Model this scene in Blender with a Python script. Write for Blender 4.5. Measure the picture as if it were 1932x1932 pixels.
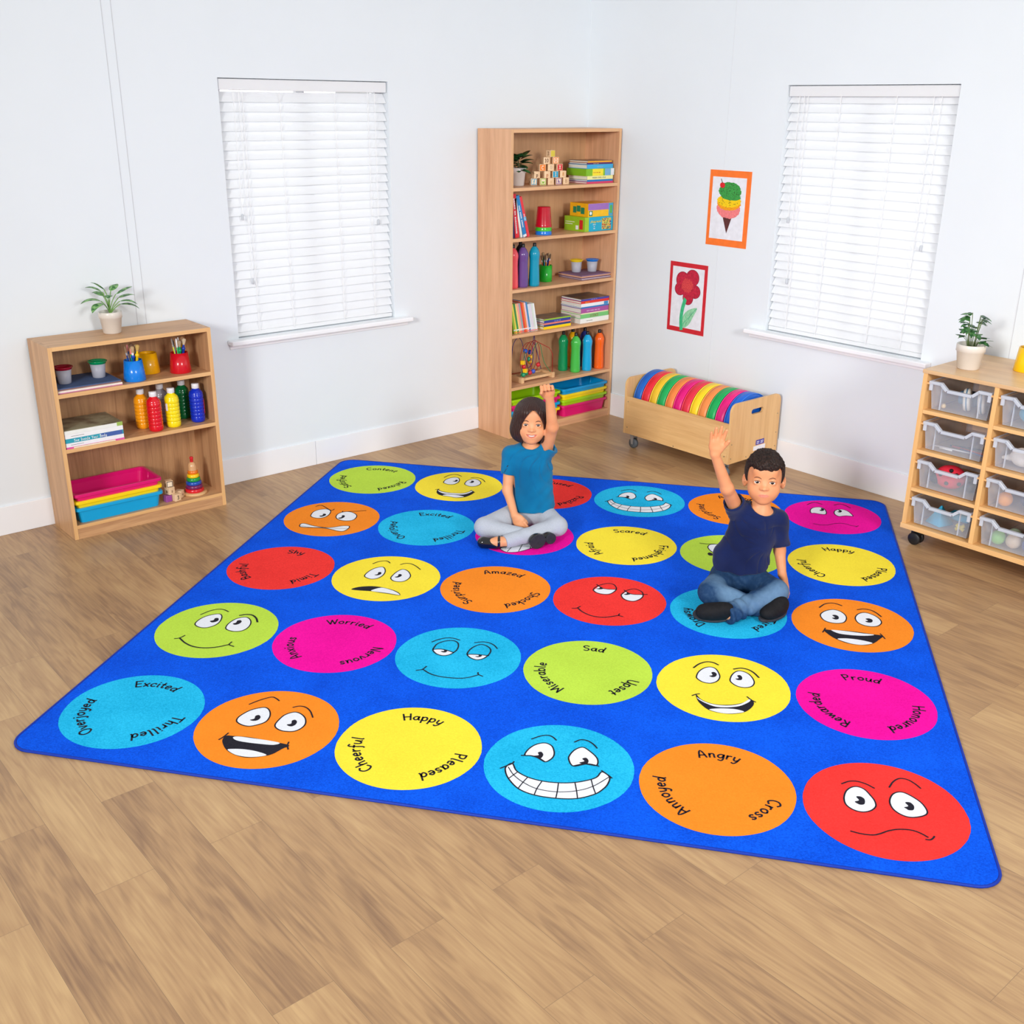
import bpy, bmesh, math, random
import numpy as np
from mathutils import Vector, Matrix, Quaternion

for o in list(bpy.data.objects):
    bpy.data.objects.remove(o, do_unlink=True)
SC = bpy.context.scene
COL = SC.collection
PI = math.pi
R = random.Random(7)

# ------------------------------------------------------------------ camera
cd = bpy.data.cameras.new('camera')
cam = bpy.data.objects.new('camera', cd)
COL.objects.link(cam)
cd.sensor_width = 36.0
cd.lens = 37.5908
cd.shift_x = -0.0016
cd.clip_start = 0.05
vx = Vector((0.6492, 0.7606, 0.0096)); vf = Vector((-0.7091, 0.6091, -0.3568))
vx.normalize(); vf.normalize()
vu = vx.cross(vf); vu.normalize(); vx = vf.cross(vu)
cam.matrix_world = Matrix(((vx.x, vu.x, -vf.x, 5.091), (vx.y, vu.y, -vf.y, -4.949), (vx.z, vu.z, -vf.z, 1.916), (0, 0, 0, 1)))
SC.camera = cam

# ------------------------------------------------------------------ world, lamps, exposure
w = bpy.data.worlds.new('daylight'); SC.world = w; w.use_nodes = True
w.node_tree.nodes['Background'].inputs[0].default_value = (0.97, 0.985, 1.0, 1)
w.node_tree.nodes['Background'].inputs[1].default_value = 0.54

def area(name, loc, target, size, power, col=(1, 1, 1), sy=None, spread=180):
    l = bpy.data.lights.new(name, 'AREA'); l.shape = 'RECTANGLE'; l.size = size; l.size_y = sy or size
    l.energy = power; l.color = col; l.spread = math.radians(spread)
    o = bpy.data.objects.new(name, l); COL.objects.link(o); o.location = loc
    d = Vector(target) - Vector(loc)
    o.rotation_euler = d.to_track_quat('-Z', 'Y').to_euler()
    return o
area('softbox_right', (7.6, -3.2, 2.7), (1.5, -1.5, 0.6), 1.1, 50, (1, 1, 0.99), spread=90)
area('softbox_left', (4.7, -8.2, 2.7), (1.9, -0.5, 0.5), 1.1, 80, (1, 1, 0.99), spread=85)
area('window_daylight_left', (-0.9, -1.97, 1.55), (0.0, -1.97, 1.35), 1.3, 17, (0.97, 0.985, 1.0))
area('window_daylight_right', (1.95, 0.9, 1.55), (1.95, 0.0, 1.35), 1.3, 17, (0.97, 0.985, 1.0))
SC.view_settings.view_transform = 'Standard'
SC.view_settings.look = 'None'
SC.view_settings.gamma = 1.0
SC.view_settings.use_curve_mapping = False
SC.view_settings.exposure = 0.03

# ------------------------------------------------------------------ helpers
def lin(c):
    if isinstance(c, str):
        c = c.lstrip('#'); c = [int(c[i:i + 2], 16) for i in (0, 2, 4)]
    out = []
    for v in c[:3]:
        v = v / 255.0
        out.append(v / 12.92 if v <= 0.04045 else ((v + 0.055) / 1.055) ** 2.4)
    return (out[0], out[1], out[2], 1.0)

MATS = {}
def mat(key, col, rough=0.5, spec=0.5, var=0.04, scale=30.0, bump=0.0, bscale=None, metal=0.0, alpha=1.0,
        trans=0.0, coat=0.0, sss=0.0, stretch=(1, 1, 1), col2=None, thr=None, sheen=0.0, ior=1.45):
    """procedural principled material: base colour broken up by object-space noise"""
    if key in MATS: return MATS[key]
    m = bpy.data.materials.new(key); m.use_nodes = True
    nt = m.node_tree; b = nt.nodes['Principled BSDF']
    c = lin(col)
    tc = nt.nodes.new('ShaderNodeTexCoord'); mp = nt.nodes.new('ShaderNodeMapping')
    mp.inputs['Scale'].default_value = stretch
    nt.links.new(tc.outputs['Object'], mp.inputs[0])
    n = nt.nodes.new('ShaderNodeTexNoise'); n.inputs['Scale'].default_value = scale; n.inputs['Detail'].default_value = 4
    nt.links.new(mp.outputs[0], n.inputs['Vector'])
    r = nt.nodes.new('ShaderNodeValToRGB')
    lo = lin(col2) if col2 else tuple(max(0, v * (1 - var * 2)) for v in c[:3]) + (1,)
    hi = tuple(min(1, v * (1 + var)) for v in c[:3]) + (1,)
    r.color_ramp.elements[0].position = thr[0] if thr else 0.3; r.color_ramp.elements[0].color = lo
    r.color_ramp.elements[1].position = thr[1] if thr else 0.7; r.color_ramp.elements[1].color = hi
    nt.links.new(n.outputs[0], r.inputs[0]); nt.links.new(r.outputs[0], b.inputs['Base Color'])
    b.inputs['Roughness'].default_value = rough
    b.inputs['Specular IOR Level'].default_value = spec
    b.inputs['Metallic'].default_value = metal
    b.inputs['Alpha'].default_value = alpha
    b.inputs['Transmission Weight'].default_value = trans
    b.inputs['Coat Weight'].default_value = coat
    b.inputs['Sheen Weight'].default_value = sheen
    b.inputs['IOR'].default_value = ior
    if sss:
        b.inputs['Subsurface Weight'].default_value = sss
        b.inputs['Subsurface Radius'].default_value = (0.012, 0.005, 0.003)
        b.inputs['Subsurface Scale'].default_value = 0.6
    if bump:
        n2 = nt.nodes.new('ShaderNodeTexNoise'); n2.inputs['Scale'].default_value = bscale or scale; n2.inputs['Detail'].default_value = 3
        nt.links.new(mp.outputs[0], n2.inputs['Vector'])
        bp = nt.nodes.new('ShaderNodeBump'); bp.inputs['Strength'].default_value = bump; bp.inputs['Distance'].default_value = 0.002
        nt.links.new(n2.outputs[0], bp.inputs['Height']); nt.links.new(bp.outputs[0], b.inputs['Normal'])
    MATS[key] = m
    return m

def wood(key, light, dark, axis='z', rough=0.45, rings=1.0, sc=1.0):
    if key in MATS: return MATS[key]
    m = bpy.data.materials.new(key); m.use_nodes = True; nt = m.node_tree; b = nt.nodes['Principled BSDF']
    tc = nt.nodes.new('ShaderNodeTexCoord'); mp = nt.nodes.new('ShaderNodeMapping')
    s = {'x': (1.2, 22, 22), 'y': (22, 1.2, 22), 'z': (22, 22, 1.2)}[axis]
    mp.inputs['Scale'].default_value = tuple(v * sc for v in s)
    nt.links.new(tc.outputs['Object'], mp.inputs[0])
    n1 = nt.nodes.new('ShaderNodeTexNoise'); n1.inputs['Scale'].default_value = 1.0; n1.inputs['Detail'].default_value = 5
    n1.inputs['Roughness'].default_value = 0.65; n1.inputs['Distortion'].default_value = 0.6 * rings
    n2 = nt.nodes.new('ShaderNodeTexNoise'); n2.inputs['Scale'].default_value = 7.0; n2.inputs['Detail'].default_value = 3
    for n in (n1, n2): nt.links.new(mp.outputs[0], n.inputs['Vector'])
    mx = nt.nodes.new('ShaderNodeMath'); mx.operation = 'MULTIPLY_ADD'; mx.inputs[1].default_value = 0.35
    nt.links.new(n2.outputs[0], mx.inputs[0]); nt.links.new(n1.outputs[0], mx.inputs[2])
    r = nt.nodes.new('ShaderNodeValToRGB')
    r.color_ramp.elements[0].position = 0.42; r.color_ramp.elements[0].color = lin(dark)
    r.color_ramp.elements[1].position = 0.82; r.color_ramp.elements[1].color = lin(light)
    nt.links.new(mx.outputs[0], r.inputs[0]); nt.links.new(r.outputs[0], b.inputs['Base Color'])
    b.inputs['Roughness'].default_value = rough
    bp = nt.nodes.new('ShaderNodeBump'); bp.inputs['Strength'].default_value = 0.12; bp.inputs['Distance'].default_value = 0.001
    nt.links.new(mx.outputs[0], bp.inputs['Height']); nt.links.new(bp.outputs[0], b.inputs['Normal'])
    MATS[key] = m
    return m

class MB:
    """collects shapes with material indices and links them as ONE mesh object"""
    def __init__(s): s.v = []; s.f = []; s.m = []; s.sm = []; s.mats = []; s.X = Matrix.Identity(4)
    def mi(s, m):
        if m not in s.mats: s.mats.append(m)
        return s.mats.index(m)
    def add(s, vs, fs, m, smooth=False):
        o = len(s.v); k = s.mi(m)
        s.v += [tuple(s.X @ Vector(p)) for p in vs]
        for f in fs:
            s.f.append([i + o for i in f]); s.m.append(k); s.sm.append(smooth)
    def box(s, x0, x1, y0, y1, z0, z1, m, b=0.0):
        if b <= 0:
            vs = [(x, y, z) for x in (x0, x1) for y in (y0, y1) for z in (z0, z1)]
            s.add(vs, [(0, 1, 3, 2), (4, 6, 7, 5), (0, 4, 5, 1), (2, 3, 7, 6), (0, 2, 6, 4), (1, 5, 7, 3)], m); return
        bm = bmesh.new(); bmesh.ops.create_cube(bm, size=1)
        for v in bm.verts: v.co = Vector(((x0 + x1) / 2 + v.co.x * (x1 - x0), (y0 + y1) / 2 + v.co.y * (y1 - y0), (z0 + z1) / 2 + v.co.z * (z1 - z0)))
        b = min(b, abs(x1 - x0) * .45, abs(y1 - y0) * .45, abs(z1 - z0) * .45)
        bmesh.ops.bevel(bm, geom=bm.edges[:], offset=b, segments=2, profile=.5, affect='EDGES')
        bm.verts.index_update()
        s.add([v.co[:] for v in bm.verts], [[v.index for v in f.verts] for f in bm.faces], m, False); bm.free()
    def lathe(s, prof, m, n=28, c=(0, 0), close=True, mats=None):
        """prof: list of (r, z)"""
        vs = []; fs = []
        for r, z in prof:
            for i in range(n):
                a = 2 * PI * i / n; vs.append((c[0] + r * math.cos(a), c[1] + r * math.sin(a), z))
        for k in range(len(prof) - 1):
            ff = [(k * n + i, k * n + (i + 1) % n, (k + 1) * n + (i + 1) % n, (k + 1) * n + i) for i in range(n)]
            if mats: s.add(vs[k * n:(k + 2) * n], [tuple(q - k * n for q in f) for f in ff], mats[k], True)
            else: fs += ff
        if not mats: s.add(vs, fs, m, True)
        if close:
            if prof[0][0] > 1e-5: s.add(vs[:n], [list(range(n))[::-1]], mats[0] if mats else m)
            if prof[-1][0] > 1e-5: s.add(vs[-n:], [list(range(n))], mats[-1] if mats else m)
    def tube(s, pts, rad, m, n=8, cap=True):
        pts = [Vector(p) for p in pts]; rr = rad if isinstance(rad, (list, tuple)) else [rad] * len(pts)
        vs = []; fs = []; up = Vector((0, 0, 1)); pn = None
        for k, p in enumerate(pts):
            d = (pts[min(k + 1, len(pts) - 1)] - pts[max(k - 1, 0)])
            if d.length < 1e-9: d = Vector((0, 0, 1))
            d.normalize()
            if pn is None:
                pn = d.orthogonal().normalized()
            pn = (pn - d * pn.dot(d))
            if pn.length < 1e-6: pn = d.orthogonal()
            pn.normalize(); q = d.cross(pn)
            for i in range(n):
                a = 2 * PI * i / n; vs.append(tuple(p + (pn * math.cos(a) + q * math.sin(a)) * rr[k]))
        for k in range(len(pts) - 1):
            fs += [(k * n + i, k * n + (i + 1) % n, (k + 1) * n + (i + 1) % n, (k + 1) * n + i) for i in range(n)]
        if cap: fs += [list(range(n))[::-1], [len(vs) - n + i for i in range(n)]]
        s.add(vs, fs, m, True)
    def sphere(s, c, r, m, n=16, sc=(1, 1, 1)):
        vs = [(c[0], c[1], c[2] - r * sc[2])]; fs = []; h = n // 2
        for k in range(1, h):
            t = -PI / 2 + PI * k / h
            for i in range(n):
                a = 2 * PI * i / n
                vs.append((c[0] + r * sc[0] * math.cos(t) * math.cos(a), c[1] + r * sc[1] * math.cos(t) * math.sin(a), c[2] + r * sc[2] * math.sin(t)))
        vs.append((c[0], c[1], c[2] + r * sc[2])); L = len(vs) - 1
        for i in range(n):
            fs.append((0, 1 + (i + 1) % n, 1 + i)); fs.append((L, L - n + i, L - n + (i + 1) % n))
        for k in range(h - 2):
            o = 1 + k * n
            fs += [(o + i, o + (i + 1) % n, o + n + (i + 1) % n, o + n + i) for i in range(n)]
        s.add(vs, fs, m, True)
    def prism(s, poly, y0, y1, m, plane='xz'):
        """poly extruded along the remaining axis"""
        n = len(poly)
        def P(a, b, t): return (a, t, b) if plane == 'xz' else ((t, a, b) if plane == 'yz' else (a, b, t))
        vs = [P(a, b, y0) for a, b in poly] + [P(a, b, y1) for a, b in poly]
        s.add(vs, [list(range(n))[::-1], list(range(n, 2 * n))] + [(i, (i + 1) % n, n + (i + 1) % n, n + i) for i in range(n)], m)
    def build(s, name, parent=None, loc=(0, 0, 0), rz=0.0, rot=None):
        me = bpy.data.meshes.new(name); me.from_pydata(s.v, [], s.f)
        for m in s.mats: me.materials.append(m)
        me.polygons.foreach_set('material_index', s.m); me.polygons.foreach_set('use_smooth', s.sm)
        bm = bmesh.new(); bm.from_mesh(me)
        if getattr(s, 'fixn', True): bmesh.ops.recalc_face_normals(bm, faces=bm.faces)
        bm.to_mesh(me); bm.free(); me.update()
        o = bpy.data.objects.new(name, me); COL.objects.link(o); o.location = loc
        o.rotation_euler = rot if rot else (0, 0, rz)
        if parent: o.parent = parent
        return o

def tag(o, label, cat, group=None):
    o['label'] = label; o['category'] = cat
    if group: o['group'] = group
    return o
def thing(name, label, cat, loc=(0, 0, 0), rz=0.0, group=None, rot=None):
    o = bpy.data.objects.new(name, None); COL.objects.link(o); o.location = loc
    o.rotation_euler = rot if rot else (0, 0, rz); o.empty_display_size = .05
    return tag(o, label, cat, group)
def struct(o): o['kind'] = 'structure'; return o
def copy_tree(o, parent=None):
    c = o.copy(); COL.objects.link(c)
    if parent: c.parent = parent
    for ch in list(o.children): copy_tree(ch, c)
    return c
def relabel(o, loc, label, rz=None, rot=None):
    o.location = loc; o['label'] = label
    if rz is not None: o.rotation_euler = (0, 0, rz)
    if rot is not None: o.rotation_euler = rot
    return o

def catmull(pts, closed=False, k=6):
    P = [np.array(p, float) for p in pts]; n = len(P)
    if n < 3 and not closed: return P
    out = []
    for i in range(n if closed else n - 1):
        p1, p2 = P[i], P[(i + 1) % n]
        p0 = P[(i - 1) % n] if closed or i > 0 else 2 * p1 - p2
        p3 = P[(i + 2) % n] if closed or i + 2 < n else 2 * p2 - p1
        for j in range(k):
            t = j / k
            out.append(.5 * ((2 * p1) + (p2 - p0) * t + (2 * p0 - 5 * p1 + 4 * p2 - p3) * t * t + (3 * p1 - p0 - 3 * p2 + p3) * t ** 3))
    if not closed: out.append(P[-1])
    return out

# ---- a little handwriting font made of strokes (cap height 1, x-height .56)
GL = {
'a': (.6, '.48,.46 .3,.56 .1,.42 .06,.2 .2,.02 .38,.1 .48,.4|.5,.56 .47,.2 .56,0'),
'b': (.58, '.08,1 .08,0|.08,.15 .2,.0 .42,.05 .5,.3 .38,.54 .2,.52 .08,.36'),
'c': (.5, '.45,.46 .3,.56 .1,.42 .06,.2 .2,.01 .44,.08'),
'd': (.6, '.48,.42 .3,.56 .1,.42 .06,.2 .2,.02 .38,.1 .48,.4|.5,1 .48,.25 .56,0'),
'e': (.54, '.08,.28 .44,.34 .4,.5 .26,.56 .1,.42 .06,.2 .2,.01 .44,.08'),
'f': (.42, '.44,.92 .3,1 .2,.85 .18,.4 .16,-.2 .04,-.34|.04,.52 .36,.52'),
'g': (.58, '.48,.46 .3,.56 .1,.42 .06,.2 .2,.04 .38,.12 .48,.4|.5,.56 .48,-.1 .34,-.34 .08,-.28'),
'h': (.58, '.08,1 .08,0|.08,.32 .22,.54 .4,.5 .44,.2 .48,0'),
'i': (.26, '.1,.56 .1,.1 .18,0|.1,.78 .1,.82'),
'j': (.3, '.16,.56 .15,-.1 .06,-.32 -.08,-.3|.16,.78 .16,.82'),
'k': (.52, '.08,1 .08,0|.42,.5 .1,.24|.16,.28 .46,0'),
'l': (.28, '.1,1 .1,.12 .2,0'),
'm': (.86, '.08,.56 .08,0|.08,.34 .22,.54 .36,.5 .4,.2 .4,0|.4,.34 .54,.54 .68,.5 .72,.2 .76,0'),
'n': (.58, '.08,.56 .08,0|.08,.32 .22,.54 .4,.5 .44,.2 .48,0'),
'o': (.58, '.3,.56 .1,.44 .06,.22 .2,.02 .4,.06 .5,.3 .4,.52 .3,.56'),
'p': (.58, '.08,.56 .07,-.38|.08,.15 .2,.0 .42,.05 .5,.3 .38,.54 .2,.52 .08,.36'),
'r': (.44, '.08,.56 .08,0|.08,.3 .2,.5 .38,.54'),
's': (.48, '.4,.48 .26,.56 .1,.46 .16,.34 .34,.24 .38,.1 .22,0 .06,.08'),
't': (.4, '.18,.85 .16,.15 .24,.0 .36,.06|.02,.54 .34,.54'),
'u': (.58, '.08,.56 .08,.16 .2,0 .38,.1 .46,.4|.47,.56 .46,.15 .54,0'),
'v': (.5, '.04,.56 .24,0 .46,.56'),
'w': (.76, '.04,.56 .18,0 .36,.5 .52,0 .7,.56'),
'x': (.5, '.04,.56 .44,0|.44,.56 .04,0'),
'y': (.56, '.08,.56 .1,.18 .24,.04 .42,.2|.48,.56 .4,-.1 .22,-.36 .04,-.3'),
'z': (.5, '.06,.55 .44,.55 .06,.01 .46,.01'),
'A': (.74, '.04,0 .34,1 .66,0|.16,.34 .56,.34'),
'B': (.62, '.08,0 .08,1 .4,.95 .42,.62 .1,.54 .5,.45 .5,.08 .08,0'),
'C': (.7, '.62,.84 .42,1 .14,.8 .08,.36 .28,.02 .6,.14'),
'D': (.7, '.08,0 .08,1|.08,1 .42,.92 .6,.5 .42,.08 .08,0'),
'E': (.6, '.54,1 .08,1|.08,1 .08,0|.08,0 .54,0|.08,.52 .46,.52'),
'F': (.58, '.54,1 .08,1|.08,1 .08,0|.08,.52 .44,.52'),
'H': (.7, '.08,1 .08,0|.6,1 .6,0|.08,.52 .6,.52'),
'I': (.4, '.2,1 .2,0|.04,1 .36,1|.04,0 .36,0'),
'M': (.84, '.06,0 .12,1|.12,1 .4,.3|.4,.3 .68,1|.68,1 .76,0'),
'N': (.72, '.08,0 .08,1|.08,1 .6,0|.6,0 .6,1'),
'O': (.78, '.38,1 .12,.82 .06,.4 .28,.02 .54,.06 .7,.5 .58,.9 .38,1'),
'P': (.6, '.08,0 .08,1|.08,1 .44,.95 .5,.68 .36,.48 .08,.46'),
'R': (.64, '.08,0 .08,1|.08,1 .44,.95 .5,.7 .36,.52 .08,.48|.2,.48 .56,0'),
'S': (.62, '.54,.86 .34,1 .12,.84 .18,.6 .46,.42 .52,.16 .3,0 .06,.12'),
'T': (.66, '.02,1 .64,1|.33,1 .33,0'),
'U': (.68, '.08,1 .1,.24 .3,0 .52,.16 .6,.5|.6,1 .6,.1 .66,0'),
'W': (.96, '.04,1 .26,0|.26,0 .48,.9|.48,.9 .7,0|.7,0 .92,1'),
'Y': (.62, '.04,1 .32,.5 .58,1|.32,.5 .32,0'),
'L': (.52, '.08,1 .08,0|.08,0 .48,0'),
'X': (.66, '.06,1 .6,0|.6,1 .06,0'),
'~': (.5, '.04,.1 .1,.52 .2,.5 .22,.06 .32,.04 .42,.5 .44,.1'),
'=': (.3, '.06,.05 .1,.5 .22,.46 .26,.04'),
'_': (1.0, '-.1,.5 1.1,.5'),
'0': (.6, '.3,1 .1,.8 .08,.3 .3,0 .5,.3 .48,.8 .3,1'),
'1': (.4, '.06,.8 .22,1 .22,0|.04,0 .38,0'),
'3': (.56, '.08,.9 .3,1 .48,.8 .26,.54 .5,.3 .3,0 .06,.1'),
'8': (.58, '.3,.54 .1,.76 .3,1 .48,.76 .3,.54 .08,.26 .3,0 .52,.26 .3,.54'),
' ': (.4, ''),
}
GC = {}
def glyph(ch):
    if ch not in GC:
        w_, s = GL[ch]; st = []
        for part in s.split('|'):
            if not part: continue
            pts = [tuple(float(q) for q in t.split(',')) for t in part.split()]
            st.append(catmull(pts, False, 4) if len(pts) > 2 else [np.array(p) for p in pts])
        GC[ch] = (w_, st)
    return GC[ch]
def word_strokes(txt, gap=.12):
    x = 0; out = []
    for ch in txt:
        w_, st = glyph(ch)
        out += [[(p[0] + x, p[1]) for p in s] for s in st]; x += w_ + gap
    return out, x - gap
def ribbon(mb, pts, wd, m, fn, taper=False):
    """flat stroke of width wd through 2-D pts; fn maps (x,y) to 3-D"""
    P = [np.array(p, float) for p in pts]; n = len(P); vs = []
    for k in range(n):
        d = P[min(k + 1, n - 1)] - P[max(k - 1, 0)]; L = math.hypot(*d) or 1; d = d / L
        w2 = wd / 2 * (1 if not taper else (.45 + .55 * math.sin(PI * min(1, max(0, (k + .5) / n)))))
        q = P[k]
        if k == 0: q = q - d * wd * .3
        if k == n - 1: q = q + d * wd * .3
        nn = np.array((-d[1], d[0])) * w2
        vs += [fn(*(q + nn)), fn(*(q - nn))]
    mb.add(vs, [(2 * k, 2 * k + 1, 2 * k + 3, 2 * k + 2) for k in range(n - 1)], m)
def blob(mb, pts, m, fn):
    mb.add([fn(*p) for p in pts], [list(range(len(pts)))], m)
def text_flat(mb, txt, m, fn, h, wd=.12, gap=.14, center=True):
    """writes txt with cap height h through fn(x, y)"""
    st, L = word_strokes(txt, gap)
    for s in st:
        ribbon(mb, [((x - (L / 2 if center else 0)) * h, y * h) for x, y in s], wd * h, m, fn)
    return L * h

# ------------------------------------------------------------------ room shell
M_wall = mat('white_wall_paint', (228, 234, 239), .55, .3, .006, 3.0, .04, 220)
M_skirt = mat('white_skirting_gloss', (240, 241, 245), .35, .5, .005, 4.0)
M_sill = mat('white_sill_gloss', (243, 244, 247), .3, .5, .004, 4.0)
M_seam = mat('wall_panel_joint', (205, 207, 212), .6, .2, .02, 20)
M_glass = mat('window_glass', (255, 255, 255), .02, .5, 0, trans=1.0)

def floor_material():
    m = bpy.data.materials.new('oak_plank_floor'); m.use_nodes = True; nt = m.node_tree; L = nt.links
    b = nt.nodes['Principled BSDF']
    N = nt.nodes.new
    tc = N('ShaderNodeTexCoord'); mp = N('ShaderNodeMapping'); mp.inputs['Location'].default_value = (0.35, 3.835, 0)
    L.new(tc.outputs['Object'], mp.inputs[0])
    br = N('ShaderNodeTexBrick'); br.offset = 0.37; br.offset_frequency = 2; br.squash = 1.0
    br.inputs['Scale'].default_value = 1.0; br.inputs['Brick Width'].default_value = 1.02; br.inputs['Row Height'].default_value = 0.16
    br.inputs['Mortar Size'].default_value = 0.0007; br.inputs['Mortar Smooth'].default_value = 0.3; br.inputs['Bias'].default_value = 0.0
    br.inputs['Color1'].default_value = (0, 0, 0, 1); br.inputs['Color2'].default_value = (1, 1, 1, 1); br.inputs['Mortar'].default_value = (.5, .5, .5, 1)
    L.new(mp.outputs[0], br.inputs['Vector'])
    # every plank gets its own piece of the grain
    cb = N('ShaderNodeCombineXYZ'); ml = N('ShaderNodeMath'); ml.operation = 'MULTIPLY'; ml.inputs[1].default_value = 37.0
    L.new(br.outputs['Color'], ml.inputs[0]); L.new(ml.outputs[0], cb.inputs[0]); L.new(ml.outputs[0], cb.inputs[1])
    ad = N('ShaderNodeVectorMath'); ad.operation = 'ADD'; L.new(mp.outputs[0], ad.inputs[0]); L.new(cb.outputs[0], ad.inputs[1])
    sc = N('ShaderNodeMapping'); sc.inputs['Scale'].default_value = (1.3, 9.0, 1); L.new(ad.outputs[0], sc.inputs[0])
    n1 = N('ShaderNodeTexNoise'); n1.inputs['Scale'].default_value = 1.6; n1.inputs['Detail'].default_value = 3; n1.inputs['Distortion'].default_value = 0.4
    L.new(sc.outputs[0], n1.inputs['Vector'])
    rg = N('ShaderNodeMath'); rg.operation = 'MULTIPLY'; rg.inputs[1].default_value = 34.0; L.new(n1.outputs[0], rg.inputs[0])
    sn = N('ShaderNodeMath'); sn.operation = 'SINE'; L.new(rg.outputs[0], sn.inputs[0])
    s2 = N('ShaderNodeMapping'); s2.inputs['Scale'].default_value = (5, 130, 1); L.new(ad.outputs[0], s2.inputs[0])
    n2 = N('ShaderNodeTexNoise'); n2.inputs['Scale'].default_value = 1.0; n2.inputs['Detail'].default_value = 4; L.new(s2.outputs[0], n2.inputs['Vector'])
    s3 = N('ShaderNodeMapping'); s3.inputs['Scale'].default_value = (2, 7, 1); L.new(ad.outputs[0], s3.inputs[0])
    n3 = N('ShaderNodeTexNoise'); n3.inputs['Scale'].default_value = 1.0; n3.inputs['Detail'].default_value = 3; L.new(s3.outputs[0], n3.inputs['Vector'])
    def mad(a, k, c):
        q = N('ShaderNodeMath'); q.operation = 'MULTIPLY_ADD'; L.new(a, q.inputs[0]); q.inputs[1].default_value = k
        if isinstance(c, float): q.inputs[2].default_value = c
        else: L.new(c, q.inputs[2])
        return q.outputs[0]
    v = mad(sn.outputs[0], 0.07, -0.28); v = mad(n2.outputs[0], 0.5, v); v = mad(n3.outputs[0], 0.7, v); v = mad(br.outputs['Color'], 0.26, v)
    r = N('ShaderNodeValToRGB'); e = r.color_ramp.elements
    e[0].position = 0.1; e[0].color = lin((136, 104, 78)); e[1].position = 0.85; e[1].color = lin((204, 168, 120))
    k = e.new(0.42); k.color = lin((176, 139, 99))
    L.new(v, r.inputs[0])
    mx = N('ShaderNodeMixRGB'); mx.inputs[2].default_value = lin((140, 112, 84)); L.new(br.outputs['Fac'], mx.inputs[0]); L.new(r.outputs[0], mx.inputs[1])
    L.new(mx.outputs[0], b.inputs['Base Color'])
    b.inputs['Roughness'].default_value = 0.38; b.inputs['Specular IOR Level'].default_value = 0.45
    bp = N('ShaderNodeBump'); bp.inputs['Strength'].default_value = 0.1; bp.inputs['Distance'].default_value = 0.001
    L.new(v, bp.inputs['Height']); L.new(bp.outputs[0], b.inputs['Normal'])
    return m
mb = MB(); mb.box(-0.12, 7.0, -7.0, 0.12, -0.05, 0.0, floor_material()); struct(mb.build('floor'))

WL = (-2.462, -1.488, 0.768, 2.02)      # left window opening: y0 y1 z0 z1
WR = (1.478, 2.425, 0.745, 2.02)        # right window opening: x0 x1 z0 z1
HT = 2.75
mb = MB()
y0, y1, z0, z1 = WL
for a in ((-7.0, y0, 0, HT), (y1, 0.12, 0, HT), (y0, y1, 0, z0), (y0, y1, z1, HT)):
    mb.box(-0.12, 0, a[0], a[1], a[2], a[3], M_wall)
struct(mb.build('wall_left'))
mb = MB()
x0, x1, z0, z1 = WR
for a in ((0.0, x0, 0, HT), (x1, 7.0, 0, HT), (x0, x1, 0, z0), (x0, x1, z1, HT)):
    mb.box(a[0], a[1], 0, 0.12, a[2], a[3], M_wall)
struct(mb.build('wall_right'))
mb = MB(); mb.box(0, .010, -7.0, -2.055, 0, .138, M_skirt, .002); mb.box(0, .010, -2.053, -.0, 0, .138, M_skirt, .002); struct(mb.build('baseboard_left'))
mb = MB(); mb.box(.011, 7.0, -.010, 0, 0, .146, M_skirt, .002); struct(mb.build('baseboard_right'))
# thin cover strips over the wall board joints
def strip_l(n, y): q = MB(); q.box(0, .0015, y - .0015, y + .0015, .139, HT, M_seam); struct(q.build(n))
strip_l('trim_1', -2.982); strip_l('trim_2', -2.938)
q = MB(); q.box(2.8565, 2.8595, -.0015, 0, .147, HT, M_seam); struct(q.build('trim_3'))
q = MB(); q.box(1.1, 1.102, -.001, 0, .147, HT, mat('faint_joint', (222, 224, 229), .6)); struct(q.build('trim_4'))

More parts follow.
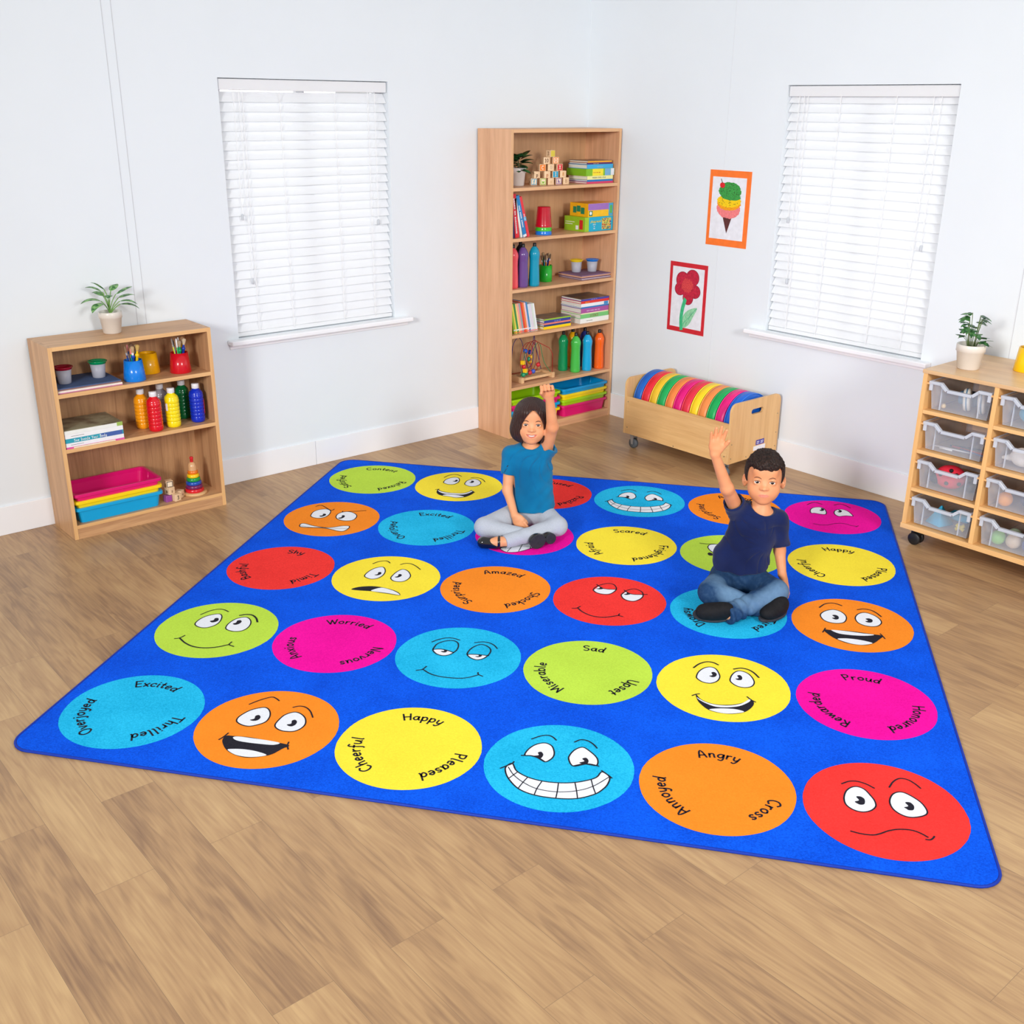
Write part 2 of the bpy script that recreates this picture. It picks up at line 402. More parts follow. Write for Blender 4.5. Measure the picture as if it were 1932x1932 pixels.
def window(idx, side, a0, a1, z0, z1, sill_ext):
    """side 'L': wall x=0, runs along y; side 'R': wall y=0, runs along x. local u along wall, d = distance into room"""
    def bx(mb, u0, u1, d0, d1, za, zb, m, b=0):
        if side == 'L': mb.box(d0, d1, u0, u1, za, zb, m, b)
        else: mb.box(u0, u1, -d1, -d0, za, zb, m, b)
    fr = MB(); t = .045
    M_fr = mat('white_window_upvc', (244, 245, 247), .3, .5, .003)
    for u in ((a0, a0 + t), (a1 - t, a1), ((a0 + a1) / 2 - t / 2, (a0 + a1) / 2 + t / 2)): bx(fr, u[0], u[1], -.115, -.075, z0, z1, M_fr, .003)
    bx(fr, a0, a1, -.114, -.076, z0, z0 + t, M_fr, .003); bx(fr, a0, a1, -.114, -.076, z1 - t, z1, M_fr, .003)
    w_ = struct(fr.build('window_%d' % idx))
    g = MB(); bx(g, a0 + .02, a1 - .02, -.098, -.094, z0 + .02, z1 - .02, M_glass); g.build('pane', w_)
    s = MB(); bx(s, a0 - sill_ext[0], a1 + sill_ext[1], .0, .058, z0 - .026, z0 - .001, M_sill, .006)
    bx(s, a0 + .001, a1 - .001, -.074, -.0005, z0 - .01, z0 - .001, M_sill)
    bx(s, a0 - sill_ext[0] + .01, a1 + sill_ext[1] - .01, .0, .012, z0 - .05, z0 - .0265, M_sill, .003)
    s.build('window_sill', w_)
    # blind
    M_sl = mat('white_blind_slat', (249, 250, 252), .35, .4, .002)
    if 'Translucent' not in [n.name for n in M_sl.node_tree.nodes]:
        nt = M_sl.node_tree; b = nt.nodes['Principled BSDF']; tr = nt.nodes.new('ShaderNodeBsdfTranslucent'); tr.name = 'Translucent'
        tr.inputs[0].default_value = (.95, .97, 1, 1); mx = nt.nodes.new('ShaderNodeMixShader'); mx.inputs[0].default_value = .22
        nt.links.new(b.outputs[0], mx.inputs[1]); nt.links.new(tr.outputs[0], mx.inputs[2]); nt.links.new(mx.outputs[0], nt.nodes['Material Output'].inputs[0])
    lab = {'L': 'white slatted venetian blind hanging in the window on the left wall, between the two bookcases',
           'R': 'white slatted venetian blind hanging in the window on the right wall beside the pinned paintings'}[side]
    if side == 'L': root = thing('venetian_blind', lab, 'blind', (-.03, (a0 + a1) / 2, z0)); 
    else: root = thing('venetian_blind', lab, 'blind', ((a0 + a1) / 2, .03, z0))
    W = (a1 - a0) / 2 - .006
    def lb(mb, u0, u1, d0, d1, za, zb, m, b=0):
        if side == 'L': mb.box(d0, d1, u0, u1, za, zb, m, b)
        else: mb.box(u0, u1, -d1, -d0, za, zb, m, b)
    H = z1 - z0
    q = MB(); pitch = .0446; z = .052
    while z < H - .045:
        # curved slat tilted: outer (room) edge low
        pr = []
        for k in range(5):
            t = -1 + k / 2; d = t * .0165; zz = -t * .0226 + .002 * (1 - t * t)
            pr.append((d, z + zz))
        P = pr + [(d - .0004, zz + .0018) for d, zz in pr[::-1]]
        if side == 'L': q.prism([(d, zz) for d, zz in P], -W, W, M_sl, 'xz')
        else: q.prism([(-d, zz) for d, zz in P], -W, W, M_sl, 'yz')
        z += pitch
    q.build('slats', root)
    q = MB(); lb(q, -W, W, -.012, .014, .004, .026, M_sl, .003); q.build('bottom_rail', root)
    q = MB(); lb(q, -W, W, -.022, .022, H - .055, H - .004, M_sl, .003); q.build('headrail', root)
    M_cd = mat('white_cord', (240, 240, 242), .7)
    for u in (-W + .12, -W * .33, W * .33, W - .12):
        q = MB(); lb(q, u - .0012, u + .0012, .0215, .0235, .02, H - .05, M_cd); q.build('ladder_cord', root)
    for u, zl in ((-W + .07, .62), (-W + .1, .3), (W - .08, .55)):
        q = MB(); lb(q, u - .0010, u + .0010, .026, .028, zl, H - .05, M_cd); c = q.build('pull_cord', root)
        q = MB(); q.lathe([(.002, zl), (.0055, zl - .004), (.0065, zl - .028), (.004, zl - .032)], mat('grey_tassel', (200, 205, 212), .4), 10,
                          (.027, u) if side == 'L' else (u, -.027)); q.build('tassel', c)
window(1, 'L', WL[0], WL[1], WL[2], WL[3], (.065, .092))
window(2, 'R', WR[0], WR[1], WR[2], WR[3], (.112, .06))

# ------------------------------------------------------------------ furniture
def bookcase(label, x0, x1, y0, y1, top, shelves, base, pl, light, dark, key, backcol):
    t = .018
    Wz = wood(key + '_upright_grain', light, dark, 'z'); Wy = wood(key + '_shelf_grain', light, dark, 'y')
    Wb = wood(key + '_back_grain', backcol[0], backcol[1], 'z')
    We = wood(key + '_edging', backcol[2], backcol[3], 'z', .4)
    We2 = wood(key + '_shelf_edging', backcol[2], backcol[3], 'y', .4)
    r = thing('bookcase', label, 'bookcase', (x0, (y0 + y1) / 2, 0))
    D = x1 - x0; W = (y1 - y0) / 2
    for s in (-1, 1):
        q = MB(); a, b = sorted((s * W, s * (W - t)))
        q.box(0, D - .0012, a, b, 0, top, Wz); q.box(D - .0012, D, a, b, 0, top, We); q.build('side_panel', r)
    def sh(n, z1_, z0_, xa=.006):
        q = MB(); q.box(xa, D - .0025, -W + t, W - t, z0_, z1_, Wy); q.box(D - .0025, D - .001, -W + t, W - t, z0_, z1_, We2); q.build(n, r)
    sh('top_panel', top, top - t, .0)
    for z in shelves: sh('shelf', z, z - t)
    sh('base_shelf', base, base - .016)
    q = MB(); q.box(0, .0055, -W + t, W - t, .03, top - t, Wb); q.build('back_panel', r)
    q = MB(); q.box(D - .02, D - .002, -W + t, W - t, 0, base - .0165, Wy); q.build('plinth', r)
    return r
bookcase('low oak-coloured three-shelf bookcase against the left wall with a leafy pot plant on top', .0105, .280, -3.502, -2.742, .903, [.690, .436], .067, 0,
         (212, 166, 120), (170, 122, 84), 'oak', ((192, 146, 102), (150, 106, 70), (232, 186, 128), (212, 160, 104)))
bookcase('tall beech bookcase with six filled levels standing in the corner of the room', .013, .310, -.887, -.0125, 1.784, [1.471, 1.190, .899, .631, .313], .050, 0,
         (226, 176, 136), (200, 146, 108), 'beech', ((216, 172, 128), (196, 150, 108), (226, 178, 132), (208, 158, 112)))

# --- cushion trolley
def trolley():
    L = (228, 184, 124); Dk = (208, 158, 100)
    wx = wood('birch_ply_long', L, Dk, 'x', .35, .6); wy = wood('birch_ply_end', L, Dk, 'z', .35, .6); we = wood('ply_edge', (232, 196, 140), (206, 160, 104), 'x', .45)
    r = thing('cushion_trolley', 'birch plywood trolley on castors holding round cushions below the two paintings', 'trolley', (1.255, -.245, 0))
    hx = .395; hy = .215; z0 = .09
    def end_poly(hh, rr=.045, n=6):
        """two halves of a rounded end panel around the hand slot"""
        a0, a1, s0, s1, sr = -.045, .06, .342, .372, .015
        sc = (a0 + a1) / 2
        left = [(sc, z0), (-hy, z0), (-hy, hh - rr)] + [(-hy + rr - rr * math.cos(PI / 2 * k / n), hh - rr + rr * math.sin(PI / 2 * k / n)) for k in range(1, n + 1)] + [(sc, hh), (sc, s1)] \
            + [(a0 + sr - sr * math.sin(PI * k / n), (s0 + s1) / 2 + sr * math.cos(PI * k / n)) for k in range(0, n + 1)] + [(sc, s0)]
        right = [(2 * sc - a, b) for a, b in left]
        # the right half is wider: rebuild it with its own outer edge
        right = [(sc, z0), (hy, z0), (hy, hh - rr)] + [(hy - rr + rr * math.cos(PI / 2 * k / n), hh - rr + rr * math.sin(PI / 2 * k / n)) for k in range(1, n + 1)] + [(sc, hh), (sc, s1)] \
            + [(a1 - sr + sr * math.sin(PI * k / n), (s0 + s1) / 2 + sr * math.cos(PI * k / n)) for k in range(0, n + 1)] + [(sc, s0)]
        return left, right
    for s in (-1, 1):
        q = MB(); a, b = sorted((s * hx, s * (hx - .014)))
        for P in end_poly(.425): q.prism(P, a, b, wy, 'yz')
        e = q.build('end_panel', r)
        M_s = mat('steel_screw', (150, 140, 120), .3, metal=.8)
        for yy, zz in ((-hy + .02, .2), (hy - .02, .2), (-hy + .02, .12), (hy - .02, .12), (-.06, .105), (hy - .02, .31), (.07, .105)):
            scw = MB(); scw.X = Matrix.Translation((s * hx, yy, zz)) @ Matrix.Rotation(PI / 2 * s, 4, 'Y'); scw.lathe([(.0035, -.001), (.0035, .0008)], M_s, 10)
            scw.build('screw', e)
    for s in (-1, 1):
        q = MB(); a, b = sorted((s * hy, s * (hy - .013)))
        q.box(-hx + .0145, hx - .0145, a, b, z0 + .001, .315 if s < 0 else .315, wx, .001); q.build('side_panel', r)
    q = MB(); q.box(-hx + .0145, hx - .0145, -hy + .0135, hy - .0135, z0 + .001, z0 + .013, wx); q.build('base_board', r)
    for xx, zz in ((-hx + .03, .285), (-hx + .03, .13), (0, .1), (hx - .03, .13), (hx - .03, .285)):
        q = MB(); q.X = Matrix.Translation((xx, -hy, zz)) @ Matrix.Rotation(PI / 2, 4, 'X'); q.lathe([(.0035, -.001), (.0035, .0008)], M_s, 10)
        q.build('screw', r)
    M_g = mat('grey_castor_tyre', (92, 98, 104), .5); M_z = mat('zinc_bracket', (170, 172, 176), .35, metal=.7)
    for xx in (-hx + .05, hx - .05):
        for yy in (-hy + .04, hy - .04):
            q = MB(); q.box(xx - .022, xx + .022, yy - .02, yy + .02, z0 - .004, z0 + .0008, M_z)
            for s in (-1, 1): q.prism([(xx - .016, z0 - .004), (xx + .016, z0 - .004), (xx + .010, .025), (xx - .004, .025)], yy + s * .016 - .001, yy + s * .016 + .001, M_z, 'xz')
            c = q.build('castor', r)
            q = MB(); q.X = Matrix.Translation((xx + .002, yy, .030)) @ Matrix.Rotation(PI / 2, 4, 'X')
            q.lathe([(.006, -.013), (.022, -.013), (.030, -.009), (.030, .009), (.022, .013), (.006, .013)], M_g, 22); q.build('wheel', c)
    q = MB(); fx = hx + .0006
    q.X = Matrix.Translation((0, .03, -.005))
    M_p = mat('violet_sticker', (70, 60, 160), .4); M_w = mat('white_sticker', (238, 238, 245), .4)
    q.box(fx - .0005, fx + .0003, -.012, .062, .162, .190, M_p); q.box(fx - .0005, fx + .0003, -.030, .075, .132, .157, M_w)
    for (u, zz, l) in ((-.004, .178, .022), (.03, .178, .024), (-.004, .169, .02), (.03, .169, .02)):
        q.box(fx, fx + .0006, u, u + l, zz, zz + .004, M_w)
    q.build('maker_sticker', r)
trolley()
CU = [('blue', (20, 96, 190)), ('red', (228, 38, 52)), ('yellow', (236, 190, 40)), ('green', (20, 168, 84)), ('orange', (234, 130, 62)), ('magenta', (222, 10, 118)),
      ('red', (224, 44, 66)), ('yellow', (246, 208, 30)), ('orange', (236, 138, 70)), ('green', (14, 164, 82)), ('magenta', (226, 24, 122)), ('blue', (18, 98, 204))]
CN = ['blue round cushion at the left end of the trolley row', 'red round cushion beside the leftmost blue cushion', 'yellow round cushion between a red and a green cushion, left half of trolley',
      'green round cushion between a yellow and an orange cushion, left half of trolley', 'orange round cushion between a green and a magenta cushion', 'magenta round cushion in the middle of the trolley, before a red one',
      'red round cushion in the middle of the trolley, right of magenta', 'yellow round cushion right of the middle red cushion', 'orange round cushion between a yellow and a green cushion, right half',
      'green round cushion between an orange and a magenta cushion, right half', 'magenta round cushion next to the rightmost blue cushion', 'blue round cushion at the right end of the trolley, face showing']
for i, (n, c) in enumerate(CU):
    m = mat('vinyl_%d' % i, c, .33, .5, .03, 12, .05, 60); m2 = mat('vinyl_piping_%d' % i, tuple(min(255, v + 26) for v in c), .35)
    th = .0575; rr = .172
    q = MB()
    q.lathe([(.0, -th / 2 + .001), (rr - .03, -th / 2 + .0006), (rr - .006, -th / 2 + .004), (rr - .001, -th / 2 + .008), (rr, 0), (rr - .001, th / 2 - .008), (rr - .006, th / 2 - .004), (rr - .03, th / 2 - .0006), (0, th / 2 - .001)], m, 64, close=False)
    x = .886 + .0295 + i * .0612
    o = q.build('round_cushion', None, (x, -.245, .276), rot=(0, PI / 2, 0))
    tag(o, CN[i], 'cushion', 'round floor cushions stored on edge in the plywood trolley')
    q = MB()
    for s in (-1, 1):
        n_ = 64; vs = []; fs = []
        for k in range(n_):
            a = 2 * PI * k / n_
            for j in range(6):
                b = 2 * PI * j / 6; r2 = rr - .003 + .0026 * math.cos(b); vs.append((r2 * math.cos(a), r2 * math.sin(a), s * (th / 2 - .0035) + .0026 * math.sin(b)))
        for k in range(n_):
            for j in range(6): fs.append((k * 6 + j, ((k + 1) % n_) * 6 + j, ((k + 1) % n_) * 6 + (j + 1) % 6, k * 6 + (j + 1) % 6))
        q.add(vs, fs, m2, True)
    q.build('piping', o)

# --- tray storage cabinet
CX0, CY0, CY1 = 2.735, -.530, -.022
def cabinet():
    Wx = wood('maple_shelf', (238, 190, 130), (220, 166, 104), 'x', .4, .5); Wz = wood('maple_upright', (238, 188, 124), (222, 164, 100), 'z', .4, .5)
    Wt = wood('maple_top', (226, 188, 142), (204, 162, 118), 'x', .35, .5)
    r = thing('tray_storage_cabinet', 'beech tray storage cabinet on black castors holding clear trays beside the right wall', 'cabinet', (CX0, CY1, 0), 0)
    D = CY0 - CY1; W = .327 * 3 + .02
    q = MB(); q.box(-.004, W + .004, D - .004, 0, .8165, .834, Wt, .0015); q.build('top_panel', r)
    q = MB(); q.box(-.004, W + .004, D - .004, 0, .080, .1035, Wx, .0015); q.build('base_panel', r)
    for k in range(4):
        x = k * .327; q = MB(); q.box(x, x + .02, D, -.006, .104, .816, Wz); q.build('upright_panel', r)
    for c in range(3):
        for z in (.652, .466, .284):
            q = MB(); q.box(c * .327 + .0205, (c + 1) * .327 - .0005, D + .001, -.006, z - .0165, z, Wx); q.build('shelf', r)
        for z in (.104, .284, .466, .652):
            for s in (0, 1):
                x = c * .327 + (.0205 if s == 0 else .327 - .0125)
                q = MB(); q.box(x, x + .012, D + .004, -.03, z + .118, z + .126, Wx); q.build('tray_runner', r)
    q = MB(); q.box(.0, W, -.0055, -.0005, .104, .816, Wz); q.build('back_panel', r)
    mk = mat('black_castor', (28, 28, 30), .4)
    for x in (.05, W - .05):
        for y in (D + .05, -.06):
            q = MB(); q.box(x - .02, x + .02, y - .02, y + .02, .0755, .0795, mk)
            q.X = Matrix.Translation((x, y, .0)); q.prism([(-.018, .03), (.024, .03), (.03, .058), (.018, .075), (-.018, .075)], -.008, .008, mk, 'xz'); q.X = Matrix.Identity(4)
            c = q.build('castor', r)
            for s in (-1, 1):
                q = MB(); q.X = Matrix.Translation((x + .006, y + s * .017, .0305)) @ Matrix.Rotation(PI / 2, 4, 'X')
                q.lathe([(.004, -.008), (.026, -.008), (.030, -.004), (.030, .005), (.026, .008), (.004, .008)], mk, 20); q.build('wheel', c)
cabinet()
M_tub = mat('frosted_clear_plastic', (214, 222, 236), .18, .5, .01, 8, alpha=.20)
M_rim = mat('frosted_plastic_rim', (222, 228, 240), .25, .5, .01, 8, alpha=.6)
def tub(lab, loc, grp):
    r = thing('storage_tray', lab, 'tray', loc, 0, grp)
    W = .143; w2 = .128; D = .40; H = .128; y0 = 0
    # tub walls (front at y=0, back at +D)
    q = MB(); t = .0022
    fo = [(-W, H), (-.085, H), (-.055, H - .026), (.055, H - .026), (.085, H), (W, H)]
    def wallx(s):
        vs = [(s * w2, .012, 0), (s * W, .004, H), (s * W, D, H), (s * w2, D - .01, 0)]
        q.add(vs + [(v[0] - s * t, v[1], v[2]) for v in vs], [(0, 1, 2, 3), (4, 5, 6, 7), (0, 1, 5, 4), (1, 2, 6, 5), (2, 3, 7, 6), (3, 0, 4, 7)], M_tub)
    wallx(-1); wallx(1)
    fp = [(-w2, 0)] + fo + [(w2, 0)]
    vs = [(x, .012 - .012 * z / H, z) for x, z in fp]; n = len(vs)
    q.add(vs + [(v[0], v[1] + t, v[2]) for v in vs], [list(range(n)), list(range(n, 2 * n))[::-1]] + [(i, (i + 1) % n, n + (i + 1) % n, n + i) for i in range(n)], M_tub)
    q.box(-w2, w2, .012, D - .01, 0, t, M_tub); q.box(-W + .003, W - .003, D - t, D, .004, H, M_tub)
    for x in (-.088, .088): q.box(x - .0015, x + .0015, .003, .012, .004, H - .014, M_rim)
    q.build('tub', r)
    q = MB()
    # lip following the scooped front
    for (a, b) in zip(fo[:-1], fo[1:]):
        L = math.hypot(b[0] - a[0], b[1] - a[1]); an = math.atan2(b[1] - a[1], b[0] - a[0])
        q.X = Matrix.Translation((a[0], 0, a[1])) @ Matrix.Rotation(-an, 4, 'Y'); q.box(-.001, L + .001, -.014, .004, -.013, .001, M_rim, .002)
    q.X = Matrix.Identity(4)
    for s in (-1, 1): q.box(*sorted((s * W, s * (W - .006))), .004, D, H - .003, H + .001, M_rim)
    for s in (-1, 1): q.box(*sorted((s * (W - .001), s * (W - .016))), -.012, -.001, H - .042, H - .012, M_rim, .002)
    q.build('lip', r)
    return r
TG = 'clear plastic trays in the beech storage cabinet'
rows = [.6535, .4675, .2855, .1055]
TL = {(0, 0): 'clear tray holding two white drum-shaped toys, top of the left column', (0, 1): 'nearly empty clear tray with thin rods, second down in the left column',
      (0, 2): 'clear tray holding a red spotted soft toy, third down in the left column', (0, 3): 'clear tray with blue pyramid and yellow piece, bottom of the left column',
      (1, 0): 'clear tray of light blue toys at the frame edge, top of the right-hand column', (1, 1): 'clear tray of white and pink soft toys, second down at the frame edge',
      (1, 2): 'clear tray with an orange ball, third down at the frame edge', (1, 3): 'clear tray with green, cream and blue balls, bottom at the frame edge'}
for c in range(2):
    for k, z in enumerate(rows):
        tub(TL[(c, k)], (CX0 + .1735 + c * .327, CY0 + .016, z + .004), TG)
def ctr(c, k): return CX0 + .1735 + c * .327, CY0 + .016, rows[k] + .0070
def toy(name, lab, cat, q, loc, rot=(0, 0, 0), group=None):
    o = q.build(name, None, loc, rot=rot); return tag(o, lab, cat, group)
# toys in the trays
mw = mat('toy_white', (240, 238, 230), .4); mb_ = mat('toy_steel_blue', (96, 140, 175), .5)
for j, dx in enumerate((-.005, .062)):
    x, y, z = ctr(0, 0); q = MB(); q.lathe([(.0, -.014), (.046, -.014), (.05, -.009), (.05, .009), (.046, .014), (0, .014)], mw, 28, close=False)
    q.lathe([(.0505, -.003), (.0505, .003)], mb_, 28, close=False)
    toy('toy_drum', ('white drum toy with blue band, left one in the top tray', 'white drum toy with blue band, right one in the top tray')[j], 'toy', q, (x + dx, y + .085, z + .0515), (0, PI / 2 - .12, .35), 'white drum toys in the top left tray')
x, y, z = ctr(0, 0); q = MB(); q.sphere((0, 0, 0), .011, mat('toy_cream', (235, 205, 150), .5), 12); toy('small_ball', 'tiny cream ball in the front corner of the top left tray', 'ball', q, (x - .09, y + .045, z + .0115))
x, y, z = ctr(0, 0); q = MB(); q.box(-.05, .04, -.03, .03, 0, .06, mb_, .012); toy('toy_block', 'steel blue toy block behind the white drums in the top left tray', 'toy', q, (x - .045, y + .2, z))
for j, (dx, dy, rz, c, ln) in enumerate(((-.03, .07, .1, (225, 225, 235), .16), (.02, .11, -.08, (200, 60, 60), .15), (-.05, .05, .02, (245, 245, 245), .06), (.0, .14, .3, (40, 50, 60), .14), (.05, .09, -.2, (60, 90, 150), .12))):
    x, y, z = ctr(0, 1); q = MB(); q.tube([(-ln / 2, 0, 0), (ln / 2, 0, 0)], .004, mat('rod_%d' % j, c, .4), 8)
    toy('crayon', '%s thin stick lying in the nearly empty tray' % ('pale grey', 'red', 'short white', 'black', 'blue')[j], 'stick', q, (x + dx, y + dy, z + .0045 + .0), (0, 0, rz), 'thin sticks in the second tray')
x, y, z = ctr(0, 2); q = MB(); mr = mat('felt_red', (226, 36, 62), .8); mk = mat('felt_black', (22, 20, 26), .8)
q.sphere((0, 0, .055), .055, mr, 24, (1.25, .85, 1.0))
for a, b in ((-.6, .3), (.5, .45), (-.1, -.35), (-1.0, -.25), (.75, -.3), (.1, .8)):
    p = (math.sin(a) * math.cos(b) * .0695, -math.cos(a) * math.cos(b) * .0475, .055 + math.sin(b) * .0555); q.sphere(p, .0095, mk, 10)
q.sphere((-.062, -.01, .04), .024, mk, 14)
toy('ladybird_toy', 'red soft ladybird toy with black spots in the third tray', 'toy', q, (x - .02, y + .075, z + .001), (0, 0, .3))
x, y, z = ctr(0, 2)
for j, (dx, dy, c) in enumerate(((.07, .10, (30, 30, 40)), (.05, .2, (40, 60, 100)))):
    q = MB(); q.sphere((0, 0, .026), .026, mat('dark_toy_%d' % j, c, .5), 16); toy('toy_ball', ('black', 'dark blue')[j] + ' ball at the right of the spotted soft toy', 'ball', q, (x + dx, y + dy, z))
x, y, z = ctr(0, 3); q = MB(); ms = mat('toy_sky', (60, 180, 225), .4)
q.lathe([(.062, 0), (.055, .01), (.004, .085)], ms, 4); toy('toy_pyramid', 'sky blue pyramid toy in the bottom left tray', 'toy', q, (x - .045, y + .09, z + .0005), (0, 0, .5))
q = MB(); q.box(-.05, .05, -.03, .03, 0, .035, ms, .01); toy('toy_block', 'sky blue flat toy block behind the pyramid', 'toy', q, (x + .0, y + .2, z + .0005))
q = MB(); my = mat('toy_yellow', (245, 222, 70), .4)
q.tube([(-.018, 0, .012), (0, 0, .024), (.018, 0, .012)], .009, my, 10); q.tube([(-.018, 0, .036), (0, 0, .024), (.018, 0, .036)], .009, my, 10)
toy('toy_butterfly', 'small yellow four-lobed toy in the bottom left tray', 'toy', q, (x + .075, y + .05, z + .000), (0, 0, .2))
x, y, z = ctr(1, 0); q = MB(); q.sphere((0, 0, .045), .045, ms, 18, (1.5, 1, 1)); toy('toy_whale', 'large sky blue rounded toy in the top tray at the frame edge', 'toy', q, (x - .03, y + .09, z + .0005))
x, y, z = ctr(1, 1)
q = MB(); q.sphere((0, 0, .042), .042, mat('plush_white', (240, 236, 232), .9), 18, (1.3, .9, 1)); q.tube([(-.05, 0, .03), (-.085, -.01, .024)], [.016, .006], mat('plush_white', (0, 0, 0)), 10)
toy('plush_toy', 'white plush toy in the second tray at the frame edge', 'toy', q, (x - .045, y + .08, z + .0005))
q = MB(); q.sphere((0, 0, .048), .04, mat('plush_coral', (244, 132, 120), .9), 18); toy('plush_toy', 'coral plush toy behind the white plush', 'toy', q, (x + .045, y + .10, z - .0075))
q = MB(); q.box(-.04, .04, -.02, .02, 0, .02, mat('toy_green', (50, 170, 50), .5), .004); q.box(-.03, .03, -.015, .015, .02, .09, mat('toy_green', (0, 0, 0)), .004); toy('toy_block', 'green toy sticking up at the back of the second tray', 'toy', q, (x + .03, y + .19, z + .0005))
BL = {2: [(-.075, .05, .032, (244, 160, 50), 'orange'), (.05, .06, .034, (232, 60, 110), 'pink'), (-.01, .12, .03, (60, 70, 110), 'navy'), (.02, .2, .035, (200, 30, 40), 'dark red')],
      3: [(-.075, .05, .032, (140, 205, 110), 'light green'), (-.008, .055, .033, (226, 206, 184), 'cream'), (.062, .06, .033, (70, 90, 165), 'blue'), (-.04, .13, .032, (190, 215, 190), 'pale green'), (.04, .14, .034, (150, 50, 40), 'brick red')]}
for k, L_ in BL.items():
    x, y, z = ctr(1, k)
    for j, (dx, dy, rr, c, nm) in enumerate(L_):
        q = MB(); q.sphere((0, 0, rr), rr, mat('ball_%d_%d' % (k, j), c, .5), 20)
        toy('toy_ball', '%s ball in the %s tray at the frame edge' % (nm, 'third' if k == 2 else 'bottom'), 'ball', q, (x + dx, y + dy, z + .0005), group='balls in the lower trays at the frame edge')

# ------------------------------------------------------------------ small things
M_pot = mat('cream_ceramic', (224, 216, 206), .28, .5, .01)
M_pot2 = mat('white_ceramic', (238, 232, 228), .2, .5, .01)
M_soil = mat('potting_soil', (60, 45, 34), .9, bump=.6, bscale=120)
def leaf(q, p, yaw, el, L, W, droop, m, lobed=False, seg=8, fold=.25, roll=0):
    """one leaf blade starting at p, bending down along its length"""
    pos = Vector(p); a = el; vs = []; pts = []
    side = Vector((-math.sin(yaw), math.cos(yaw), 0))
    for k in range(seg + 1):
        t = k / seg; d = Vector((math.cos(yaw) * math.cos(a), math.sin(yaw) * math.cos(a), math.sin(a)))
        if lobed: wd = W * (.12 + .88 * (1 - t)) * (1.15 if k in (1, 2) else (.55 if k in (3,) else (.95 if k in (4, 5) else .8))) * (0 if k in (0, seg) else 1)
        else: wd = W * math.sin(PI * min(1, t * .94 + .03)) ** .8 * (1.15 - .5 * t)
        if k in (0, seg): wd *= .1
        nrm = side.cross(d); s2 = (side * math.cos(roll) + nrm * math.sin(roll))
        vs += [tuple(pos + s2 * wd + nrm * wd * fold), tuple(pos), tuple(pos - s2 * wd + nrm * wd * fold)]
        pos = pos + d * (L / seg); a -= droop / seg
    fs = []
    for k in range(seg):
        o = k * 3; fs += [(o, o + 1, o + 4, o + 3), (o + 1, o + 2, o + 5, o + 4)]
    # two-sided solid blade
    n = len(vs); vs2 = [(v[0], v[1], v[2] - .0006) for v in vs]
    q.add(vs, fs, m, True); q.add(vs2, [f[::-1] for f in fs], m, True)
def pot(r, top, bot, h, m, rim=.012):
    q = MB()
    q.lathe([(bot * .92, 0), (bot, .003), (bot + (top - bot) * .72, h * .70), (bot + (top - bot) * .72 + .004, h * .72), (top, h - .002), (top - .002, h), (top - .006, h - .001), (top - .009, h * .82), (0, h * .82)], m, 36)
    q.build('plant_pot', r)
    q = MB(); q.lathe([(0, h * .83), (top - .011, h * .83), (top - .0115, h * .825)], M_soil, 24, close=False); q.build('soil', r)
def leafmat(key, c1, c2, sc, thr=(.42, .58)):
    return mat(key, c1, .35, .4, .1, sc, .2, 90, col2=c2, thr=thr)
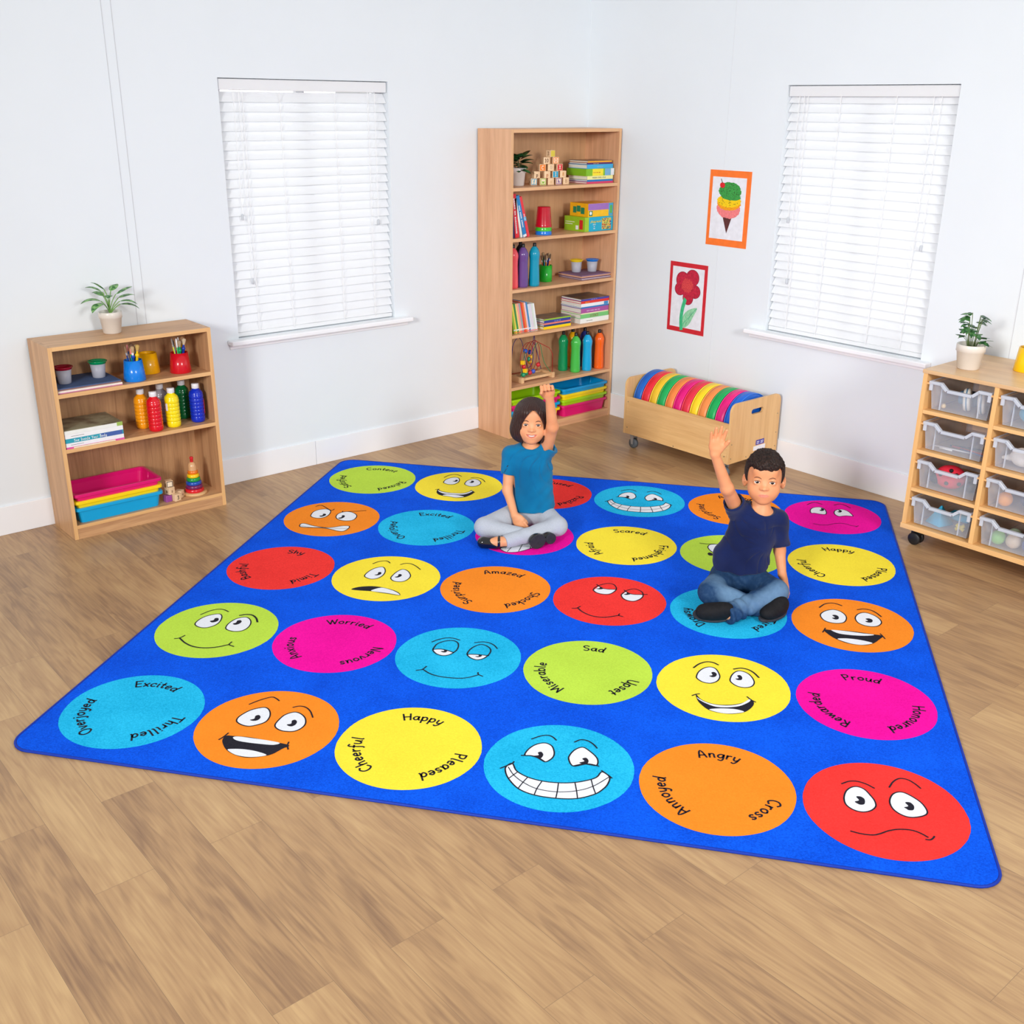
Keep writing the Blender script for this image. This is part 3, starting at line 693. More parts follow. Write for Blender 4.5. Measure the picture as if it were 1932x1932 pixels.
def plant(kind, lab, loc, rz=0.0, s=1.0):
    r = thing('potted_plant', lab, 'plant', loc, rz); rg = random.Random(kind * 11 + 3)
    if kind == 1:
        pot(r, .052, .040, .100, M_pot); m = leafmat('variegated_leaf', (128, 172, 104), (44, 104, 46), 60); ms = mat('green_stem', (120, 165, 80), .5)
        q = MB(); st = MB()
        for yaw, el, sl, L, W, dr in ((-2.5, 1.0, .075, .095, .019, 1.6), (-2.9, 1.25, .11, .075, .014, 1.4), (-1.9, .95, .06, .10, .018, 2.0), (-2.3, 1.35, .12, .07, .013, 1.0), (.6, 1.1, .10, .08, .017, .9), (.9, .85, .09, .085, .015, 1.1),
                                      (.2, .8, .08, .08, .015, 1.5), (1.4, 1.2, .11, .07, .015, 1.2), (-1.2, 1.15, .09, .07, .015, 1.6), (2.6, 1.1, .09, .08, .016, 1.5), (.4, .65, .07, .085, .016, 1.4)):
            a = el + .35; p = Vector((0, 0, .083)); pts = [p.copy()]
            for k in range(6):
                p = p + Vector((math.cos(yaw) * math.cos(a), math.sin(yaw) * math.cos(a), math.sin(a))) * sl / 6; a -= .10; pts.append(p.copy())
            st.tube(pts, .0022, ms, 6); leaf(q, p, yaw, a - .1, L * 1.08, W * 1.5, dr, m)
        st.build('stems', r); q.build('leaves', r)
    elif kind == 2:
        pot(r, .0475, .037, .100, M_pot2); m = leafmat('dark_glossy_leaf', (58, 112, 60), (22, 50, 30), 30); ms = mat('dark_stem', (60, 90, 50), .5)
        q = MB(); st = MB()
        for k in range(26):
            yaw = k * 2.4; z = .09 + .075 * (k % 6) / 6 + rg.uniform(0, .01); el = .2 + .9 * (k % 6) / 6
            sc_ = .7 if math.sin(yaw + .2) < -.3 or math.cos(yaw + .2) < -.5 else 1
            pp = (math.cos(yaw) * .012, math.sin(yaw) * .012, z); leaf(q, pp, yaw, el, rg.uniform(.07, .092) * sc_, .032 * sc_, 1.1, m)
        st.tube([(0, 0, .083), (.002, 0, .12), (0, .003, .165)], .003, ms, 6)
        st.build('stems', r); q.build('leaves', r)
    else:
        pot(r, .062, .047, .110, M_pot); m = leafmat('ivy_leaf', (74, 122, 64), (32, 76, 42), 40); ms = mat('ivy_stem', (105, 125, 70), .5)
        q = MB(); st = MB()
        for k in range(30):
            yaw = k * 2.4 + .3; h = .03 + .13 * ((k * 7) % 30) / 30; rr = .016 + .035 * math.sin(PI * min(1, h / .15)); base = Vector((math.cos(yaw) * rr * .4, math.sin(yaw) * rr * .4, .09))
            tip = Vector((math.cos(yaw) * rr, math.sin(yaw) * rr, .09 + h)); st.tube([base, (base + tip) / 2 + Vector((0, 0, .01)), tip], .0013, ms, 5)
            leaf(q, tip, yaw, rg.uniform(-.3, .5), rg.uniform(.042, .058), .023, .7, m, lobed=True, seg=7, fold=.12, roll=rg.uniform(-.3, .3))
        st.build('stems', r); q.build('leaves', r)
    r.scale = (s, s, s)
    return r
plant(1, 'leafy variegated plant in a cream pot on top of the low bookcase', (.120, -3.152, .9035), .85)
plant(2, 'dark-leaved plant in a white pot on the top shelf of the tall bookcase', (.165, -.712, 1.4715), .2, 1.0)
plant(3, 'small ivy plant in a cream pot on the tray cabinet', (2.850, -.366, .8345), .0)

def brush(q_c, fc, tip, p, yaw, tilt, L, kind, lab):
    """one paint brush: handle, head"""
    r = thing('paint_brush', lab, 'paint brush', p, 0, None, rot=Matrix.Rotation(yaw, 3, 'Z').to_quaternion().to_matrix().to_4x4().to_euler())
    r.rotation_euler = (0, tilt, yaw)
    mh = mat('handle_%02x%02x%02x' % q_c, q_c, .35); mf = mat('ferrule_%02x%02x%02x' % fc, fc, .35); mt = mat('bristle_%02x%02x%02x' % tip, tip, .8)
    q = MB()
    if kind: q.lathe([(.003, 0), (.006, .01), (.0065, L * .5), (.006, L * .72), (.0095, L * .76), (.0095, L * .8), (.0065, L * .83)], mh, 10)
    else: q.lathe([(.0015, 0), (.0035, L * .3), (.003, L * .75), (.0035, L * .82)], mh, 8)
    q.build('handle', r)
    q = MB(); b0 = L * .83 if kind else L * .82
    q.lathe([(.005 if kind else .0036, b0), (.0055 if kind else .004, b0 + .012)], mf, 8)
    q.lathe([(.0055 if kind else .0036, b0 + .012), (.0105 if kind else .0045, b0 + .034), (.009 if kind else .003, b0 + .040), (.002, b0 + .043)], mt, 10); q.build('bristles', r)
    return r
def brush_cup(lab, loc, col, h=.096, rb=.051, rt=.041, wall=.003, key=''):
    q = MB(); m = mat('cup_' + key, col, .22, .5, .01, coat=.3)
    q.lathe([(rb * .97, 0), (rb, .002), (rt, h), (rt - wall, h), (rt - wall + .0008, h - .01), (rb - .006, .006), (0, .006)], m, 40)
    o = q.build('brush_pot', None, loc); return tag(o, lab, 'pot')
B_W = (235, 235, 240); B_N = (190, 160, 120)
def fill(loc, specs, L, pos, h=.096):
    rg = random.Random(int(loc[1] * 1000))
    n = len(specs)
    for k, (hc, fc, tc_, kind, nm) in enumerate(specs):
        a = 2 * PI * k / n + rg.uniform(-.2, .2); rr = .024 if k % 3 else .010
        yaw = a; tilt = math.atan2(rr * .55, h)
        brush(hc, fc, tc_, (loc[0] + math.cos(a) * rr * .35, loc[1] + math.sin(a) * rr * .35, loc[2] + .0075), yaw, tilt, L * rg.uniform(.86, 1.0), kind, nm + ' ' + pos)
CB = (10, 128, 228); CYL = (250, 180, 12); CR_ = (208, 16, 34); CG = (30, 172, 44)
brush_cup('blue pot of paint brushes on the upper shelf of the low bookcase', (.214, -3.108, .6905), CB, key='blue')
brush_cup('empty orange-yellow pot behind the blue brush pot, low bookcase', (.112, -2.995, .6905), CYL, key='amber')
brush_cup('red pot of paint brushes at the right end of the low bookcase shelf', (.192, -2.872, .6905), CR_, key='red')
SP1 = [((20, 70, 180), B_W, (190, 160, 120), 1, 'chunky blue paint brush'), ((245, 200, 20), (245, 200, 20), (200, 165, 90), 1, 'chunky yellow paint brush'), ((20, 150, 70), (120, 190, 160), (190, 170, 130), 1, 'chunky green paint brush'),
       ((190, 20, 40), (190, 20, 40), (120, 90, 70), 1, 'chunky red paint brush'), ((200, 210, 225), (80, 120, 200), (240, 150, 150), 0, 'clear-handled paint brush'), ((30, 60, 140), (170, 170, 180), (150, 120, 90), 0, 'thin navy paint brush'), ((20, 170, 90), (20, 170, 90), (240, 130, 130), 0, 'thin green paint brush')]
SP2 = [((20, 160, 90), (20, 160, 90), (170, 150, 120), 1, 'chunky green paint brush'), ((30, 60, 160), (30, 60, 160), (200, 180, 150), 1, 'chunky blue paint brush'), ((245, 190, 20), (245, 190, 20), (190, 150, 110), 1, 'chunky yellow paint brush'),
       ((120, 70, 190), B_W, (235, 235, 235), 0, 'thin violet paint brush'), ((60, 190, 220), (150, 160, 170), (60, 60, 70), 0, 'thin turquoise paint brush'), ((235, 235, 70), (170, 170, 160), (150, 140, 130), 0, 'thin lime paint brush'), ((70, 200, 120), B_W, (245, 245, 245), 0, 'thin white-tipped paint brush')]
fill((.214, -3.108, .6905), SP1, .145, 'in the blue pot, low bookcase')
fill((.192, -2.872, .6905), SP2, .145, 'in the red pot, low bookcase')
brush_cup('green pot of thin paint brushes on the third shelf of the tall bookcase', (.165, -.480, .8995), CG, .098, .041, .041, key='green')
SP3 = [((30, 60, 150), (200, 200, 205), (90, 70, 60), 0, 'thin navy paint brush'), ((235, 120, 40), (200, 200, 205), (100, 80, 60), 0, 'thin orange paint brush'), ((40, 70, 160), (40, 70, 160), (200, 170, 130), 1, 'chunky blue paint brush'), ((245, 200, 30), (200, 200, 205), (190, 160, 120), 0, 'thin yellow paint brush'),
       ((30, 150, 70), (20, 160, 80), (190, 160, 120), 1, 'chunky green paint brush'), ((180, 60, 50), (200, 200, 205), (110, 80, 60), 0, 'thin red paint brush'), ((60, 150, 210), (200, 200, 205), (120, 100, 90), 0, 'thin sky blue paint brush'), ((235, 140, 60), (200, 200, 205), (180, 150, 110), 0, 'thin tan paint brush')]
fill((.165, -.480, .8995), SP3, .150, 'in the green pot, tall bookcase', .098)
brush_cup('yellow pot of paint brushes on the tray cabinet, cut by the frame edge', (3.038, -.205, .8345), (255, 200, 10), key='gold', h=.105, rb=.056, rt=.045)
SP4 = [((30, 80, 180), (240, 240, 245), (120, 90, 60), 0, 'thin blue and white paint brush'), ((30, 170, 100), (30, 170, 100), (190, 160, 120), 1, 'chunky green paint brush'), ((245, 200, 30), (245, 200, 30), (200, 150, 110), 1, 'chunky yellow paint brush'), ((235, 120, 30), (200, 200, 200), (190, 160, 120), 0, 'thin orange paint brush'), ((70, 80, 170), (200, 200, 200), (235, 150, 110), 1, 'chunky indigo paint brush')]
fill((3.038, -.205, .8345), SP4, .150, 'in the yellow pot on the tray cabinet', .105)

# non-spill paint pots
def paint_pot(lab, loc, lid, key, inside=None):
    r = thing('paint_pot', lab, 'paint pot', loc)
    m = mat('frosted_cup', (208, 208, 220), .35, .5, .01, alpha=.62)
    q = MB(); q.lathe([(.0265, 0), (.028, .002), (.0355, .072), (.034, .072), (.0265, .004), (0, .004)], m, 30); q.build('cup', r)
    ml = mat('lid_' + key, lid, .2, .5, .01, coat=.4)
    q = MB(); q.lathe([(.0355, .064), (.0372, .0645), (.0372, .0705), (.0430, .0735), (.0435, .0765), (.041, .0765), (.026, .0665), (.013, .064), (.0125, .050), (.0105, .050), (.011, .0625), (.024, .0635), (.0355, .0700)], ml, 34, close=False); q.build('lid', r)
    return r
paint_pot('frosted paint pot with dark red lid on blue paper, low bookcase', (.170, -3.413, .7135), (160, 10, 40), 'crimson')
paint_pot('frosted paint pot with green lid on blue paper, low bookcase', (.148, -3.249, .7135), (0, 150, 90), 'emerald')
paint_pot('frosted paint pot with yellow lid on the third shelf of the tall bookcase', (.150, -.205, .9305), (245, 210, 20), 'lemon')
paint_pot('frosted paint pot with blue lid on the third shelf of the tall bookcase', (.190, -.106, .9305), (20, 120, 215), 'azure')
# cup stack
def cups():
    L_ = [((14, 120, 222), 'blue', .0), ((70, 190, 50), 'green', .022), ((190, 16, 40), 'red', .044)]
    for i, (c, nm, dz) in enumerate(L_):
        q = MB(); m = mat('nest_cup_' + nm, c, .22, coat=.3)
        q.lathe([(.0495, 0), (.050, .002), (.0495, .012), (.0475, .018), (.039, .112), (.037, .116), (0, .116)], m, 36, close=False)
        q.lathe([(.0495, 0), (.0470, 0), (.0445, .018), (.0365, .110), (0, .1135)], m, 36, close=False)
        o = q.build('beaker', None, (.225, -.557, 1.1905 + dz))
        tag(o, '%s upturned beaker, %s of the stack of three on the second shelf' % (nm, ('bottom', 'middle', 'top')[i]), 'beaker', 'upturned beakers nested in a stack')
cups()

# bottles
def bottle_small(lab, loc, col, key, grp, rz=0, alpha=1.0):
    r = thing('paint_bottle', lab, 'bottle', loc, rz, grp)
    m = mat('paint_' + key, col, .18, .5, .01, coat=.4, alpha=alpha)
    q = MB(); pr = [(.028, 0), (.032, .003), (.0335, .010)]; z = .012
    for k in range(7):
        pr += [(.0338, z), (.0345, z + .005), (.0345, z + .012), (.0338, z + .0165), (.0328, z + .0175)]; z += .0178
    pr += [(.0335, z + .004), (.030, z + .014), (.018, z + .026), (.0155, z + .030), (.0155, z + .034)]
    q.lathe(pr, m, 32)
    q.build('body', r)
    q = MB(); mc = mat('white_cap', (238, 238, 242), .3)
    q.lathe([(.0172, z + .031), (.0180, z + .032), (.0178, z + .052), (.0165, z + .054), (0, z + .054)], mc, 24); q.build('cap', r)
    return r
SB = 'ribbed paint bottles with white caps on the low bookcase'
b1 = bottle_small('orange ribbed paint bottle behind the red one, low bookcase', (.150, -3.068, .4365), (250, 160, 16), 'orange', SB)
bottle_small('red ribbed paint bottle, front of the group in the low bookcase', (.232, -3.040, .4365), (222, 16, 34), 'red', SB)
bottle_small('silver grey ribbed paint bottle behind the yellow one', (.110, -2.955, .4365), (160, 156, 162), 'grey', SB)
by = bottle_small('yellow ribbed paint bottle in the middle of the low bookcase group', (.218, -2.945, .4365), (250, 226, 14), 'yellow', SB)
bottle_small('dark green ribbed paint bottle at the back right of the low bookcase', (.105, -2.842, .4365), (0, 108, 56), 'green', SB)
bb = bottle_small('dark blue ribbed paint bottle, rightmost in the low bookcase', (.208, -2.815, .4365), (8, 46, 190), 'blue', SB)
q = MB(); q.box(.034, .0352, -.012, .012, .04, .11, mat('red_bottle_label', (215, 60, 80), .4)); q.build('label', bb, rz=1.1)
q = MB(); q.box(.0345, .0356, -.006, .006, .085, .12, mat('white_bottle_label', (236, 236, 240), .4)); q.build('label', by, rz=-1.2)
def bottle_tall(lab, loc, col, key, grp):
    r = thing('paint_bottle', lab, 'bottle', loc, 0, grp)
    m = mat('squeezy_' + key, col, .2, .5, .01, coat=.3)
    q = MB(); q.lathe([(.028, 0), (.0315, .003), (.0325, .012), (.0315, .06), (.0285, .13), (.0290, .150), (.0288, .154), (.0297, .158), (.0295, .162), (.0306, .166), (.0304, .170), (.0316, .175), (.0322, .190), (.0300, .200), (.0215, .219), (.0125, .229), (.0120, .231)], m, 32)
    q.build('body', r)
    q = MB(); q.lathe([(.0105, .2305), (.0108, .233), (.0098, .250), (.008, .252), (0, .252)], mat('black_nozzle', (24, 24, 28), .35), 18); q.build('nozzle', r)
T3 = 'squeezy paint bottles on the third shelf of the tall bookcase'
bottle_tall('coral red squeezy bottle at the left end of the third shelf', (.246, -.812, .8995), (240, 84, 92), 'coral', T3)
bottle_tall('purple squeezy bottle between coral and teal ones on the third shelf', (.250, -.738, .8995), (104, 72, 140), 'purple', T3)
bottle_tall('teal squeezy bottle beside the green brush pot on the third shelf', (.258, -.655, .8995), (10, 148, 180), 'teal', T3)
bottle_tall('grey squeezy bottle behind the coral one on the third shelf', (.140, -.752, .8995), (150, 150, 152), 'silver', T3)
bottle_tall('black squeezy bottle behind the purple one on the third shelf', (.150, -.672, .8995), (36, 36, 44), 'black', T3)
T5 = 'squeezy paint bottles on the fifth shelf of the tall bookcase'
bottle_tall('dark green squeezy bottle, leftmost on the fifth shelf', (.150, -.300, .3135), (12, 146, 88), 'forest', T5)
bottle_tall('light green squeezy bottle in front on the fifth shelf', (.232, -.268, .3135), (72, 190, 78), 'lime', T5)
bottle_tall('sky blue squeezy bottle in front on the fifth shelf', (.245, -.178, .3135), (20, 168, 222), 'sky', T5)
bottle_tall('orange squeezy bottle, rightmost on the fifth shelf', (.248, -.074, .3135), (246, 102, 28), 'tangerine', T5)
bottle_tall('yellow squeezy bottle behind the light green one on the fifth shelf', (.120, -.190, .3135), (236, 176, 16), 'mustard', T5)
bottle_tall('navy squeezy bottle behind the sky blue one on the fifth shelf', (.145, -.105, .3135), (30, 50, 130), 'navy', T5)

# trays (open, coloured)
def tray(lab, loc, col, key, grp, W=.212, D=.118, H=.075):
    q = MB(); m = mat('tray_' + key, col, .32, .5, .01, coat=.15); t = .003; w2 = W - .022; d2 = D - .016; wr = W - .010; dr = D - .010
    def ring(w, d, z, r=.02, n=4):
        out = []
        for cx, cy, a0 in ((d - r, w - r, 0), (-d + r, w - r, PI / 2), (-d + r, -w + r, PI), (d - r, -w + r, 3 * PI / 2)):
            for k in range(n + 1):
                a = a0 + PI / 2 * k / n; out.append((cx + r * math.cos(a), cy + r * math.sin(a), z))
        return out
    rs = [ring(w2, d2, 0), ring(w2 + .0095, d2 + .005, H - .018), ring(wr, dr, H - .014), ring(W, D, H - .014), ring(W, D, H - .002), ring(W - .001, D - .001, H), ring(W - .014, D - .014, H), ring(w2 + .006, d2 + .002, H - .018), ring(w2 - t, d2 - t, t)]
    n = len(rs[0]); vs = [p for r_ in rs for p in r_]; fs = []
    for k in range(len(rs) - 1): fs += [(k * n + i, k * n + (i + 1) % n, (k + 1) * n + (i + 1) % n, (k + 1) * n + i) for i in range(n)]
    fs += [list(range(n))[::-1], [len(vs) - n + i for i in range(n)]]
    q.add(vs, fs, m)
    for s in (-1, 1):
        for k in range(4): q.box(-.05 + k * .004, -.048 + k * .004, *sorted((s * (W - .012), s * (W - .002))), H - .03, H - .0145, m)
        q.tube([(d2 * -.2, s * (w2 + .001), .01), (d2 * -.2, s * (wr - .004), H - .006)], .006, m, 6)
    o = q.build('open_tray', None, loc); return tag(o, lab, 'tray', grp)
g = 'coloured open trays stacked at the bottom of the low bookcase'
tray('bright blue open tray at the bottom of the stack in the low bookcase', (.155, -3.266, .0675), (0, 164, 222), 'cyan', g)
tray('yellow open tray between the pink and blue ones, low bookcase', (.155, -3.266, .1015), (250, 214, 14), 'yellow', g)
tray('pink open tray on top of the stack in the low bookcase', (.155, -3.266, .1355), (222, 16, 112), 'pink', g)
g = 'coloured open trays stacked at the bottom left of the tall bookcase'
for k, (c, nm, key) in enumerate((((245, 210, 20), 'yellow', 'yellow'), ((0, 160, 214), 'blue', 'cyan'), ((222, 16, 112), 'pink', 'pink'), ((160, 210, 10), 'lime green', 'lime'))):
    tray('%s open tray, %s of the left stack behind the girl' % (nm, ('bottom', 'second up', 'third up', 'top')[k]), (.178, -.6575, .0505 + k * .036), c, key, g, .2075, .128)
g = 'coloured open trays stacked at the bottom right of the tall bookcase'
for k, (c, nm, key) in enumerate((((222, 16, 112), 'pink', 'pink'), ((160, 210, 10), 'lime green', 'lime'), ((245, 210, 20), 'yellow', 'yellow'), ((0, 150, 214), 'blue', 'azure'))):
    tray('%s open tray, %s of the right stack in the tall bookcase' % (nm, ('bottom', 'second up', 'third up', 'top')[k]), (.178, -.234, .0505 + k * .036), c, key, g, .200, .128)

# building blocks with letters
M_bw = wood('block_maple', (238, 206, 166), (222, 184, 142), 'z', .5, .4, .5)
def block(lab, loc, rz, faces, s=.038, grp='wooden letter blocks piled on the top shelf', full=None):
    q = MB(); h = s / 2
    mfull = mat('block_' + full[0], full[1], .4) if full else M_bw
    q.box(-h, h, -h, h, 0, s, mfull if full and len(full) > 2 else M_bw, .0015)
    for (fdir, kind, ch, c) in faces:
        mc = mat('ink_%02x%02x%02x' % c, c, .5)
        e = .0003
        def fn(x, y, l=1):
            if fdir == '+x': return (h + e * l, x, h + y)
            if fdir == '-y': return (x, -h - e * l, h + y)
            return (x, y, s + e * l)
        def rect(x0, x1, y0, y1, m, l=1): q.add([fn(x0, y0, l), fn(x1, y0, l), fn(x1, y1, l), fn(x0, y1, l)], [(0, 1, 2, 3)], m)
        a = h * .86; b = h * .68
        if kind in ('frame', 'solid'):
            rect(-a, a, -a, a, mc)
            if kind == 'frame': rect(-b, b, -b, b, mat('block_face', (240, 220, 190), .5), 2)
            text_flat(q, ch, mc if kind == 'frame' else mat('block_face', (0, 0, 0)), lambda x, y: fn(x, y - s * .24, 3), s * .5, .2)
        else: text_flat(q, ch, mc, lambda x, y: fn(x, y - s * .24), s * .5, .17)
    o = q.build('letter_block', None, loc, rz); return tag(o, lab, 'block', grp)
OR = (240, 130, 40); BLU = (40, 160, 200); GRN = (130, 190, 40); PUR = (110, 60, 160); REDc = (214, 50, 60); BRN = (110, 66, 40)
Z = 1.4713; s = .0385
RB = [ # y, x, z level, rz, label, faces(+x, -y)
 (-.602, .175, 0, -0.4, 'letter block with blue framed f, left end of the bottom row', [('+x', 'frame', 'f', BLU), ('-y', 'ink', 'a', BRN)]),
 (-.548, .195, 0, -0.4, 'lime green letter w block second in the bottom row', [('+x', 'frame', 'w', GRN)]),
 (-.496, .205, 0, -0.35, 'plain wooden letter block with o, middle of the bottom row', [('+x', 'ink', 'o', (220, 180, 130))]),
 (-.440, .212, 0, -0.35, 'letter block with purple framed h in the bottom row', [('+x', 'frame', 'h', PUR), ('-y', 'ink', 's', BRN)]),
 (-.388, .219, 0, -0.3, 'wooden letter block at the right end of the bottom row', [('+x', 'ink', 'B', (190, 150, 110))]),
 (-.590, .185, 1, -0.3, 'letter block with brown p, left end of the second row', [('+x', 'ink', 'p', BRN)]),
 (-.520, .200, 1, -0.4, 'letter block with pale p in the second row', [('+x', 'ink', 'p', (200, 120, 70))]),
 (-.462, .205, 1, -0.3, 'letter block with blue I in the second row', [('+x', 'solid', 'I', BLU), ('-y', 'ink', 'n', BRN)]),
 (-.406, .212, 1, -0.35, 'letter block with a number 8, right end of the second row', [('+x', 'ink', '8', (200, 140, 70))]),
 (-.548, .190, 2, -0.45, 'letter block with an orange C in the third row', [('+x', 'solid', 'C', OR)]),
 (-.492, .200, 2, -0.4, 'pale wooden letter block in the middle of the third row', [('+x', 'ink', '0', (200, 180, 150))]),
 (-.432, .208, 2, -0.25, 'letter block with a red X in the third row', [('+x', 'solid', 'X', REDc), ('-y', 'ink', '8', BRN)]),
 (-.522, .195, 3, -0.45, 'letter block with number 10 in the fourth row', [('+x', 'ink', '10', (120, 80, 50))]),
 (-.458, .204, 3, -0.4, 'letter block with an orange framed O in the fourth row', [('+x', 'frame', 'O', OR)]),
 (-.490, .200, 4, 0.05, 'yellow and wooden letter block topping the pile', [('+x', 'solid', ' ', (225, 205, 70)), ('-y', 'ink', '3', BRN)])]
for y, x, lv, rz, lab, fc in RB: block(lab, (x, y, Z + lv * (s + .0004)), rz, fc, s)
g2 = 'small wooden blocks in the low bookcase'
block('purple wooden block lying left of the small pile', (.228, -3.022, .0675), .1, [('+x', 'solid', ' ', (150, 70, 150))], .032, g2, ('purple', (165, 90, 160), 1))
block('wooden block with a black number 3, low bookcase', (.240, -2.984, .0675), .25, [('+x', 'ink', '3', (30, 26, 24))], .035, g2)
block('wooden block with a triangle mark beside the ring tower', (.205, -2.950, .0675), .7, [('+x', 'ink', 'v', BRN)], .035, g2)
block('wooden block resting on the purple and number blocks', (.225, -3.006, .1030), .3, [('+x', 'ink', 's', (150, 110, 80)), ('-y', 'ink', 'o', BRN)], .035, g2)
block('wooden block with a black square, top of the small pile', (.222, -3.006, .1384), -.1, [('+x', 'frame', ' ', (40, 34, 40)), ('-y', 'ink', ' ', BRN)], .034, g2)

# ring tower
def ring_tower():
    r = thing('stacking_ring_tower', 'wooden stacking tower with rainbow rings at the right of the low bookcase', 'toy', (.200, -2.868, .0675))
    q = MB(); mbk = wood('tower_wood', (226, 184, 130), (204, 156, 104), 'y', .35, .4)
    q.lathe([(.0575, 0), (.060, .003), (.060, .009), (.057, .012), (0, .012)], mbk, 40); q.build('base', r)
    z = .0125; rr = .047
    for nm, c in (('red', (214, 24, 40)), ('purple', (120, 30, 90)), ('blue', (30, 80, 180)), ('green', (20, 150, 70)), ('yellow', (246, 206, 24)), ('orange', (240, 122, 30))):
        h = .0185; q = MB(); q.lathe([(rr - .004, z), (rr, z + .003), (rr - .001, z + h - .004), (rr - .005, z + h - .0004), (.006, z + h - .0004)], mat('ring_' + nm, c, .25, coat=.4), 36); q.build('ring', r); z += h; rr -= .0042
    q = MB(); q.lathe([(.0215, z), (.021, z + .02), (.0165, z + .036), (.010, z + .041), (.009, z + .042)], mat('tower_cap', (220, 170, 120), .25, coat=.4), 28); q.build('cap', r); z += .042
    q = MB(); q.lathe([(.007, z), (.0078, z + .003), (.0078, z + .016), (.0095, z + .019), (.0085, z + .026), (0, z + .028)], mat('ring_red', (0, 0, 0)), 20); q.build('peg', r)
ring_tower()

# bead maze
def bead_maze():
    r = thing('bead_maze', 'wooden bead maze with curling red wires on the fifth shelf, left side', 'toy', (.190, -.612, .3135))
    mw_ = wood('maze_wood', (232, 192, 144), (212, 168, 120), 'x', .5, .4)
    q = MB()
    for y in (-.135, .118): q.box(-.06, .072, y - .0, y + .022, 0, .034, mw_, .002)
    q.box(.052, .060, -.114, .118, .012, .028, mw_, .001); q.box(-.045, -.037, -.114, .118, .012, .028, mw_, .001)
    q.box(-.036, .051, -.114, .118, .016, .020, mw_); q.build('base', r)
    mr_ = mat('wire_red', (170, 24, 34), .3, coat=.3); mbl = mat('wire_blue', (60, 50, 130), .3); mg = mat('wire_green', (40, 130, 80), .3)
    # red spiral
    pts = []; N_ = 150
    for k in range(N_ + 1):
        t = k / N_; a = -PI / 2 - .6 + t * 2 * PI * 3.6; rad = .088 + .012 * t
        pts.append((-.002 + math.cos(a) * .034, -.048 + t * .10 + math.cos(a) * -.076, .138 + rad * math.sin(a)))
    pts = [p for p in pts if p[2] > .026]
    q = MB(); q.tube([(-.05, -.126, .034)] + pts[4:-2] + [(.058, .10, .19), (.060, .128, .15), (.060, .129, .034)], .0021, mr_, 7); q.build('red_wire', r)
    q = MB(); q.tube(catmull([(-.045, -.125, .034), (-.04, -.122, .14), (-.04, -.11, .22), (-.03, -.08, .262), (-.02, -.055, .23), (0, -.05, .15), (.0, -.02, .07), (.01, .01, .12), (.0, .015, .2), (-.01, .035, .262), (-.02, .055, .20), (-.03, .09, .12), (-.045, .128, .034)], False, 6), .0021, mbl, 7); q.build('blue_wire', r)
    q = MB(); q.tube(catmull([(.045, -.122, .034), (.04, -.09, .15), (.02, -.06, .19), (.0, -.03, .13), (-.01, -.005, .11), (0, .03, .19), (.01, .05, .222), (.01, .07, .20), (.03, .085, .1), (.05, .122, .034)], False, 6), .0021, mg, 7); q.build('green_wire', r)
    BE = [((30, 90, 190), (.02, -.062, .185), 's'), ((246, 200, 30), (.05, -.108, .125), 'c'), ((200, 30, 40), (.05, -.1, .098), 's'), ((246, 200, 30), (.05, -.087, .072), 'c'), ((20, 150, 100), (.045, -.098, .046), 's'), ((20, 140, 90), (.04, -.072, .052), 's'),
          ((200, 40, 50), (.045, -.045, .052), 's'), ((60, 90, 190), (.05, -.022, .058), 's'), ((30, 150, 110), (.01, -.024, .128), 's'), ((240, 190, 40), (.005, -.008, .138), 's'), ((240, 190, 40), (.005, -.012, .108), 's'), ((20, 70, 170), (.0, -.01, .168), 's'), ((210, 40, 50), (.02, .045, .085), 's')]
    for c, p, k in BE:
        q = MB(); m = mat('bead_%02x%02x%02x' % c, c, .25, coat=.4)
        if k == 's': q.sphere((0, 0, 0), .0145, m, 16)
        else: q.box(-.0125, .0125, -.0125, .0125, -.0125, .0125, m, .003)
        q.build('bead', r, p, .4)
bead_maze()

# books
M_pages = mat('book_pages', (232, 228, 218), .8, .2, .05, 200, stretch=(1, 1, 20))
def book_flat(lab, cat, x0, x1, y0, y1, z0, z1, col, grp, txt=None, tcol=(250, 250, 250), txts=None, pages=True, top=None, spine2=None, name='book'):
    """a book lying down, spine towards +x"""
    key = 'cover_%02x%02x%02x' % tuple(col); m = mat(key, col, .35, .4, .02)
    r = thing(name, lab, cat, ((x0 + x1) / 2, (y0 + y1) / 2, z0), 0, grp)
    dx = (x1 - x0) / 2; dy = (y1 - y0) / 2; h = z1 - z0; t = min(.0022, h * .18)
    q = MB()
    if pages:
        q.box(-dx, dx, -dy, dy, 0, t, m); q.box(-dx, dx, -dy, dy, h - t, h, top or m); q.box(dx - t, dx, -dy, dy, t, h - t, m)
    else: q.box(-dx, dx, -dy, dy, 0, h, m, .0008)
    if txts:
        for (st, off, hh, tc2) in txts:
            text_flat(q, st, mat('ink_%02x%02x%02x' % tuple(tc2), tc2, .5), lambda x, y: (dx + .0003, x + off, h / 2 - hh / 2 + y), hh, .16)
    if spine2:
        for (a, b, c2) in spine2:
            q.box(dx - .0001, dx + .0002, -dy + a * 2 * dy, -dy + b * 2 * dy, .0005, h - .0005, mat('cover_%02x%02x%02x' % tuple(c2), c2, .4))
    q.build('cover', r)
    if pages:
        q = MB(); q.box(-dx + .003, dx - t - .0002, -dy + .003, dy - .003, t + .0001, h - t - .0001, M_pages); q.build('pages', r)
    return r
W_ = (242, 242, 244)
g = 'books and a puzzle box stacked on the top shelf'
A_ = (.115, .285)
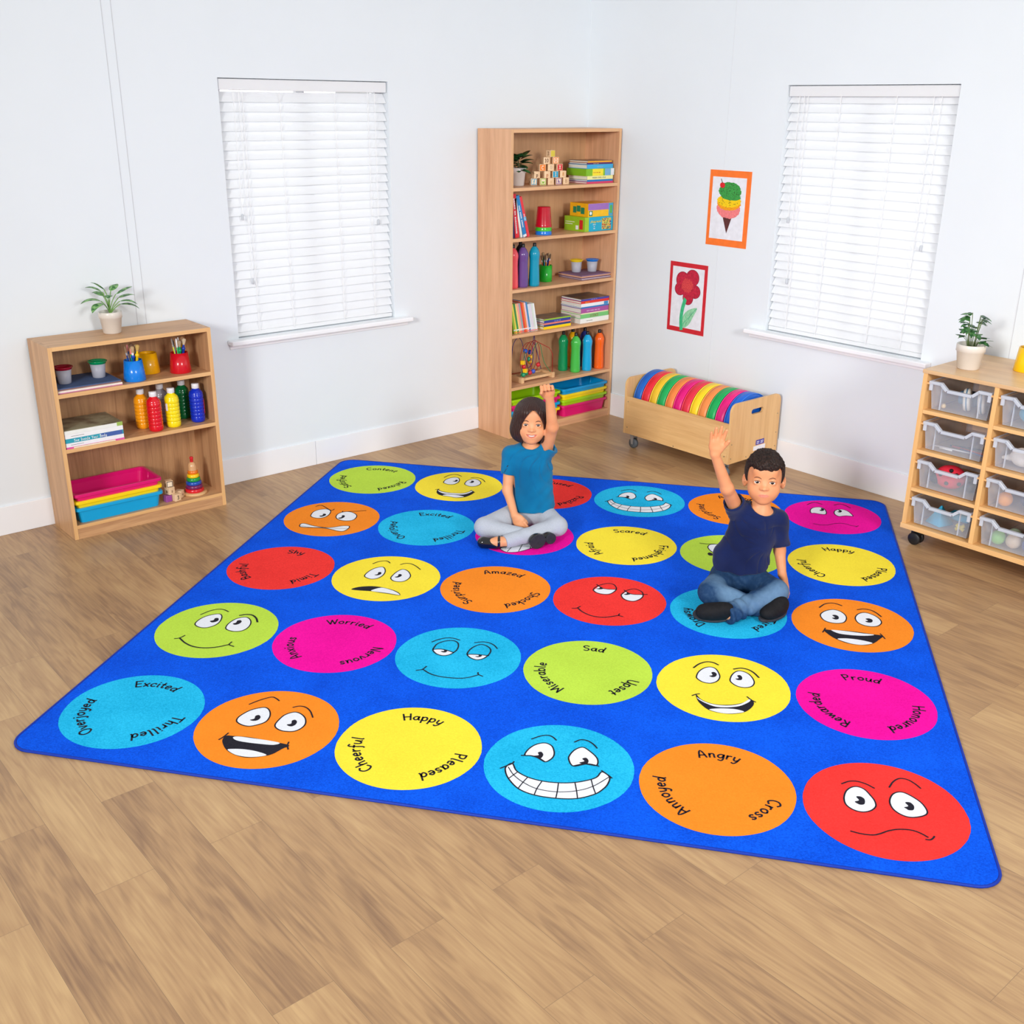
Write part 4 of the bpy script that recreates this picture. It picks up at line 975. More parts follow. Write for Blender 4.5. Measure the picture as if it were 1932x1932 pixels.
def st(z, L, y0, y1, g, xs=A_):
    for (h, col, lab, kw) in L:
        dx = kw.pop('dx', 0); dy = kw.pop('dy', 0)
        book_flat(lab, kw.pop('cat', 'book'), xs[0], xs[1] - dx, y0 + dy, y1 - dy, z, z + h - .0003, col, g, **kw); z += h
topm = mat('printed_cover', (120, 96, 70), .3, .5, .2, 25, col2=(70, 74, 90), thr=(.4, .6))
st(1.4713, [(.0115, (214, 66, 108), 'thin pink book at the bottom of the top shelf stack', {}), (.0115, (30, 120, 190), 'thin blue book above the pink one, top shelf stack', {'dy': .004}),
            (.0215, (240, 236, 160), 'cream school atlas under the green puzzle box', {'txts': [('MODERN SCHOOL ATLAS', -.01, .0075, (60, 60, 70))], 'dy': .003}),
            (.0410, (128, 186, 40), 'green puzzle box with yellow panel in the top shelf stack', {'cat': 'box', 'pages': False, 'name': 'puzzle_box', 'spine2': [(.22, .60, (245, 225, 50)), (.66, .86, (120, 175, 215)), (.87, .99, (225, 232, 240))], 'txts': [('~= =~ ~=~ =~~', -.03, .008, (200, 90, 40))], 'dy': -.008}),
            (.0245, (66, 170, 220), 'light blue book on the green puzzle box', {'txts': [('~~=~~=~', -.0, .012, (150, 200, 225))], 'dy': .002, 'dx': .004}), (.0105, (96, 50, 110), 'thin purple book near the top of the top shelf stack', {'txts': [('=~~ ~=~ ~~=~~', -.03, .006, (235, 190, 120))], 'dy': .006, 'dx': .01}),
            (.0110, (240, 168, 40), 'orange book topping the top shelf stack', {'dy': .010, 'dx': .006, 'top': topm})], -.268, -.045, g)
# two game boxes
def gamebox(lab, x0, x1, y0, y1, z0, z1, front, side, deco):
    r = thing('game_box', lab, 'box', ((x0 + x1) / 2, (y0 + y1) / 2, z0), 0, 'card game boxes on the second shelf')
    dx = (x1 - x0) / 2; dy = (y1 - y0) / 2; h = z1 - z0; q = MB()
    mf = mat('box_%02x%02x%02x' % front, front, .3); ms_ = mat('box_%02x%02x%02x' % side, side, .3)
    q.box(-dx, dx - .0006, -dy, dy, 0, h, ms_, .0008); q.box(dx - .0006, dx, -dy, dy, 0.0005, h - .0005, mf)
    e = .0003
    for (f, a, b, c, d, col) in deco:
        e += .00012
        m = mat('box_%02x%02x%02x' % col, col, .35)
        if f == 'x': q.box(dx, dx + e, -dy + a * 2 * dy, -dy + b * 2 * dy, c * h, d * h, m)
        else: q.box(-dx + a * 2 * dx, -dx + b * 2 * dx, -dy - e, -dy, c * h, d * h, m)
    q.build('carton', r); return r, dx, dy, h
r, dx, dy, h = gamebox('turquoise and lime puzzle box under the yellow one on the second shelf', .105, .288, -.276, -.036, 1.1903, 1.276, (24, 170, 204), (150, 195, 40),
    [('x', 0, .14, 0.01, .99, (160, 200, 40)), ('x', .60, .93, .1, .88, (206, 190, 100)), ('y', .74, .9, .15, .8, (205, 44, 40)), ('y', .56, .69, .12, .4, (236, 236, 236)), ('y', .05, .4, .45, .5, (235, 240, 220)), ('y', .05, .5, .6, .64, (235, 240, 220))])
q = MB(); rg = random.Random(5)
for k in range(60):
    yy = rg.uniform(-dy + .61 * 2 * dy, -dy + .92 * 2 * dy); zz = rg.uniform(.12, .86) * h; c = rg.choice([(60, 140, 60), (210, 70, 40), (230, 200, 70), (40, 100, 160), (150, 60, 40)])
    q.box(dx + .0011, dx + .0012 + k * .00001, yy - .004, yy + .004, zz - .003, zz + .003, mat('spot_%02x%02x%02x' % c, c, .4))
text_flat(q, 'playground', mat('ink_f0dc3c', (240, 220, 60), .5), lambda x, y: (dx + .0006, x - .028, h * .62 + y), .0135, .2)
for zz in (.44, .3, .17): text_flat(q, {.44: '~~=~~=', .3: '~=~', .17: '=~~='}[zz], mat('ink_fafafa', (250, 250, 250), .5), lambda x, y: (dx + .0006, x - .040, h * zz + y), .007, .2)
q.build('print', r)
r, dx, dy, h = gamebox('yellow and purple game box on top of the turquoise puzzle box', .125, .286, -.250, -.036, 1.2763, 1.355, (244, 190, 24), (244, 178, 20),
    [('x', 0, .82, .5, .99, (160, 112, 190)), ('x', .82, .995, .02, .98, (70, 165, 205)), ('x', .86, .96, .2, .8, (90, 180, 90)), ('y', .18, .36, .25, .72, (30, 130, 90)), ('y', .38, .58, .35, .8, (30, 130, 90)), ('y', .6, .8, .2, .68, (30, 130, 90)), ('x', .04, .17, .08, .45, (40, 120, 100))])
q = MB(); q.sphere((dx + .0005, -dy + .2 * dy, h * .28), .011, mat('badge_white', (235, 240, 240), .4), 14, (.15, 1, 1)); q.build('badge', r)
# fifth... small and large stacks on the fourth shelf
g = 'books stacked in the middle of the fourth shelf'
st(.6313, [(.0155, (246, 214, 20), 'yellow book at the bottom of the low stack, fourth shelf', {}), (.0120, (44, 62, 120), 'navy book second up in the low stack, fourth shelf', {'dy': .004}), (.0095, (238, 130, 110), 'salmon book in the middle of the low stack', {'dy': .002}),
           (.0165, (52, 66, 150), 'indigo book near the top of the low stack', {'txts': [('~=~ ~~=~ ~=~', .0, .008, (150, 160, 220))], 'dy': .005}), (.0105, (150, 196, 50), 'lime book with a grey printed cover topping the low stack', {'dy': .001, 'top': topm})], -.592, -.365, g, (.145, .282))
g = 'books stacked at the right of the fourth shelf'
st(.6313, [(.0300, (238, 240, 236), 'thick white book at the bottom of the tall stack', {'txts': [('~=~ ~=~ ~~=~~', -.045, .007, (90, 100, 80))]}), (.0265, (120, 200, 120), 'green science book second up in the tall stack', {'txts': [('SCIENCE', -.005, .014, (150, 80, 60))], 'dy': .003}),
           (.0065, (245, 236, 190), 'thin cream book above the green science book', {'dy': .006}), (.0300, (172, 84, 156), 'thick purple book in the middle of the tall stack', {'dy': .006, 'txts': [('=~~=~ ~~=~~ =~~~ ~~~', -.015, .010, (225, 190, 225))]}),
           (.0090, (40, 120, 190), 'thin blue book above the purple one', {'dy': .005, 'dx': -.001}), (.0205, (236, 238, 242), 'white book with blue edge in the tall stack', {'dy': .004, 'spine2': [(.82, .97, (60, 140, 200))]}),
           (.0160, (226, 52, 44), 'red book second from the top of the tall stack', {'dy': .004, 'txts': [('~~=~ ~=', -.07, .009, (250, 190, 50))]}), (.0140, (70, 66, 160), 'indigo book topping the tall stack', {'txts': [('~=~~ ~~=~ ~~=', -.01, .007, (150, 150, 220))], 'dy': .005, 'top': topm})], -.288, -.036, g, (.10, .286))
g = 'books stacked on the middle shelf of the low bookcase'
mapm = mat('map_cover', (150, 146, 118), .35, .5, .2, 14, col2=(96, 84, 66), thr=(.35, .6))
st(.4363, [(.0075, (226, 90, 160), 'thin pink book at the bottom of the low bookcase stack', {'spine2': [(.12, .84, (240, 232, 196))], 'dx': -.004}), (.0185, (238, 238, 240), 'white paperback with black lettering bar, second from bottom', {'txts': [('_____', -.082, .010, (74, 74, 78))]}),
           (.0205, (50, 160, 180), 'teal book with white lettering in the low bookcase stack', {'txts': [('See Inside Your Body', -.02, .0115, (235, 245, 245))], 'spine2': [(.6, .98, (70, 100, 170))]}),
           (.0200, (240, 240, 240), 'white paperback with black lettering bar below the map cover', {'txts': [('_____', -.076, .010, (74, 74, 78))]}), (.0190, (236, 238, 232), 'white book with a green and brown printed cover on top', {'top': mapm, 'spine2': [(.9, 1, (160, 190, 90))]})],
   -3.480, -3.214, g, (.062, .274))
def pad(lab, x0, x1, y0, y1, z0, layers):
    r = thing('paper_pile', lab, 'paper', ((x0 + x1) / 2, (y0 + y1) / 2, z0)); z = 0; rg = random.Random(2)
    for h, c in layers:
        q = MB(); j = rg.uniform(-.002, .002); q.box((x0 - x1) / 2 + j, (x1 - x0) / 2 + j, (y0 - y1) / 2 + j, (y1 - y0) / 2 + j, z, z + h - .0001, mat('sugar_%02x%02x%02x' % c, c, .85)); q.build('paper_layer', r); z += h
pad('pile of coloured paper topped with slate blue on the low bookcase', .035, .265, -3.480, -3.190, .6903, [(.004, (200, 120, 160)), (.008, (238, 226, 214)), (.006, (140, 104, 96)), (.005, (70, 92, 132))])
pad('pile of mauve paper on the third shelf under two paint pots', .075, .286, -.288, -.037, .8993, [(.006, (132, 106, 122)), (.003, (214, 206, 214)), (.007, (118, 82, 104)), (.003, (216, 170, 140)), (.004, (222, 170, 130)), (.0065, (126, 96, 128))])
# upright leaning books
def book_up(lab, y, ang, th, H, D, col, z, g, xf=.275, pages=True, txt=None, bands=()):
    m = mat('cover_%02x%02x%02x' % tuple(col), col, .35, .4, .02)
    r = thing('book', lab, 'book', (xf, y, z + .0004), 0, g, rot=(ang, 0, 0))
    q = MB(); t = min(.002, th * .2)
    q.box(-D, 0, 0, t, 0, H, m); q.box(-D, 0, th - t, th, 0, H, m); q.box(-t, 0, t, th - t, 0, H, m)
    for a, b, c in bands: q.box(0, .0003, .0003, th - .0003, a * H, b * H, mat('cover_%02x%02x%02x' % tuple(c), c, .4))
    if txt: text_flat(q, txt, mat('ink_fafafa', (250, 250, 250), .5), lambda x, yy: (.0006, th / 2 - th * .22 + yy, H * .5 - x), th * .5, .16)
    q.build('cover', r); q = MB(); q.box(-D + .003, -t - .0001, t + .0001, th - t - .0001, .003, H - .003, M_pages); q.build('pages', r)
g = 'tall books leaning at the left of the second shelf'
a = math.radians
book_up('navy book at the far left of the second shelf', -.842, a(5), .018, .235, .15, (50, 34, 90), 1.1900, g)
book_up('thick red book leaning beside the navy one', -.820, a(7), .030, .245, .16, (222, 44, 56), 1.1900, g, txt='~=~~=~~ =~~ ~~=~~~=~~=~')
book_up('white book leaning between the red and blue ones', -.778, a(13), .014, .225, .15, (225, 228, 222), 1.1900, g)
book_up('blue dictionary leaning on the second shelf', -.758, a(15), .026, .240, .15, (40, 130, 190), 1.1900, g, txt='~=~~ ~=~~~ ~=~~=~', bands=[(.0, .06, (230, 230, 235))])
book_up('thin red book leaning at the right of the upright row', -.727, a(16), .018, .235, .15, (226, 60, 70), 1.1900, g, txt='~=~~ ~~', bands=[(.4, .5, (90, 170, 210))])
g = 'thin books leaning in a row on the fourth shelf'
CL = [((150, 200, 60), 'lime'), ((240, 225, 90), 'yellow'), ((60, 150, 80), 'green'), ((246, 210, 130), 'pale orange'), ((240, 160, 150), 'pink'), ((150, 170, 170), 'grey'), ((226, 70, 50), 'red'), ((240, 130, 60), 'orange'), ((238, 200, 210), 'pale pink'),
      ((70, 140, 190), 'blue'), ((220, 226, 232), 'white'), ((225, 215, 228), 'lilac'), ((214, 226, 214), 'mint'), ((235, 240, 240), 'cold white')]
for k, (c, n) in enumerate(CL):
    H = .182 if k < 10 else .170
    pos = 'leftmost' if k == 0 else ('rightmost' if k == 13 else 'between the %s and %s ones' % (CL[k - 1][1], CL[k + 1][1]))
    book_up('thin %s reading book, %s in the leaning row' % (n, pos), -.822 + k * .0136, a(12), .0124, H, .13, c, .6310, g, bands=[(.10, .14, (236, 236, 236)), (.02, .05, (230, 90, 70))])

# paintings on the right wall
def painting(lab, x0, x1, z0, z1, bcol, b, draw):
    r = thing('painting', lab, 'picture', ((x0 + x1) / 2, -.0005, (z0 + z1) / 2)); W = x1 - x0; H = z1 - z0
    q = MB(); mc = mat('mount_%02x%02x%02x' % bcol, bcol, .6); q.box(-W / 2, W / 2, -.0016, 0, -H / 2, H / 2, mc); q.build('mount', r)
    q = MB(); q.box(-W / 2 + b[0], W / 2 - b[1], -.0024, -.0017, -H / 2 + b[2], H / 2 - b[3], mat('drawing_paper', (232, 233, 240), .7)); q.build('paper', r)
    q = MB(); fn = lambda u, v, l=0: ((u - .5) * W, -.0027 - l * .0002, (v - .5) * H); draw(q, fn, W / H); q.build('paint', r)
def circ(cx, cy, rx, ry, n=36, j=0, seed=1):
    rg = random.Random(seed); return [(cx + rx * math.cos(2 * PI * k / n) * (1 + rg.uniform(-j, j)), cy + ry * math.sin(2 * PI * k / n) * (1 + rg.uniform(-j, j))) for k in range(n)]
def ice(q, fn, asp):
    bl = lambda p, m, l: blob(q, p, m, lambda x, y: fn(x, y, l))
    bl([(.385, .385), (.60, .385), (.50, .175)], mat('crayon_brown', (96, 46, 46), .8, var=.2, scale=200), 0)
    bl(circ(.51, .50, .285, .125, 60, .05, 3), mat('sponge_pink', (246, 130, 132), .8, var=.12, scale=220), 1)
    bl(circ(.51, .575, .288, .095, 60, .04, 4), mat('sponge_orange', (246, 160, 20), .8, var=.1, scale=220), 2)
    bl(circ(.51, .605, .288, .085, 60, .04, 5), mat('sponge_yellow', (250, 206, 10), .8, var=.1, scale=220), 3)
    bl(circ(.515, .735, .27, .115, 60, .06, 6), mat('sponge_green', (60, 160, 70), .8, var=.25, scale=200), 4)
    bl(circ(.58, .66, .21, .045, 60, .08, 9), mat('sponge_green', (0, 0, 0)), 5)
    rg = random.Random(8); mkk = mat('sprinkle_dark', (50, 50, 30), .8)
    for k in range(46):
        a_ = rg.uniform(0, 2 * PI); d = math.sqrt(rg.random()); cx, cy = (.515 + .24 * d * math.cos(a_), .725 + .10 * d * math.sin(a_)) if k < 30 else (.485 + .24 * d * math.cos(a_), .575 + .06 * d * math.sin(a_))
        an = rg.uniform(0, PI); dx_, dy_ = .011 * math.cos(an), .008 * math.sin(an); ribbon(q, [(cx - dx_, cy - dy_), (cx + dx_, cy + dy_)], .006, mkk, lambda x, y: fn(x, y, 6))
    bl(circ(.325, .805, .062, .037, 24, .06, 7), mat('crayon_red', (214, 30, 36), .8), 6)
    ribbon(q, [(.325, .835), (.30, .86), (.285, .885)], .012, mat('crayon_stem', (70, 80, 60), .8), lambda x, y: fn(x, y, 7))
painting('ice cream painting with orange mount, upper one on the right wall', 1.007, 1.296, 1.171, 1.582, (250, 120, 40), (.022, .030, .038, .036), ice)
def flower(q, fn, asp):
    m = mat('poster_red', (196, 30, 62), .6, var=.16, scale=90); md = mat('poster_red_edge', (140, 16, 50), .7); mi_ = mat('poster_orange', (208, 74, 66), .7, .5, .2, 260, col2=(190, 34, 62), thr=(.42, .58))
    P = [(.36, .75, .165, .115), (.62, .80, .165, .110), (.30, .62, .13, .085), (.70, .61, .14, .09), (.53, .51, .13, .095), (.50, .67, .22, .14)]
    for k, (x, y, a_, b_) in enumerate(P): blob(q, circ(x, y, a_ + .012, b_ + .008), md, lambda u, v: fn(u, v, .0 + k * .25))
    for k, (x, y, a_, b_) in enumerate(P): blob(q, circ(x, y, a_, b_), m, lambda u, v: fn(u, v, 1.6 + k * .25))
    blob(q, circ(.5, .68, .15, .10, 60, .16, 2), mi_, lambda u, v: fn(u, v, 3.3))
    mg = mat('poster_green', (60, 190, 130), .7, var=.1, scale=60); ml = mat('poster_pale_green', (150, 214, 170), .7, var=.12, scale=70)
    lf = catmull([(.43, .12), (.42, .22), (.55, .33), (.79, .385), (.70, .25), (.60, .13), (.47, .07)], True, 5)
    blob(q, [tuple(p) for p in lf], ml, lambda u, v: fn(u, v, 3.6)); ribbon(q, catmull([(.455, .47), (.40, .33), (.38, .18), (.40, .055)], False, 6), .085, mg, lambda u, v: fn(u, v, 4))
    for p in ([(.43, .12), (.6, .24), (.78, .38)], [(.45, .1), (.52, .27)], [(.5, .1), (.66, .3)]): ribbon(q, catmull(p, False, 4), .008, mg, lambda u, v: fn(u, v, 5))
painting('red flower painting with red mount, lower one on the right wall', .752, 1.039, .638, 1.049, (206, 32, 46), (.022, .022, .028, .026), flower)

FACES = {
 '10': [
  ('w', [-0.506,0.086,-0.503,0.202,-0.427,0.369,-0.297,0.475,-0.213,0.473,-0.131,0.384,-0.081,0.247,-0.095,0.109,-0.225,-0.014,-0.334,-0.029,-0.449,0.016]),
  ('w', [0.078,0.087,0.077,0.221,0.108,0.365,0.207,0.463,0.31,0.444,0.418,0.352,0.482,0.211,0.471,0.086,0.397,-0.012,0.247,-0.036,0.135,0.009]),
  ('k', [-0.321,0.129,-0.276,0.171,-0.291,0.241,-0.253,0.275,-0.206,0.229,-0.203,0.167,-0.231,0.125,-0.284,0.113]),
  ('k', [0.238,0.13,0.287,0.166,0.267,0.24,0.302,0.273,0.346,0.232,0.358,0.162,0.325,0.103,0.274,0.102]),
  ('s', [-0.514,0.516,-0.416,0.656,-0.288,0.775,-0.209,0.76,-0.131,0.706]),
  ('s', [0.139,0.58,0.218,0.633,0.318,0.622,0.425,0.534,0.523,0.387]),
  ('k', [-0.46,-0.32,-0.363,-0.307,-0.154,-0.288,0.056,-0.299,0.258,-0.32,0.41,-0.333,0.485,-0.364,0.425,-0.445,0.353,-0.584,0.275,-0.658,0.112,-0.737,-0.047,-0.751,-0.218,-0.697,-0.339,-0.612,-0.443,-0.482,-0.476,-0.392]),
  ('p', [-0.353,-0.344,-0.294,-0.307,-0.09,-0.303,0.138,-0.305,0.329,-0.327,0.267,-0.391,0.073,-0.411,-0.151,-0.415,-0.285,-0.397]),
  ('p', [-0.29,-0.638,-0.219,-0.603,-0.073,-0.579,0.11,-0.588,0.278,-0.639,0.156,-0.712,0.003,-0.74,-0.152,-0.719]),
  ('s', [-0.517,-0.437,-0.487,-0.359,-0.466,-0.255]),
  ('s', [0.441,-0.278,0.458,-0.361,0.504,-0.446]),
 ],
 '30': [
  ('w', [-0.489,0.147,-0.465,0.298,-0.387,0.429,-0.272,0.491,-0.171,0.438,-0.115,0.307,-0.105,0.199,-0.134,0.113,-0.195,0.049,-0.316,0.121,-0.411,0.144], 1),
  ('w', [0.107,0.178,0.109,0.299,0.161,0.432,0.252,0.504,0.367,0.419,0.461,0.31,0.498,0.209,0.483,0.114,0.345,0.115,0.191,0.035], 1),
  ('k', [-0.367,0.149,-0.305,0.183,-0.327,0.238,-0.287,0.268,-0.249,0.216,-0.249,0.156,-0.269,0.111,-0.317,0.126]),
  ('k', [0.259,0.134,0.319,0.178,0.283,0.229,0.328,0.263,0.37,0.209,0.365,0.13,0.301,0.111]),
  ('s', [-0.531,0.121,-0.477,0.133,-0.388,0.144,-0.292,0.116,-0.194,0.044]),
  ('s', [0.191,0.035,0.302,0.105,0.399,0.128,0.523,0.108]),
  ('s', [-0.474,0.545,-0.371,0.643,-0.274,0.687,-0.199,0.661,-0.135,0.592]),
  ('s', [0.117,0.602,0.191,0.678,0.283,0.678,0.373,0.615,0.443,0.524]),
  ('w', [-0.611,-0.086,-0.523,-0.239,-0.357,-0.343,-0.152,-0.389,0.064,-0.38,0.271,-0.325,0.45,-0.223,0.535,-0.138,0.583,-0.013,0.693,-0.102,0.692,-0.26,0.645,-0.389,0.557,-0.518,0.356,-0.656,0.09,-0.713,-0.198,-0.705,-0.421,-0.616,-0.593,-0.425,-0.668,-0.263,-0.672,-0.168], 1),
  ('s', [-0.647,-0.181,-0.54,-0.338,-0.386,-0.471,-0.182,-0.57,0.077,-0.578,0.32,-0.5,0.512,-0.356,0.693,-0.102], 0.6),
  ('s', [-0.741,-0.232,-0.674,-0.159,-0.615,-0.096,-0.598,-0.043]),
  ('s', [0.574,0.013,0.654,-0.054,0.728,-0.122]),
  ('s', [-0.505,-0.268,-0.54,-0.338,-0.586,-0.43], 0.7),
  ('s', [-0.35,-0.351,-0.386,-0.471,-0.421,-0.616], 0.7),
  ('s', [-0.151,-0.393,-0.184,-0.562,-0.193,-0.704], 0.7),
  ('s', [0.064,-0.38,0.082,-0.573,0.088,-0.714], 0.7),
  ('s', [0.271,-0.325,0.32,-0.5,0.358,-0.656], 0.7),
  ('s', [0.469,-0.219,0.514,-0.365,0.569,-0.511], 0.7),
 ],
 '50': [
  ('w', [-0.486,0.103,-0.453,0.258,-0.384,0.364,-0.302,0.403,-0.215,0.362,-0.148,0.239,-0.108,0.131,-0.108,0.016,-0.177,-0.085,-0.28,-0.136,-0.387,-0.114,-0.468,-0.028]),
  ('w', [0.076,0.154,0.113,0.299,0.178,0.383,0.258,0.407,0.352,0.354,0.467,0.225,0.515,0.055,0.464,-0.041,0.316,-0.112,0.2,-0.092,0.104,0.008]),
  ('k', [-0.356,0.065,-0.303,0.106,-0.331,0.177,-0.274,0.19,-0.232,0.142,-0.24,0.043,-0.289,0.013,-0.326,0.027]),
  ('k', [0.242,0.081,0.295,0.118,0.266,0.188,0.328,0.202,0.366,0.134,0.347,0.048,0.29,0.032,0.266,0.055]),
  ('s', [-0.493,0.423,-0.396,0.499,-0.292,0.523,-0.182,0.487,-0.087,0.416]),
  ('s', [0.105,0.48,0.171,0.623,0.26,0.715,0.361,0.708,0.442,0.634,0.5,0.547]),
  ('s', [-0.453,-0.563,-0.328,-0.587,-0.201,-0.581,-0.113,-0.538,0.001,-0.452,0.134,-0.393,0.272,-0.379,0.372,-0.415,0.45,-0.476]),
  ('s', [0.42,-0.526,0.473,-0.52,0.509,-0.48,0.53,-0.44]),
 ],
 '01': [
  ('w', [-0.44,0.077,-0.449,0.251,-0.383,0.408,-0.233,0.521,-0.136,0.448,-0.079,0.262,-0.098,0.107,-0.197,-0.003,-0.325,-0.008]),
  ('w', [0.117,0.083,0.099,0.241,0.146,0.417,0.27,0.51,0.39,0.436,0.464,0.289,0.474,0.13,0.42,0.02,0.298,-0.021,0.176,0.011]),
  ('k', [-0.249,0.235,-0.205,0.283,-0.215,0.352,-0.163,0.369,-0.124,0.302,-0.138,0.236,-0.192,0.198]),
  ('k', [0.169,0.233,0.204,0.283,0.193,0.357,0.24,0.383,0.282,0.334,0.274,0.25,0.225,0.203]),
  ('s', [-0.516,0.428,-0.429,0.592,-0.326,0.683,-0.219,0.689,-0.107,0.637]),
  ('s', [0.145,0.545,0.237,0.606,0.347,0.606,0.46,0.517,0.546,0.384], 1.5),
  ('s', [-0.437,-0.446,-0.275,-0.573,-0.092,-0.657,0.096,-0.663,0.281,-0.597,0.446,-0.466], 1.3),
  ('s', [-0.512,-0.48,-0.443,-0.436,-0.402,-0.336]),
  ('s', [0.446,-0.373,0.446,-0.466,0.548,-0.511]),
 ],
 '21': [
  ('s', [-0.458,0.147,-0.439,0.32,-0.345,0.44,-0.231,0.491,-0.139,0.451,-0.09,0.353,-0.075,0.213,-0.102,0.1,-0.156,0.006,-0.245,-0.039,-0.357,-0.006,-0.439,0.08,-0.458,0.147]),
  ('s', [0.115,0.116,0.129,0.261,0.187,0.394,0.272,0.467,0.387,0.417,0.457,0.314,0.465,0.186,0.422,0.037,0.331,-0.047,0.223,-0.021,0.143,0.052,0.115,0.116]),
  ('p', [-0.437,0.123,-0.347,0.161,-0.229,0.148,-0.107,0.099,-0.157,0.01,-0.248,-0.03,-0.348,0.003], 1),
  ('p', [0.143,0.08,0.234,0.116,0.345,0.123,0.452,0.12,0.411,0.034,0.329,-0.043,0.228,-0.016], 1),
  ('s', [-0.451,0.125,-0.347,0.161,-0.229,0.148,-0.101,0.096]),
  ('s', [0.125,0.09,0.234,0.116,0.345,0.123,0.468,0.124]),
  ('k', [-0.318,0.097,-0.266,0.116,-0.276,0.154,-0.222,0.143,-0.224,0.088,-0.264,0.069]),
  ('k', [0.265,0.058,0.317,0.075,0.307,0.114,0.358,0.114,0.353,0.067,0.309,0.04]),
  ('s', [-0.542,0.364,-0.459,0.474,-0.343,0.559,-0.229,0.57,-0.114,0.531]),
  ('s', [0.143,0.5,0.261,0.557,0.379,0.548,0.474,0.486,0.548,0.388]),
  ('s', [-0.426,-0.535,-0.273,-0.642,-0.106,-0.689,0.111,-0.688,0.294,-0.639,0.447,-0.517]),
  ('s', [-0.515,-0.589,-0.435,-0.541,-0.396,-0.432]),
  ('s', [0.432,-0.433,0.452,-0.494,0.53,-0.535]),
 ],
 '41': [
  ('w', [-0.413,0.204,-0.388,0.361,-0.316,0.495,-0.223,0.559,-0.138,0.525,-0.083,0.397,-0.062,0.263,-0.101,0.129,-0.196,0.046,-0.306,0.058,-0.387,0.13]),
  ('w', [0.096,0.22,0.123,0.387,0.187,0.507,0.264,0.536,0.364,0.478,0.431,0.355,0.459,0.214,0.422,0.094,0.326,0.034,0.217,0.046,0.129,0.126]),
  ('k', [-0.222,0.272,-0.174,0.306,-0.194,0.383,-0.15,0.409,-0.111,0.355,-0.123,0.277,-0.171,0.242]),
  ('k', [0.175,0.273,0.224,0.302,0.2,0.375,0.244,0.399,0.276,0.342,0.268,0.26,0.214,0.241]),
  ('s', [-0.472,0.475,-0.39,0.621,-0.281,0.712,-0.179,0.711,-0.097,0.653], 1.3),
  ('s', [0.143,0.572,0.251,0.628,0.363,0.607,0.453,0.522,0.528,0.389], 1.3),
  ('k', [-0.389,-0.336,-0.313,-0.458,-0.193,-0.536,-0.055,-0.556,0.123,-0.521,0.258,-0.452,0.352,-0.367,0.404,-0.28,0.457,-0.384,0.426,-0.527,0.324,-0.684,0.16,-0.773,-0.026,-0.786,-0.195,-0.733,-0.329,-0.567,-0.379,-0.43], 1),
  ('p', [-0.374,-0.419,-0.301,-0.487,-0.182,-0.554,-0.033,-0.572,0.134,-0.539,0.279,-0.451,0.388,-0.305,0.404,-0.344,0.352,-0.43,0.239,-0.54,0.073,-0.609,-0.094,-0.627,-0.245,-0.558,-0.344,-0.476]),
  ('p', [-0.179,-0.73,-0.051,-0.669,0.094,-0.639,0.22,-0.637,0.319,-0.682,0.16,-0.763,-0.005,-0.785]),
  ('s', [-0.446,-0.386,-0.395,-0.337,-0.342,-0.31]),
  ('s', [0.356,-0.234,0.414,-0.31,0.48,-0.362]),
 ],
 '12': [
  ('w', [-0.415,-0.015,-0.409,0.169,-0.35,0.341,-0.242,0.445,-0.166,0.399,-0.1,0.243,-0.093,0.075,-0.14,-0.061,-0.235,-0.125,-0.34,-0.095]),
  ('w', [0.093,-0.006,0.09,0.161,0.127,0.34,0.192,0.433,0.307,0.368,0.405,0.208,0.423,0.073,0.384,-0.061,0.299,-0.122,0.179,-0.109]),
  ('k', [-0.249,0.066,-0.205,0.11,-0.216,0.193,-0.172,0.211,-0.142,0.134,-0.174,0.07,-0.215,0.052]),
  ('k', [0.146,0.062,0.19,0.109,0.181,0.191,0.223,0.207,0.255,0.144,0.226,0.068,0.182,0.043]),
  ('s', [-0.452,0.549,-0.368,0.673,-0.267,0.733,-0.201,0.719,-0.141,0.653]),
  ('s', [0.075,0.631,0.152,0.709,0.26,0.711,0.38,0.631,0.51,0.497]),
  ('k', [-0.447,-0.634,-0.373,-0.524,-0.237,-0.452,-0.088,-0.416,0.076,-0.425,0.266,-0.478,0.403,-0.551,0.474,-0.63,0.462,-0.68,0.269,-0.661,0.095,-0.65,-0.083,-0.627,-0.284,-0.643], 1),
  ('p', [-0.075,-0.62,-0.045,-0.539,0.031,-0.462,0.106,-0.445,0.274,-0.503,0.4,-0.578,0.464,-0.641,0.453,-0.669,0.263,-0.641,0.09,-0.633]),
 ],
 '32': [
  ('s', [-0.337,0.34,-0.317,0.456,-0.242,0.586,-0.116,0.687,-0.009,0.67,0.05,0.571,0.069,0.464,0.034,0.332,-0.034,0.234,-0.145,0.208,-0.264,0.247,-0.337,0.34]),
  ('s', [0.183,0.245,0.213,0.361,0.279,0.486,0.385,0.561,0.494,0.51,0.554,0.414,0.569,0.268,0.521,0.136,0.43,0.041,0.317,0.048,0.23,0.121,0.183,0.245]),
  ('p', [-0.322,0.33,-0.291,0.434,-0.256,0.521,-0.177,0.447,-0.06,0.439,0.053,0.455,0.026,0.344,-0.036,0.252,-0.146,0.221,-0.255,0.263]),
  ('p', [0.194,0.247,0.218,0.321,0.259,0.404,0.341,0.336,0.444,0.328,0.551,0.337,0.558,0.266,0.508,0.147,0.428,0.061,0.32,0.068,0.232,0.148]),
  ('s', [-0.308,0.599,-0.244,0.515,-0.166,0.45,-0.06,0.439,0.074,0.465]),
  ('s', [0.212,0.47,0.265,0.4,0.341,0.336,0.444,0.328,0.637,0.379]),
